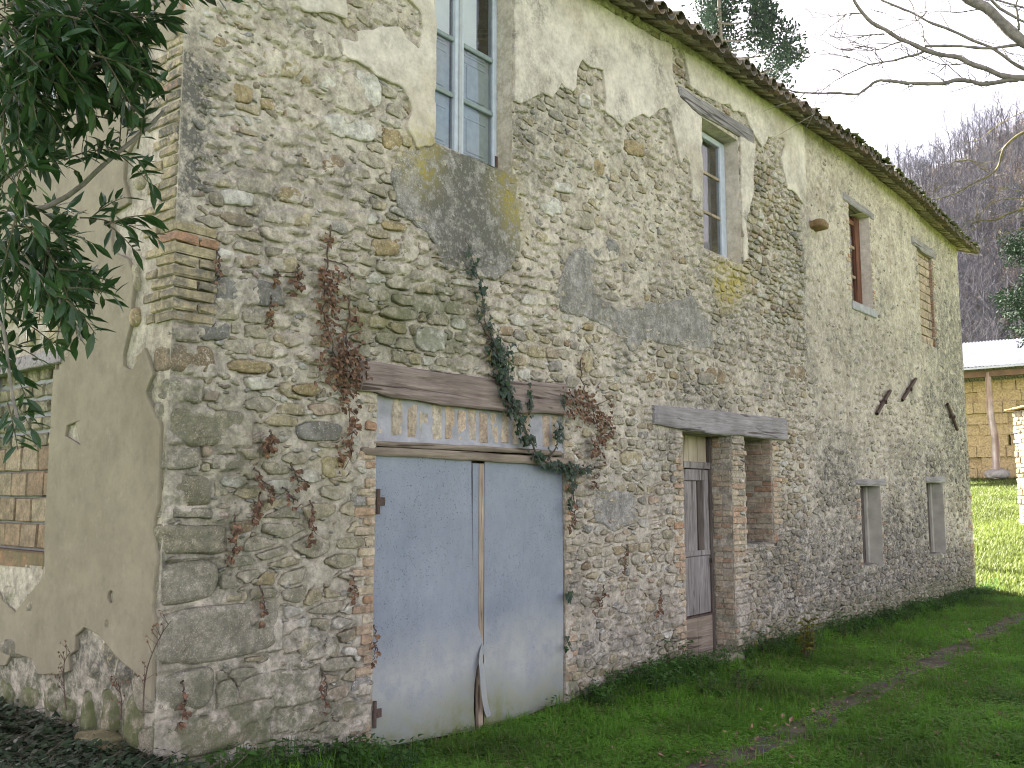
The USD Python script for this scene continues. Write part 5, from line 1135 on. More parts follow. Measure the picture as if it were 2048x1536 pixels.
# roof body under and above the eaves courses
xs = np.arange(2.5, 21.95, 0.05); rows = np.array([-0.30, 0.0, 0.6, 1.3, 2.2, 3.2, YB / 2]); Xr, Yr = np.meshgrid(xs, rows, indexing='ij'); ezz = np.interp(xs, EZX, EZZ)[:, None]
Zr = ezz + 0.105 + SL * (Yr - EY) + 0.035 * np.cos(2 * np.pi * (Xr - 2.62 - PITCH / 2) / PITCH) * (Yr > 1.0)
mb = MB().add(np.stack([Xr, Yr, Zr], -1).reshape(-1, 3), grid_faces(len(xs), len(rows)))
rows2 = np.array([YB / 2, 6.0, YB + 0.4]); Xr, Yr = np.meshgrid(xs, rows2, indexing='ij'); Zr2 = ezz + 0.105 + SL * (YB / 2 - EY) - SL * (Yr - YB / 2) + 0.035 * np.cos(2 * np.pi * (Xr - 2.62 - PITCH / 2) / PITCH)
mb.add(np.stack([Xr, Yr, Zr2], -1).reshape(-1, 3), grid_faces(len(xs), len(rows2)))
m = mb.mesh(); obj('roof_slope', m, M['tile'], ROOF, tone=(0.19, 0.15, 0.11), stain=(0.4, 0.3, 0.03))
mb = MB()
for i in range(len(xs) - 1):
    pass
Xs = np.stack([xs, xs], 1); v = np.stack([np.repeat(xs, 2), np.tile([-0.20, 0.05], len(xs)), np.repeat(np.interp(xs, EZX, EZZ), 2) + np.tile([0.06, 0.16], len(xs))], 1)
obj('soffit', (v, grid_faces(len(xs), 2)[:, ::-1]), M['mortar'], ROOF, smooth=True, stain=(0.5, 0.1, 0))
v = np.stack([np.repeat(xs, 2), np.full(2 * len(xs), -0.20), np.repeat(np.interp(xs, EZX, EZZ), 2) + np.tile([0.06, 0.20], len(xs))], 1)
obj('bedding', (v, grid_faces(len(xs), 2)), M['mortar'], ROOF, stain=(0.5, 0.1, 0))
# moss cushions on the tiles, thickest at the far end
mo = MB(); ic = trimesh.creation.icosphere(1)
r3 = np.random.default_rng(44)
for i in range(1500):
    x = 6.5 + 15.2 * r3.random() ** 0.55; y = EY + r3.uniform(0.0, 0.9); s = r3.uniform(0.012, 0.04) * (0.5 + 0.6 * (x > 13))
    if x < 12.5 and r3.random() < 0.6: continue
    z = eavez(x) + 0.19 + SL * (y - EY) + r3.uniform(-0.03, 0.0)
    mo.add(ic.vertices * np.array([s * 1.4, s * 1.3, s * r3.uniform(0.4, 0.9)]) * (1 + 0.2 * r3.normal(size=(len(ic.vertices), 1))) + [x, y, z], ic.faces)
obj('moss', mo.mesh(), M['moss'], ROOF, smooth=True, kind='stuff')

# ------------------------------------------------------------------ leaves, vines
def frame_of(d, up=None, r=rng):
    d = np.asarray(d, float); d = d / np.linalg.norm(d); u = r.normal(size=3) if up is None else np.asarray(up, float)
    s = np.cross(d, u); s /= np.linalg.norm(s) + 1e-9; return d, s, np.cross(s, d)
def leaf_lance(p, d, n, L, wd, bend=0.12):
    d, s, u = frame_of(d, n); t = np.array([0, 0.3, 0.62, 1.0]); v = [p]
    for q, w in ((0.3, 0.42), (0.62, 0.46)):
        c = p + d * L * q - u * bend * L * q * q
        v += [c - s * wd * w + u * wd * 0.12, c - u * 0.0, c + s * wd * w + u * wd * 0.12]
    v.append(p + d * L - u * bend * L)
    return np.array(v), np.array([[0, 2, 1], [0, 3, 2], [1, 2, 5], [1, 5, 4], [2, 3, 6], [2, 6, 5], [4, 5, 7], [5, 6, 7]])
IV = np.array([(0, -0.02), (-0.32, -0.16), (-0.52, 0.10), (-0.26, 0.30), (-0.24, 0.52), (0, 1.0), (0.24, 0.52), (0.26, 0.30), (0.52, 0.10), (0.32, -0.16)])
def leaf_ivy(p, d, n, L):
    d, s, u = frame_of(d, n); v = [p + s * a * L * 0.9 + d * b * L + u * (-0.18 * L * (a * a + 0.3 * b * b)) for a, b in IV]; c = p + d * 0.25 * L
    return np.array([c] + v), np.array([[0, i, i % 10 + 1] for i in range(1, 11)])[:, ::-1]
def leaf_dead(p, d, n, L, r=rng):
    d, s, u = frame_of(d, n); k = r.uniform(0.25, 0.5)
    v = np.array([p, p + d * L * .45 - s * L * .38 + u * L * k, p + d * L * .5, p + d * L * .45 + s * L * .38 + u * L * k * r.uniform(.2, 1.2), p + d * L + u * L * k * r.uniform(-.6, .8), p + d * .8 * L - s * .2 * L + u * L * r.uniform(0, .5)])
    return v, np.array([[0, 2, 1], [0, 3, 2], [1, 2, 5], [2, 4, 5], [2, 3, 4]])
def outrun(thg, leaves, mt, most=150, name='leaf', rest='foliage', smooth=False):
    rr = MB(); d = [(np.linalg.norm(v.mean(0) - EYE) / (np.ptp(v, axis=0).max() + 1e-6), i) for i, (v, f) in enumerate(leaves)]
    top = set(i for _, i in sorted(d)[:most])
    for i, (v, f) in enumerate(leaves):
        if i in top: obj(name, (v, f), M[mt], thg, smooth=smooth)
        else: rr.add(v, f)
    if rr.n: obj(rest, rr.mesh(), M[mt], thg, smooth=smooth, kind='stuff')

def wallpt(px, py, y=-0.035):
    x, z = onwall(px, py, y); return np.array([x, y, z])
r6 = np.random.default_rng(66)
def dead_creeper(label, stems, blobs, group=None, most=120):
    """stems: pixel polylines; blobs: (px, py, half width px, half height px, number of leaves)."""
    t = thing('dead_creeper', label, 'creeper', group=group); mb = MB()
    for s in stems:
        c = smooth_line([wallpt(a + r6.uniform(-3, 3), b, -0.03) for a, b in s], 6 * len(s)); c[:, 1] -= 0.012 * np.abs(r6.normal(size=len(c))); c[:, 0] += 0.006 * r6.normal(size=len(c))
        mb.add(*tube(c, np.linspace(0.007, 0.0025, len(c)), 5))
    obj('stem', mb.mesh(), M['vine_wood'], t)
    lv = []
    for (a, b, hw, hh, n) in blobs:
        for i in range(int(n * (0.62 if len(blobs) > 5 else 0.6))):
            q = r6.normal(size=2) * 0.55; p = wallpt(a + q[0] * hw, b + q[1] * hh, -0.03 - abs(r6.normal()) * 0.045)
            lv.append(leaf_dead(p, (r6.normal() * 0.7, -0.5 + 0.4 * r6.normal(), -0.9), (r6.normal() * .5, -1, 0.2), r6.uniform(0.022, 0.058) * (1 if len(blobs) > 2 else 0.75), r6))
    outrun(t, lv, 'dead_leaf', most)
dead_creeper('thick rust-brown dead creeper hanging from the left end of the oak lintel', [[(657, 450), (652, 520), (648, 600), (665, 700), (690, 780), (700, 880), (690, 940)], [(700, 590), (690, 680), (675, 750), (705, 830)], [(648, 520), (690, 530), (700, 580)]],
    [(655, 475, 5, 30, 8), (650, 555, 24, 28, 55), (668, 570, 26, 30, 50), (655, 610, 22, 35, 70), (662, 660, 18, 35, 50), (705, 640, 14, 25, 25), (680, 720, 40, 38, 190), (690, 755, 36, 30, 130), (700, 690, 20, 28, 45), (697, 800, 18, 34, 55), (704, 850, 12, 30, 42), (692, 890, 14, 26, 28), (679, 912, 8, 22, 16), (640, 690, 8, 20, 8)], most=170)
dead_creeper('bushy rust-brown dead creeper at the right end of the oak lintel', [[(1160, 715), (1160, 760), (1190, 830), (1205, 890)], [(1140, 790), (1180, 810), (1225, 790)]],
    [(1160, 730, 5, 18, 10), (1160, 790, 28, 20, 110), (1150, 815, 22, 20, 70), (1185, 830, 30, 26, 130), (1205, 860, 20, 28, 80), (1195, 900, 14, 26, 55), (1222, 800, 8, 16, 14), (1185, 960, 7, 20, 18)], most=120)
SP = [[(540, 860), (532, 895), 12, 26, 32], [(505, 935), (540, 990), 14, 22, 16], [(515, 985), (508, 1035), 10, 24, 22], [(466, 1030), (462, 1110), 12, 28, 34], [(540, 590), (535, 650), 9, 18, 14], [(592, 530), (590, 580), 14, 16, 26], [(548, 540), (550, 560), 10, 10, 10], [(622, 1000), (620, 1075), 6, 20, 16], [(580, 925), (600, 975), 20, 14, 18], [(430, 500), (438, 560), 5, 14, 8],
      [(522, 1170), (524, 1235), 5, 16, 12], [(1318, 1180), (1316, 1220), 7, 18, 22], [(1250, 1090), (1245, 1140), 5, 20, 12], [(1205, 1170), (1190, 1220), 12, 16, 16], [(1146, 990), (1140, 1050), 10, 20, 24], [(365, 1360), (362, 1440), 8, 26, 16], [(640, 1340), (648, 1420), 6, 22, 10], [(565, 975), (585, 1010), 8, 12, 8], [(700, 1150), (706, 1190), 7, 14, 14], [(745, 1250), (747, 1320), 5, 20, 14]]
SPL = ['under the long grey stone left of the gate', 'crossing the stones at mid height left of the gate', 'on the pale stones below the middle of the quoins', 'as the longest dry tuft beside the corner quoins', 'high on the wall right of the brick corner', 'just below the dark stone right of the brick corner', 'as a tiny tuft on the dark long stone', 'hanging straight left of the gate hinge', 'spread wide left of the timber boards', 'next to the stained brick corner',
       'on the large pitted quoin block', 'left of the narrow door sill', 'as a thin trail between gate and narrow door', 'as a loose cross of twigs right of the gate', 'along the right gate jamb', 'on the lowest quoin blocks', 'beside the bottom of the left gate jamb', 'as a few leaves on a pale stone', 'over the left brick jamb of the gate', 'at the lower left gate edge']
for s, l in zip(SP, SPL):
    (a, b), (c, d), hw, hh, n = s
    dead_creeper('small dry creeper sprig ' + l, [[(a, b), ((a + c) / 2 + 4, (b + d) / 2), (c, d)], [((a + c) / 2, (b + d) / 2), (c + hw, d - 6)]], [(a + (c - a) * k / 4 + (hw * 0.5 if k % 2 else -hw * 0.3), b + (d - b) * k / 4 + 4, hw * 0.38, hh * 0.3, n * 0.42) for k in range(1, 5)], most=12)

ivy = thing('ivy', 'dark green ivy climbing from the gate top across the oak lintel to the grey stain', 'ivy')
IVS = [[(1185, 938), (1130, 935), (1085, 920), (1055, 870), (1035, 820), (1015, 780), (1000, 720), (985, 680), (970, 640), (965, 580), (948, 530), (930, 475)], [(1140, 930), (1150, 960), (1140, 1000)], [(1095, 920), (1115, 880), (1122, 835)], [(1058, 830), (1062, 780)], [(985, 680), (960, 640), (955, 620)], [(1190, 935), (1215, 930)]]
mb = MB()
for s in IVS:
    c = smooth_line([wallpt(a, b, -0.06 if 700 < b < 850 else -0.035) for a, b in s], 8 * len(s)); c[:, 0] += 0.006 * r6.normal(size=len(c)); mb.add(*tube(c, np.linspace(0.011, 0.003, len(c)), 6))
obj('stem', mb.mesh(), M['vine_wood'], ivy)
lv = []
for (a, b, hw, hh, n) in [(938, 505, 5, 20, 14), (945, 535, 10, 16, 30), (962, 580, 9, 25, 34), (968, 620, 6, 20, 18), (978, 655, 8, 18, 26), (992, 690, 16, 18, 80), (1000, 715, 18, 22, 130), (1008, 745, 17, 24, 140), (1015, 780, 14, 24, 110), (1028, 815, 14, 20, 90), (1042, 845, 12, 20, 70), (1058, 878, 12, 18, 70), (1078, 912, 14, 14, 70), (1110, 930, 18, 9, 70), (1140, 938, 16, 14, 80), (1170, 938, 16, 8, 50), (1145, 965, 8, 20, 40), (1118, 865, 9, 24, 60), (1062, 800, 6, 22, 34), (1128, 800, 5, 16, 16), (956, 630, 4, 12, 8), (1140, 1010, 6, 22, 24), (1140, 1190, 7, 12, 20), (1135, 1290, 5, 16, 10)]:
    for i in range(int(n * 0.72)):
        q = r6.normal(size=2) * 0.55; y0 = -0.06 if 720 < b < 840 else -0.035
        p = wallpt(a + q[0] * hw, b + q[1] * hh, y0 - abs(r6.normal()) * 0.04); L = r6.uniform(0.026, 0.055)
        lv.append(leaf_ivy(p, (r6.normal() * 0.6, -0.25 + 0.3 * r6.normal(), -1), (r6.normal() * .45, -1, 0.45), L))
outrun(ivy, lv, 'ivy_leaf', 300)

# ------------------------------------------------------------------ bay tree on the left
bay = thing('bay_tree', 'dark evergreen bay tree overhanging the gable from the left edge', 'tree')
r8 = np.random.default_rng(88)
TB = np.array([1.25, 0.3, 0.0])            # trunk stands left of the frame
tr = smooth_line([TB + [0, 0, 0.1], TB + [0.1, 0.1, 1.2], TB + [0.05, 0.15, 2.6], TB + [0.15, 0.2, 4.2], TB + [0.3, 0.1, 6.0]], 24)
obj('trunk', tube(tr, np.linspace(0.11, 0.035, 24), 9), M['bark'], bay, smooth=True)
def bp(px, py, d): return atdist(px, py, d)
BRS = [([tr[12], bp(-160, 470, 4.6), bp(0, 441, 4.3), bp(102, 410, 4.2), bp(154, 379, 4.15), bp(205, 331, 4.1), bp(246, 297, 4.1), bp(290, 260, 4.1), bp(328, 222, 4.1)], 0.022, 0.007),
       ([tr[11], bp(-150, 480, 4.7), bp(0, 362, 4.4), bp(51, 318, 4.4), bp(96, 267, 4.4), bp(116, 205, 4.4), bp(130, 150, 4.3)], 0.024, 0.010),
       ([tr[17], bp(-120, 40, 4.6), bp(60, 60, 4.2), bp(180, 40, 4.1), bp(330, 0, 4.1)], 0.02, 0.006), ([tr[16], bp(-100, 180, 4.5), bp(40, 170, 4.2), bp(160, 140, 4.1), bp(240, 110, 4.0)], 0.02, 0.006),
       ([tr[10], bp(-140, 560, 4.4), bp(20, 520, 4.1), bp(90, 560, 4.0), bp(130, 620, 4.0), bp(165, 680, 4.0)], 0.016, 0.005), ([tr[14], bp(-120, 300, 4.5), bp(0, 260, 4.1), bp(60, 300, 4.0)], 0.016, 0.005), ([tr[9], bp(-140, 640, 4.3), bp(0, 640, 4.0), bp(20, 760, 4.0), bp(40, 860, 3.95)], 0.014, 0.005), ([tr[18], bp(-60, -80, 4.4), bp(120, -40, 4.1), bp(260, -30, 4.0)], 0.02, 0.006)]
for pts, a, b in BRS:
    c = smooth_line(np.array(pts), 30); obj('branch', tube(c, np.linspace(a, b, 30), 6), M['bark'], bay, smooth=True)
bl, tw = [], MB()
def sprig(p, d, L, n, leaf=(0.075, 0.112), droop=0.25):
    d = np.asarray(d, float); d /= np.linalg.norm(d); pts = [p + d * L * t + np.array([0, 0, -droop * L * t * t]) for t in np.linspace(0, 1, 6)]
    tw.add(*tube(pts, np.linspace(0.0035, 0.0014, 6), 4)); pts = np.array(pts)
    for i in range(n):
        t = 0.12 + 0.88 * (i + r8.random()) / n; q = pts[0] + (pts[-1] - pts[0]) * t + np.array([0, 0, droop * L * (t - t * t)]); a = r8.uniform(0, 2 * np.pi)
        _, s, u = frame_of(d, (0, 0, 1.0)); o = s * math.cos(a) + u * math.sin(a); ld = d * r8.uniform(0.35, 0.9) + o * 0.75 + np.array([0, 0, -0.18]); lL = r8.uniform(*leaf)
        bl.append(leaf_lance(q, ld, (r8.normal() * .4, r8.normal() * .4, 1.0), lL, lL * r8.uniform(0.26, 0.34), r8.uniform(0.0, 0.25)))
def cluster(px, py, hw, hh, n, d0=4.1, dirn=(0.5, -0.2, -0.3), nl=12, L=0.22, spread=0.6):
    for i in range(n):
        p = bp(px + r8.normal() * hw * 0.55, py + r8.normal() * hh * 0.55, d0 + r8.normal() * 0.22); sprig(p, np.array(dirn) + spread * r8.normal(size=3), L * r8.uniform(0.7, 1.3), nl)
for c in [(40, 40, 70, 60, 30), (140, 14, 66, 36, 20), (50, 110, 56, 46, 23), (140, 80, 52, 36, 13), (195, 14, 52, 30, 11), (15, 180, 32, 36, 11), (165, 125, 40, 26, 6), (228, 50, 28, 30, 5), (320, -14, 30, 10, 3), (10, 130, 30, 100, 20)]: cluster(*c)
for c in [(110, 330, 40, 22, 4), (240, 290, 30, 20, 3), (255, 190, 14, 36, 4), (230, 240, 14, 36, 3), (50, 270, 30, 26, 4), (270, 310, 14, 12, 2), (180, 440, 36, 18, 4), (215, 455, 22, 12, 2), (60, 420, 40, 34, 6), (20, 380, 24, 30, 5)]: cluster(*c, dirn=(0.3, -0.1, 0.35), nl=9, L=0.2)
for c in [(20, 480, 30, 36, 8), (60, 470, 30, 30, 8), (92, 505, 22, 26, 9), (115, 545, 18, 24, 8), (132, 585, 12, 20, 6), (80, 450, 26, 20, 5), (20, 530, 12, 20, 3), (10, 600, 12, 26, 3), (18, 800, 8, 14, 2), (6, 690, 8, 24, 3)]: cluster(*c, dirn=(0.5, -0.15, -0.75), nl=11, L=0.18)
for i in range(950):                        # unseen crown left of the frame, made dense to shade the gable
    d = r8.normal(size=3); d /= np.linalg.norm(d); sprig(np.array([0.2, 2.3, 3.4]) + d * np.array([1.2, 2.6, 2.9]) * r8.uniform(0.55, 1.0), d + 0.5 * r8.normal(size=3) - [0, 0, 0.4], 0.3, 12, leaf=(0.10, 0.14))
outrun(bay, bl, 'bay_leaf', 300)
obj('twigs', tw.mesh(), M['twig'], bay, kind='stuff')

# ------------------------------------------------------------------ bare trees on the right
def limb_px(pts, d, n=None):
    P = np.array([atdist(a, b, d + (k if len(q) > 2 else 0)) for q in pts for (a, b, k) in [(q[0], q[1], q[2] if len(q) > 2 else 0)]]); return smooth_line(P, n or 6 * len(P))
def bare_tree(label, trunk, tr_r, limbs, d, mt, seed, twigs=0, knob=True):
    r = np.random.default_rng(seed); t = thing('bare_tree', label, 'tree'); c = smooth_line(np.array(trunk), 30); c[:, :2] += 0.02 * r.normal(size=(30, 2)).cumsum(0) * 0.3
    obj('trunk', tube(c, np.linspace(tr_r, tr_r * 0.5, 30), 10), M[mt], t, smooth=True)
    ends = MB()
    for pts, ra, rb, join in limbs:
        L = limb_px(pts, d)
        if join is not None: L = smooth_line(np.vstack([L, [c[int(join * 29)]]]), len(L) + 14)
        L = L + 0.006 * r.normal(size=L.shape).cumsum(0) * 0.25
        rad = 0.8 * np.linspace(ra, rb, len(L)) * (1 + 0.10 * r.normal(size=len(L)))
        obj('branch', tube(L, rad, 7), M[mt], t, smooth=True)
        for k in range(int(len(L) * twigs)):
            i = r.integers(0, len(L) - 1); p = L[i]; dirn = (L[max(i - 1, 0)] - L[i + 1]); dirn = dirn / (np.linalg.norm(dirn) + 1e-9) * 0.8 + r.normal(size=3) * np.array([0.5, 0.5, 0.6]); ln = r.uniform(0.05, 0.38) * (1.2 if rad[i] < 0.03 else 0.5)
            s = np.linspace(0, 1, 6)[:, None]; q = p + dirn * ln * s + ln * np.cumsum(0.06 * r.normal(size=(6, 3)), 0) + np.array([0, 0, 0.25 * ln]) * s ** 2; q[0] = p; ends.add(*tube(q, np.linspace(0.004, 0.0014, 6), 4))
            if r.random() < 0.5: ends.add(*tube([q[3], q[3] + ln * 0.4 * (dirn + 0.8 * r.normal(size=3))], [0.003, 0.0012], 4))
    if ends.n: obj('twigs', ends.mesh(), M[mt], t, kind='stuff')
    return t
LIMBS = [([(1706, -4), (1722, 21), (1741, 43), (1773, 59), (1802, 78), (1829, 88), (1856, 99), (1883, 107), (1912, 110), (1939, 123), (1968, 134), (1995, 147), (2022, 152), (2060, 153)], 0.016, 0.045, 0.72),
    ([(1762, 0), (1794, 13), (1829, 29), (1859, 45), (1888, 56), (1917, 67), (1950, 83), (1979, 94), (2003, 110), (2024, 126), (2060, 145)], 0.009, 0.030, 0.72),
    ([(1900, -40), (1941, 0), (1971, 13), (1990, 32), (2008, 51), (2030, 72), (2060, 95)], 0.045, 0.06, 0.78),
    ([(1564, 175), (1602, 185), (1642, 185), (1679, 185), (1711, 185), (1733, 171), (1754, 158), (1770, 157), (1808, 161), (1850, 162), (1888, 161), (1909, 155), (1941, 158), (1966, 163), (1995, 158), (2035, 153)], 0.008, 0.024, None),
    ([(1850, 92), (1883, 91), (1928, 91), (1982, 94), (2030, 88), (2060, 86)], 0.012, 0.022, 0.75),
    ([(1650, 177), (1671, 161), (1709, 145), (1743, 131), (1784, 126), (1816, 118), (1837, 112), (1856, 102)], 0.003, 0.013, None),
    ([(1664, 107), (1693, 114), (1730, 124), (1746, 130)], 0.002, 0.006, None), ([(1673, 63), (1709, 70), (1735, 68), (1768, 66)], 0.002, 0.007, None), ([(1700, 103), (1730, 102), (1757, 99), (1784, 88), (1803, 82)], 0.002, 0.008, None),
    ([(1612, 33), (1658, 32), (1698, 25), (1722, 27)], 0.002, 0.006, None), ([(1829, 35), (1842, 56), (1845, 83)], 0.003, 0.006, None), ([(1842, 35), (1867, 25), (1917, 25), (1955, 16)], 0.002, 0.006, None), ([(1843, 112), (1875, 128), (1907, 131), (1936, 126)], 0.004, 0.007, None),
    ([(1982, 0), (1995, 13), (2024, 29), (2060, 48)], 0.012, 0.02, 0.8), ([(1960, -10), (2010, 5), (2060, 20)], 0.008, 0.014, 0.85), ([(2040, -10), (2030, 20), (2036, 60)], 0.008, 0.012, None), ([(1990, 97), (2020, 105), (2060, 112)], 0.003, 0.006, 0.72), ([(1668, 75), (1700, 88), (1744, 96), (1752, 99)], 0.002, 0.005, None)]
bare_tree('leafless tree whose grey forking limbs cross the white sky at upper right', [(9.4, -4.9, 0.0), (9.35, -4.85, 2.0), (9.4, -4.8, 4.2), (9.5, -4.9, 6.2), (9.9, -5.0, 9.5)], 0.17, LIMBS, 8.6, 'bark', 5, twigs=0.22)
LIMB2 = [([(1862, 400), (1903, 390), (1950, 364), (1981, 349), (1998, 329), (2008, 295), (2060, 258)], 0.008, 0.05, 0.7), ([(1944, 447), (1965, 440), (1988, 440), (2015, 428), (2060, 413)], 0.014, 0.035, 0.5), ([(1937, 441), (1965, 425), (1981, 407), (2005, 400), (2060, 398)], 0.005, 0.02, 0.55),
    ([(1930, 285), (1954, 281), (1988, 255), (2060, 218)], 0.005, 0.016, 0.8), ([(1980, 480), (2000, 474), (2025, 462), (2060, 452)], 0.006, 0.018, 0.5), ([(1880, 380), (1868, 372), (1872, 366)], 0.004, 0.006, None), ([(1985, 350), (1960, 335), (1935, 320), (1905, 325)], 0.004, 0.012, None), ([(1960, 365), (1990, 375), (2020, 378), (2060, 385)], 0.005, 0.012, 0.6), ([(1950, 440), (1960, 455), (1930, 460)], 0.004, 0.008, None)]
bare_tree('lower yellow-lichened leafless tree reaching in over the hillside', [(15.6, -3.7, -0.1), (15.5, -3.65, 2.5), (15.6, -3.6, 5.0), (15.5, -3.7, 7.5), (15.8, -3.8, 10)], 0.2, LIMB2, 14.0, 'lichen_bark', 6, twigs=0.3)

# ------------------------------------------------------------------ conifers
def spray_mesh(mb, p, d, L, wd, r, n=14):
    """A flattened spray of scale foliage: many small faces along a drooping axis."""
    d = d / np.linalg.norm(d)
    for i in range(n):
        t = r.random(); q = p + d * L * t + r.normal(size=3) * wd * (1 - 0.6 * t); a = d + 0.9 * r.normal(size=3); a /= np.linalg.norm(a); s = np.cross(a, r.normal(size=3)); s /= np.linalg.norm(s) + 1e-9; k = wd * r.uniform(0.35, 0.9)
        mb.add(np.array([q, q + a * k + s * k * 0.35, q + a * k * 1.7, q + a * k - s * k * 0.35]), [[0, 1, 2], [0, 2, 3]])
r9 = np.random.default_rng(99)
cyp = thing('cypress', 'tall ragged cypress showing above the roof tiles', 'tree'); D = 31.0
base = atdist(1456, 380, D); base[2] = float(ground_z(base[0], base[1])) ; topc = atdist(1424, -260, D)
obj('trunk', tube(smooth_line([base, base * 0.5 + topc * 0.5 + [0.2, 0, 0], topc], 20), np.linspace(0.16, 0.03, 20), 8), M['bark'], cyp, smooth=True)
mb = MB(); lb = MB()
for (px, py, hw, hh, n) in [(1430, 10, 17, 30, 50), (1440, 45, 17, 26, 46), (1455, 88, 14, 18, 24), (1424, 55, 10, 16, 14), (1465, 5, 10, 16, 14), (1460, -40, 50, 30, 90), (1518, 22, 15, 30, 44), (1530, 58, 13, 26, 42), (1528, 98, 11, 22, 26), (1508, 80, 8, 20, 12), (1575, 90, 8, 20, 18), (1566, 125, 9, 22, 20), (1588, 122, 12, 10, 16), (1555, 150, 8, 14, 12), (1415, 60, 10, 10, 12), (1500, -90, 46, 30, 110), (1475, -160, 34, 40, 90), (1470, -225, 16, 26, 40), (1410, 75, 6, 8, 8), (1500, 185, 60, 26, 50)]:
    for i in range(int(n * 1.35)):
        p = atdist(px + r9.normal() * hw * 0.6, py + r9.normal() * hh * 0.6, D + r9.normal() * 0.7); spray_mesh(mb, p, np.array([r9.normal() * .5, r9.normal() * .5, 0.7]), 0.55, 0.13, r9, 15)
    c0 = atdist(px, py, D); ax = base + (topc - base) * np.clip((c0[2] - base[2] - 0.8) / (topc[2] - base[2]), 0, 1); lb.add(*tube(smooth_line([ax, (ax + c0) / 2 + [0, 0, -0.2], c0], 8), np.linspace(0.035, 0.01, 8), 5))
obj('branches', lb.mesh(), M['bark'], cyp); obj('crown', mb.mesh(), M['conifer'], cyp, kind='stuff')
fir = thing('fir_tree', 'dark green fir reaching in from the right edge before the hillside', 'tree'); D = 30.0
base = atdist(2120, 700, D); base[2] = float(ground_z(base[0], base[1])); topc = atdist(2115, 250, D)
obj('trunk', tube([base, (base + topc) / 2, topc], [0.22, 0.15, 0.03], 8), M['bark'], fir, smooth=True)
mb = MB(); lb = MB()
for (px, py, hw, hh, n) in [(2040, 500, 16, 12, 40), (2060, 480, 22, 14, 50), (2025, 595, 14, 8, 26), (2045, 612, 18, 12, 44), (2075, 600, 30, 18, 80), (2090, 540, 30, 22, 80), (2100, 430, 26, 24, 70), (2090, 660, 36, 20, 80), (2110, 350, 16, 30, 50)]:
    c0 = atdist(px, py, D)
    for i in range(n): spray_mesh(mb, atdist(px + r9.normal() * hw * 0.7, py + r9.normal() * hh * 0.7, D + 0.4 * r9.normal()), np.array([-0.3, 0.7, -0.1]) + 0.4 * r9.normal(size=3), 0.4, 0.09, r9, 14)
    ax = base + (topc - base) * np.clip((c0[2] - base[2] + 0.3) / (topc[2] - base[2]), 0, 1); lb.add(*tube([ax, c0], [0.05, 0.015], 5))
obj('branches', lb.mesh(), M['bark'], fir); obj('crown', mb.mesh(), M['fir'], fir, kind='stuff')

# ------------------------------------------------------------------ barn with straw, ruined wall
def atX(px, py, X):
    v = ray(px, py); return EYE + v * (X - EYE[0]) / v[0]
barn = thing('hay_barn', 'open barn with a white corrugated metal roof behind the farmhouse', 'barn')
e0 = atX(1946, 738, 44.0); e1 = atX(2048, 724, 44.0); t0 = atX(1946, 688, 50.5); zE = (e0[2] + e1[2]) / 2 ; zT = zE + (t0[2] - e0[2])
yy = np.arange(-6, 14.001, 0.15 / 8); wav = 0.032 * np.cos(2 * np.pi * yy / 0.15)
rowsX = np.array([43.9, 50.5, 57.0]); rz = np.array([zE, zT, zE])
V = np.stack([np.repeat(rowsX[:, None], len(yy), 1), np.repeat(yy[None], 3, 0), rz[:, None] + wav[None] + 0.012 * (yy[None] - 4.5)], -1).reshape(-1, 3); n = len(V); f = grid_faces(3, len(yy))
obj('roof_sheet', (np.vstack([V, V - [0, 0, 0.012]]), np.vstack([f, f[:, ::-1] + n])), M['barn_steel'], barn)
obj('gutter', box(43.86, 43.94, -6, 14, zE - 0.10, zE - 0.02), M['barn_steel'], barn)
obj('beam', bbox(44.2, 44.4, -6, 14, zE - 0.42, zE - 0.16), M['barn_dark'], barn)
gz = float(ground_z(45, 4.5))
obj('rear_wall', MB().add(*box(56.0, 56.2, -6, 14, gz - 0.5, zE)).add(*box(44.5, 56, 13.8, 14, gz - 0.5, zE)).add(*box(44.5, 56, -6, -5.8, gz - 0.5, zE)).mesh(), M['barn_dark'], barn)
pa = atX(1976, 745, 44.3); pb = atX(1992, 944, 44.3); pc = atX(1980, 820, 44.3); pd = atX(1990, 880, 44.3)
obj('pole', tube(smooth_line([pb - [0, 0, 0.3], pd, pc, pa], 24), np.linspace(0.17, 0.12, 24), 9), M['pole_bark'], barn, smooth=True)
rk = block(44.0, 44.8, pb[1] - 0.5, pb[1] + 0.45, pb[2] - 0.3, pb[2] + 0.14, 321, 0.03, e=2.6)
tag(obj('boulder', rk, M['rock'], smooth=True), 'pale boulder at the foot of the barn pole', 'rock')
def straw_bale(r):
    m = trimesh.creation.box([0.7, 2.26, 0.47]); v, f = trimesh.remesh.subdivide_to_size(m.vertices, m.faces, 0.14)
    v = v + 0.022 * (np.stack([fb2(v[:, 0] + v[:, 2], v[:, 1], 7, 2, s) for s in (1, 2, 3)], 1)); return v, f
proto = thing('straw_bale', 'straw bale in the stack under the barn roof', 'straw bale', group='straw bales stacked in the barn')
obj('straw', straw_bale(rng), M['straw'], proto); [obj('twine', bbox(-0.362, 0.362, yq, yq + 0.015, -0.245, 0.245, 0.004), M['twig'], proto) for yq in (-0.6, 0.585)]
def place(p, loc, rz=0.0, s=1.0, first=False):
    x = UsdGeom.Xformable(p); x.ClearXformOpOrder(); x.AddTranslateOp().Set(Gf.Vec3d(*map(float, loc))); x.AddRotateZOp().Set(math.degrees(rz))
    if s != 1.0: x.AddScaleOp().Set(Gf.Vec3f(s, s, s))
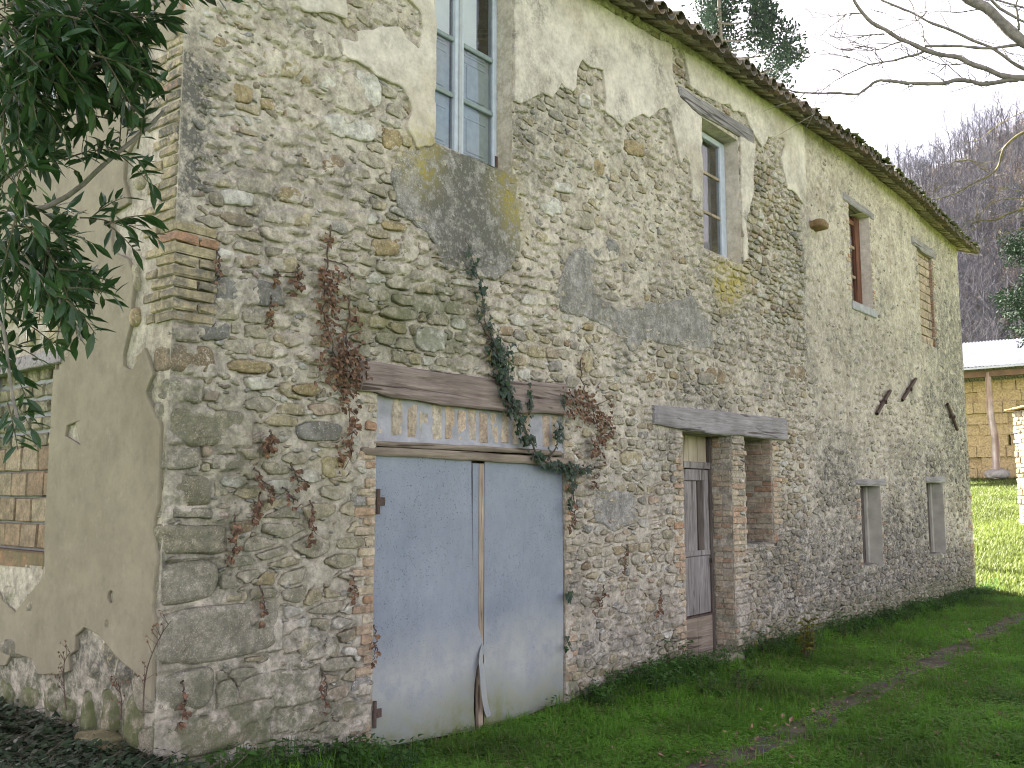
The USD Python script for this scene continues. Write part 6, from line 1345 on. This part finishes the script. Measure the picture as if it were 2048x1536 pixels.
def dup(src, name, loc, rz=0.0, s=1.0, label=None):
    cd = src.GetCustomData(); x = UsdGeom.Xform.Define(stage, numbered('/World', name)); pr = x.GetPrim(); pr.GetReferences().AddInternalReference(src.GetPath()); pr.SetInstanceable(True)
    for k, v in cd.items(): pr.SetCustomDataByKey(k, v)
    if label: pr.SetCustomDataByKey('label', label)
    place(pr, loc, rz, s); return pr
n = 0
zb0 = gz + 0.05
for row in range(11):
    for col in range(4):
        loc = (45.4 + rng.normal(0, 0.07), 2.4 + col * 2.25 + (-0.7 if row % 3 == 1 else 0.4 * (row % 2)) + rng.normal(0, 0.03), zb0 + 0.24 + row * 0.482)
        if loc[2] + 0.24 > zE - 0.3: continue
        if n == 0: place(proto, loc, rng.normal(0, 0.03))
        else: dup(proto, 'straw_bale', loc, rng.normal(0, 0.03))
        n += 1
ruin = thing('ruined_wall', 'sunlit ruined stone wall with tile coping at the right edge', 'wall')
RX = 30.4; c0 = atX(2029, 900, RX); ry = c0[1]; rzb = float(ground_z(RX, ry)) - 0.3; rzt = atX(2035, 822, RX)[2]
ang = math.radians(222); du = np.array([math.cos(math.radians(-48)), math.sin(math.radians(-48)), 0]); dn = np.array([-du[1] * -1, 0, 0])
nrm = np.array([-0.74, 0.67, 0]); nrm /= np.linalg.norm(nrm); alo = np.array([nrm[1], -nrm[0], 0]) * -1      # sunlit end face, and its run away from the lens
def ruin_box(a0, a1, b0, b1, z0, z1, **k):
    v, f = bbox(a0, a1, b0, b1, z0, z1, **k); return np.array([RX, ry, 0]) + v[:, :1] * (-alo) + v[:, 1:2] * (-nrm) + v[:, 2:] * [0, 0, 1], f[:, ::-1] if np.linalg.det(np.stack([-alo, -nrm, [0, 0, 1]])) < 0 else f
alo = np.array([-0.67, -0.74, 0]) if False else alo
if (-alo)[1] > 0: alo = -alo
obj('core', ruin_box(0.03, 2.6, 0.03, 0.6, rzb, rzt), M['mortar'], ruin, stain=(0.1, 0, 0))
z = rzb + 0.3
while z < rzt - 0.05:
    h = rng.uniform(0.10, 0.19); a = 0.0
    while a < 2.5:
        L = rng.uniform(0.16, 0.36)
        obj('stone', ruin_box(a, a + L - 0.02, rng.uniform(-0.02, 0.01), 0.2, z, min(z + h - 0.015, rzt), b=0.02, jit=0.008), M['stone'], ruin, tone=np.array(TONES['mtwo'[rng.integers(4)]]) * rng.uniform(0.9, 1.15), stain=(0.1, 0, 0)); a += L
    z += h
for k in range(8):
    obj('coping_tile', ruin_box(-0.12 + k * 0.33, 0.20 + k * 0.33, -0.16, 0.45, rzt + 0.01 + 0.02 * k, rzt + 0.07 + 0.02 * k, b=0.015, jit=0.006), M['brick'], ruin, tone=(0.40, 0.26, 0.15), stain=(0.1, 0.05, 0))

# ------------------------------------------------------------------ hill and its winter wood
RPX = [(600, 620), (1200, 560), (1500, 470), (1700, 410), (1821, 361), (1900, 330), (1990, 290), (2048, 262), (2200, 190), (2500, 90), (2900, 60), (3600, 120)]
def azim(px): v = ray(px, 800); return math.atan2(v[1], v[0])
def slope_h(px, py, R): v = ray(px, py); return EYE[2] + R * v[2] / math.hypot(v[0], v[1])
RA = np.array([azim(a) for a, b in RPX]); RH = np.array([slope_h(a, b, 215.0) for a, b in RPX]); o_ = np.argsort(RA); RA, RH = RA[o_], RH[o_]
R0, R1 = 78.0, 215.0
def hill_z(az, R):
    t = np.clip((R - R0) / (R1 - R0), 0, 1); base = np.interp(R, [60, 90], [3.6, 5.2]); top = np.interp(az, RA, RH)
    back = np.clip((R - R1) / 160, 0, 1)
    z = 3.0 + (top - 3.0) * (0.35 * t + 0.65 * t ** 1.25) - back * 18
    p = np.stack([R * np.cos(az), R * np.sin(az), 0 * R], -1)
    return z + 5.0 * (fbm(p * 0.02, 3, 6) - 0.5) * np.clip(t * 3, 0, 1) * np.clip((1.02 - t) * 5, 0.15, 1)
az = np.linspace(-0.95, 1.25, 260); Rr = np.r_[np.linspace(R0 - 6, R1, 70), np.linspace(R1 + 8, R1 + 170, 12)]; A_, R_ = np.meshgrid(az, Rr, indexing='ij')
Zh = hill_z(A_, R_); Zh[:, 0] = -2
tag(obj('hill', (np.stack([EYE[0] + R_ * np.cos(A_), EYE[1] + R_ * np.sin(A_), Zh], -1).reshape(-1, 3), grid_faces(len(az), len(Rr))[:, ::-1]), M['litter'], smooth=True), kind='structure')
def winter_tree(seed, H=11.0, spread=0.5, n1=15):
    r = np.random.default_rng(seed); mb = MB(); tp = np.array([[0, 0, 0], [r.normal() * .25, r.normal() * .25, H * .35], [r.normal() * .4, r.normal() * .4, H * .7], [r.normal() * .6, r.normal() * .6, H]])
    trk = smooth_line(tp, 9); TR = tube(trk, np.linspace(0.14, 0.02, 9), 5)
    for i in range(n1):
        t = 0.28 + 0.7 * (i + r.random()) / n1; p = trk[0] + (trk[-1] - trk[0]) * t; p = trk[min(8, int(t * 8))]; a = r.uniform(0, 6.28); L = H * r.uniform(0.22, 0.42) * (1.15 - t * 0.7)
        d = np.array([math.cos(a) * spread * 1.2, math.sin(a) * spread * 1.2, r.uniform(0.5, 1.1)]); d /= np.linalg.norm(d); e = p + d * L; m = (p + e) / 2 + r.normal(size=3) * 0.1 * L; mb.add(*tube([p, m, e], [0.045, 0.03, 0.013], 3))
        for j in range(5):
            q = p + (e - p) * r.uniform(0.25, 1); d2 = d + 0.75 * r.normal(size=3) + [0, 0, 0.3]; d2 /= np.linalg.norm(d2); L2 = L * r.uniform(0.3, 0.55); e2 = q + d2 * L2; mb.add(*tube([q, e2], [0.02, 0.009], 3))
            for k in range(3):
                q3 = q + (e2 - q) * r.uniform(0.2, 1); d3 = d2 + 0.8 * r.normal(size=3) + [0, 0, 0.2]; d3 /= np.linalg.norm(d3); mb.add(*tube([q3, q3 + d3 * L2 * r.uniform(0.4, 0.8)], [0.012, 0.006], 3))
    return TR, mb.mesh()
protos = []
lab = ['leafless grey tree on the wooded skyline ridge', 'leafless many-branched tree on the wooded skyline ridge', 'tall thin leafless tree on the wooded skyline ridge']
for k in range(3):
    t = thing('winter_tree', lab[k], 'tree', group='bare trees along the hill ridge'); TR, CR = winter_tree(200 + k, (11.0, 9.5, 13.0)[k], (0.5, 0.7, 0.35)[k], (15, 17, 14)[k])
    obj('trunk', TR, M['far_bark'], t, smooth=True); obj('crown', CR, M['far_bark'], t); protos.append(t)
r11 = np.random.default_rng(111); k = 0
for px in np.arange(1745, 2075, 6.2):
    az_ = azim(px + r11.uniform(-3, 3)); R = R1 - r11.uniform(0, 14) if r11.random() < 0.75 else R1 + r11.uniform(2, 14); h = float(hill_z(np.array(az_), np.array(R))); loc = (EYE[0] + R * math.cos(az_), EYE[1] + R * math.sin(az_), h - 0.4); s = r11.uniform(0.65, 1.08)
    if k < 3: place(protos[k].GetPrim(), loc, r11.uniform(0, 6), s)
    else: dup(protos[r11.integers(3)], 'winter_tree', loc, r11.uniform(0, 6), s)
    k += 1
def instancer(name, meshes, pos, rot, scl, idx, label=None, cat=None):
    """One PointInstancer: meshes = [(mesh, material, smooth)], one prototype each."""
    pi = UsdGeom.PointInstancer.Define(stage, numbered('/World', name)); tg = []
    for i, (m, mt, sm) in enumerate(meshes):
        o = obj('piece', m, M[mt], pi, smooth=sm); tg.append(o.GetPath())
    pi.CreatePrototypesRel().SetTargets(tg); n = len(pos)
    pi.CreateProtoIndicesAttr(Vt.IntArray.FromNumpy(np.asarray(idx, np.int32))); pi.CreatePositionsAttr(Vt.Vec3fArray.FromNumpy(np.asarray(pos, np.float32)))
    q = np.zeros((n, 4), np.float32)
    r = np.asarray(rot, float); cy, sy, cp, sp = np.cos(r[:, 0] / 2), np.sin(r[:, 0] / 2), np.cos(r[:, 1] / 2), np.sin(r[:, 1] / 2)
    pi.CreateOrientationsAttr(Vt.QuathArray([Gf.Quath(float(a), float(b), float(c), float(d)) for a, b, c, d in zip(cy * cp, -sy * sp, cy * sp, sy * cp)]))
    s = np.asarray(scl, np.float32); s = np.repeat(s[:, None], 3, 1) if s.ndim == 1 else s; pi.CreateScalesAttr(Vt.Vec3fArray.FromNumpy(np.ascontiguousarray(s)))
    return tag(pi, label, cat, kind='stuff')
mk = []
for k in range(3):
    TR, CR = winter_tree(300 + k, 10.0, 0.6, 12); mk.append((MB().add(*TR).add(*CR).mesh(), 'far_bark', False))
pos = []
while len(pos) < 700:
    px = r11.uniform(1690, 2130); R = r11.uniform(R0 + 4, R1 - 4); a = azim(px); pos.append((EYE[0] + R * math.cos(a), EYE[1] + R * math.sin(a), float(hill_z(np.array(a), np.array(R))) - 0.3))
n = len(pos); instancer('woodland', mk, pos, np.stack([r11.uniform(0, 6.28, n), 0 * np.arange(n)], 1), r11.uniform(0.5, 1.0, n), r11.integers(0, 3, n), 'leafless brown-grey wood covering the hillside', 'woodland')
M['tan_leaf'] = leafmat('tan_leaf', (0.26, 0.20, 0.145), 0.3, 0.2, 0.8, 0.5); M['hedge_green'] = leafmat('hedge_green', (0.05, 0.075, 0.035), 0.3, 0.2, 0.7, 0.5)
def shrub(seed, n, R=1.6, k=0.22):
    r = np.random.default_rng(seed); mb = MB()
    for i in range(n):
        d = r.normal(size=3); d[2] = abs(d[2]); d /= np.linalg.norm(d); p = d * R * r.uniform(0.4, 1.0) * np.array([1, 1, 1.3]); s = r.normal(size=3); u = r.normal(size=3); s *= k / np.linalg.norm(s); u *= k / np.linalg.norm(u); mb.add([p, p + s, p + s + u, p + u], [[0, 1, 2], [0, 2, 3]])
    return mb.mesh()
mk = [(shrub(1, 260), 'tan_leaf', False), (shrub(2, 260), 'tan_leaf', False), (shrub(3, 300, 1.8, 0.25), 'hedge_green', False)]
pos, idx = [], []
for i in range(420):
    R = R0 + 2 + (R1 - R0) * r11.random() ** 1.8; px = r11.uniform(1880, 2130); a = azim(px); pos.append((EYE[0] + R * math.cos(a), EYE[1] + R * math.sin(a), float(hill_z(np.array(a), np.array(R))) + 0.2)); idx.append(0 if r11.random() < 0.5 else (1 if r11.random() < 0.62 else 2))
n = len(pos); instancer('undergrowth', mk, pos, np.stack([r11.uniform(0, 6.28, n), 0 * np.arange(n)], 1), r11.uniform(0.5, 1.3, n), idx, 'pale dry undergrowth low on the wooded hillside', 'undergrowth')

# ------------------------------------------------------------------ grass, weeds, leaves on the ground
r12 = np.random.default_rng(12)
def tuft(seed, n, h0, h1, wd, R, lean=0.6):
    r = np.random.default_rng(seed); mb = MB()
    for i in range(n):
        a = r.uniform(0, 6.28); p = np.array([r.normal() * R * .5, r.normal() * R * .5, -0.01]); h = r.uniform(h0, h1); b = r.uniform(0, 6.28); o = np.array([math.cos(b), math.sin(b), 0]); s = np.array([-math.sin(b), math.cos(b), 0]) * wd; k = r.uniform(0.1, lean)
        m = p + [0, 0, h * .6] + o * h * k * .4; t = p + [0, 0, h * (1 - .3 * k)] + o * h * k
        mb.add([p - s, p + s, m + s * .7, m - s * .7, t], [[0, 1, 2], [0, 2, 3], [3, 2, 4]])
    return mb.mesh()
def clover(seed, n, R, L, h):
    r = np.random.default_rng(seed); mb = MB()
    for i in range(n):
        p = np.array([r.normal() * R * .5, r.normal() * R * .5, r.uniform(0.3, 1) * h]); a = r.uniform(0, 6.28)
        for k in range(3): mb.add(*leaf_lance(p, (math.cos(a + 2.1 * k), math.sin(a + 2.1 * k), 0.1), (r.normal() * .2, r.normal() * .2, 1), L, L * .9))
    return mb.mesh()
def inview(P, m=120):
    d = P - EYE; w = d @ FW; x = 1024 + FPX * (d @ RT) / np.maximum(w, .1); y = 768 - FPX * (d @ UP) / np.maximum(w, .1); return (w > 0.5) & (x > -m) & (x < 2048 + m) & (y < 1536 + 2.2 * m)
def scatter(n, x0, x1, y0, y1, dens=None):
    x = r12.uniform(x0, x1, n); y = r12.uniform(y0, y1, n); k = np.ones(n, bool) if dens is None else r12.random(n) < dens(x, y); P = np.stack([x, y, ground_z(x, y)], 1)[k]; return P[inview(P)]
from scipy.spatial import cKDTree as KD
PT = KD(PATH2)
def dpath(x, y): return PT.query(np.stack([x, y], 1))[0]
inside = lambda x, y: (x > XL - 0.02) & (x < XR + 0.02) & (y > -0.02)
def dg(x, y):
    d = dpath(x, y); bare = np.clip(fb2(x, y, 0.8, 3, 141) * 1.6 + 0.05, 0, 1) * np.exp(-((y + 2.2) / 1.5) ** 2) * 0.6
    return np.where(inside(x, y), 0, np.clip((d - 0.04) / 0.4, 0.16, 1) * (1 - bare))
G1 = scatter(26000, 3.2, 9, -5.5, -0.02, dg); G2 = scatter(30000, 9, 22, -6.5, -0.02, lambda x, y: 0.62 * dg(x, y)); G3 = scatter(30000, 21, 46, -3, 9.5, lambda x, y: np.where(inside(x, y), 0, 0.9))
tg = [(tuft(1, 16, 0.03, 0.075, 0.0026, 0.055, 0.95), 'grass', False), (tuft(2, 14, 0.025, 0.06, 0.003, 0.06, 1.4), 'grass', False), (clover(3, 10, 0.09, 0.017, 0.05), 'grass', False), (tuft(9, 5, 0.06, 0.15, 0.0022, 0.09, 1.6), 'dry_grass', False), (tuft(10, 16, 0.07, 0.15, 0.0028, 0.06, 0.9), 'grass', False)]
P = np.vstack([G1, G2]); n = len(P); s = np.r_[r12.uniform(0.6, 1.15, len(G1)), r12.uniform(0.85, 1.4, len(G2))]; ht = 0.45 + 1.1 * fbm(P * 0.9, 3, 9); M['dry_grass'] = leafmat('dry_grass', (0.30, 0.25, 0.12), 0.3, 0.3, 0.7, 3)
instancer('lawn', tg, P, np.stack([r12.uniform(0, 6.28, n), r12.normal(0, 0.1, n)], 1), np.stack([s, s, s * ht], 1), r12.choice(5, n, p=(0.36, 0.25, 0.28, 0.04, 0.07)), 'short green grass and clover in the shade of the house', 'grass')
n = len(G3); s = r12.uniform(1.2, 2.4, n); instancer('meadow', [(tuft(5, 18, 0.05, 0.11, 0.006, 0.12), 'field_grass', False), (tuft(6, 18, 0.04, 0.09, 0.007, 0.13, 0.9), 'field_grass', False)], G3, np.stack([r12.uniform(0, 6.28, n), 0 * np.arange(n)], 1), s, r12.integers(0, 2, n), 'bright sunlit grass sloping up to the barn', 'grass')
# fallen leaves
def dl(x, y):
    d = dpath(x, y); return np.where(inside(x, y), 0, np.clip(1.1 * np.exp(-(d / 0.5) ** 2) + 0.10 + 0.6 * np.clip((x - 15) / 8, 0, 1), 0, 1))
FL = scatter(5200, 3.6, 26, -5.5, 0.0, dl); n = len(FL); lf = [(np.array([(0, 0, 0), (.5, -.3, .12), (.55, .02, .04), (.5, .32, .15), (1, .05, .1)]) * 0.055, np.array([[0, 1, 2], [0, 2, 3], [1, 4, 2], [2, 4, 3]]))]
instancer('fallen_leaves', [(lf[0], 'fallen_leaf', False), ((lf[0][0] * [1, .8, -1.4] + [0, 0, 0.01], lf[0][1]), 'fallen_leaf', False)], FL + [0, 0, 0.022], np.stack([r12.uniform(0, 6.28, n), r12.normal(0, 0.35, n)], 1), r12.uniform(0.6, 1.35, n), r12.integers(0, 2, n), 'brown fallen leaves strewn along the trodden path', 'leaves')
# weeds along the wall foot
def weed(seed, n, h, L, asp=0.6):
    r = np.random.default_rng(seed); mb = MB()
    for i in range(n):
        a = r.uniform(0, 6.28); t = r.random(); p = np.array([r.normal() * .035 + 0.05 * math.cos(a) * t, r.normal() * .035 + 0.05 * math.sin(a) * t, h * t ** 0.8]); l = L * r.uniform(.6, 1.1); mb.add(*leaf_lance(p, (math.cos(a), math.sin(a), r.uniform(-.2, .5)), (r.normal() * .3, r.normal() * .3, 1), l, l * asp, 0.3))
    for k in range(3): mb.add(*tube([(0, 0, -.02), (r.normal() * .03, r.normal() * .03, h)], [0.003, 0.0015], 4))
    return mb.mesh()
foot = lambda x, y: np.where(inside(x, y), 0, np.exp(-((-y - 0.05) / 0.28) ** 2)) * np.clip(0.38 + 1.5 * fb2(x, 0 * x, 0.9, 2, 151), 0.05, 1) * np.where((x > 4.6) & (x < 6.5), 0.3, 1)
WD = scatter(13000, 2.9, 22, -0.9, -0.01, foot); n = len(WD)
instancer('wall_weeds', [(weed(1, 16, .12, .045), 'weed', False), (weed(2, 20, .18, .055), 'weed', False), (weed(3, 14, .09, .04, .9), 'weed', False), (tuft(8, 14, .08, .2, .003, .07), 'grass', False), (weed(4, 14, .12, .04, .8), 'dark_ivy', False)], WD, np.stack([r12.uniform(0, 6.28, n), r12.normal(0, .15, n)], 1), r12.uniform(0.5, 1.3, n) * np.where((WD[:, 0] > 4.6) & (WD[:, 0] < 6.5), 0.65, 1), r12.choice(5, n, p=(.25, .2, .2, .27, .08)), 'leafy green weeds along the foot of the wall', 'weeds')
# dark creeping ivy and twigs below the gable
def dgab(x, y): return np.clip(0.8 + 0.8 * fb2(x, y, 1.5, 2, 161), 0, 1) * (x < XL - 0.02)
IG = scatter(6000, 1.2, 3.0, -0.6, 2.6, dgab); n = len(IG)
def ivyclump(seed, n, R, h):
    r = np.random.default_rng(seed); mb = MB()
    for i in range(n):
        p = np.array([r.normal() * R * .5, r.normal() * R * .5, h * r.random()]); a = r.uniform(0, 6.28); mb.add(*leaf_ivy(p, (math.cos(a), math.sin(a), r.uniform(-.4, .3)), (r.normal() * .5, r.normal() * .5, 1), r.uniform(.025, .05)))
    return mb.mesh()
def twigs(seed, n):
    r = np.random.default_rng(seed); mb = MB()
    for i in range(n):
        a = r.uniform(0, 6.28); L = r.uniform(.1, .35); p = np.array([r.normal() * .1, r.normal() * .1, r.uniform(0, .06)]); d = np.array([math.cos(a), math.sin(a), r.uniform(-.1, .35)]); mb.add(*tube([p, p + d * L * .5 + r.normal(size=3) * .02, p + d * L], [.003, .0025, .0012], 4))
    return mb.mesh()
instancer('creeping_ivy', [(ivyclump(1, 16, .12, .10), 'dark_ivy', False), (ivyclump(2, 16, .12, .14), 'dark_ivy', False), (twigs(3, 7), 'twig', False)], IG, np.stack([r12.uniform(0, 6.28, n), r12.normal(0, .2, n)], 1), r12.uniform(0.6, 1.3, n), r12.choice(3, n, p=(.42, .33, .25)), 'dark creeping ivy and dry twigs below the gable', 'ivy')
# plants one can point at
def ongr(px, py):
    v = ray(px, py); g = EYE + v * (0.05 - EYE[2]) / v[2]
    for _ in range(5): g = EYE + v * (float(ground_z(g[0], g[1])) - EYE[2]) / v[2]
    return g
def clump(name, label, cat, loc, mt, mesh_list, group=None):
    t = thing(name, label, cat, loc, group=group)
    st = MB(); lv = []
    for v, f in mesh_list[0]: lv.append((v, f))
    obj('stems', mesh_list[1], M['twig'], t); rr = MB()
    for i, (v, f) in enumerate(lv):
        if i < 40: obj('leaf', (v, f), M[mt], t)
        else: rr.add(v, f)
    if rr.n: obj('foliage', rr.mesh(), M[mt], t, kind='stuff')
    return t
def plant(seed, ns, h, R, nl, L, asp=0.6, droop=0.3):
    r = np.random.default_rng(seed); st = MB(); lv = []
    for s in range(ns):
        a = r.uniform(0, 6.28); e = np.array([math.cos(a) * R * r.random(), math.sin(a) * R * r.random(), h * r.uniform(.6, 1)]); b = np.array([e[0] * .3, e[1] * .3, -.03]); c = smooth_line([b, (b + e) / 2 + [0, 0, .06 * h], e], 7); st.add(*tube(c, np.linspace(.004, .0015, 7), 4))
        for i in range(nl):
            q = c[r.integers(2, 7)]; t = r.uniform(0, 6.28); l = L * r.uniform(.55, 1.1); lv.append(leaf_lance(q, (math.cos(t), math.sin(t), r.uniform(-.3, .5)), (r.normal() * .25, r.normal() * .25, 1), l, l * asp, droop))
    return lv, st.mesh()
for i, (px, py, h, R, lab_) in enumerate([(1345, 1345, .34, .25, 'nettle clump left of the narrow door'), (1420, 1395, .22, .3, 'broad-leaved nettles in front of the narrow door'), (1165, 1392, .25, .22, 'leafy clump at the right foot of the metal gate'), (1480, 1385, .2, .28, 'pale nettle patch below the brick pier'), (1240, 1375, .2, .25, 'low weeds below the wall between gate and door'), (1530, 1310, .3, .3, 'dark leafy weeds below the niche'), (1690, 1275, .3, .3, 'green weeds right of the yellowing bush'), (1800, 1245, .25, .35, 'weeds under the small ground-floor windows')]):
    g = ongr(px, py); clump('nettles', lab_, 'weeds', g, 'weed', plant(400 + i, 12, h * 1.1, R, 7, .07))
g = ongr(1612, 1318); clump('yellow_bush', 'small yellowing bush at the foot of the wall', 'bush', g, 'yellow_leaf', plant(500, 16, .55, .26, 9, .075, .75))
for i, (pp, lab_) in enumerate([([(287, 1432), (288, 1380), (294, 1340), (312, 1290), (342, 1242)], 'thin dry sapling against the plaster corner'), ([(133, 1420), (128, 1370), (128, 1330), (140, 1305)], 'thin dry stem left of the mossy gable stones'), ([(242, 1440), (243, 1410), (238, 1370)], 'short dry stem in front of the mossy gable stones')]):
    t = thing('dry_stem', lab_, 'plant'); c = smooth_line([np.r_[XL - 0.10, ongable(a, b, XL - 0.10)] for a, b in pp], 20); mb = MB().add(*tube(c, np.linspace(.005, .002, 20), 5)); lv = MB()
    for k in range(16):
        q = c[r12.integers(5, 20)]; e = q + np.array([-.02, r12.normal() * .05, .04 + .03 * r12.random()]); mb.add(*tube([q, e], [.002, .001], 4)); lv.add(*leaf_dead(e, r12.normal(size=3), (-1, 0, .3), .022, r12))
    obj('stem', mb.mesh(), M['vine_wood'], t); obj('dry_leaves', lv.mesh(), M['dead_leaf'], t, kind='stuff')
for i, (px, py, lx, lab_) in enumerate([(152, 1478, .20, 'broken tan stone block lying in the ivy below the gable'), (200, 1520, .2, 'second broken stone block nearer the bottom edge'), (245, 1500, .14, 'small broken brick between ivy and corner')]):
    v = ray(px, py); g = ongr(px, py); m = block(g[0] - lx * .5, g[0] + lx * .5, g[1] - lx * .75, g[1] + lx * .75, g[2] - .06, g[2] + .16, 700 + i, .02, e=6)
    tag(obj('stone_block', m, M['stone'], smooth=True, tone=(0.33, 0.26, 0.15), stain=(0.2, 0.5, 0)), lab_, 'stone')
tag(obj('doorstep', block(9.1, 10.0, -0.28, 0.05, -0.16, 0.03, 705, .02, e=4), M['stone'], smooth=True, tone=(0.27, .24, .18), stain=(.3, .6, 0)), 'worn stone doorstep below the narrow door', 'step')

# ------------------------------------------------------------------ haze between here and the hill
hz = box(-45, 470, -300, 430, -4.5, 130)
mat('haze', {'v': ('principled_volume', {'color': (0.86, 0.88, 0.95), 'density': HAZE, 'anisotropy': 0.2})}, [], surface=None, volume='v.volume')
tag(obj('haze', hz, UsdShade.Material.Get(stage, '/World/Looks/haze')), kind='stuff') if HAZE > 0 else None
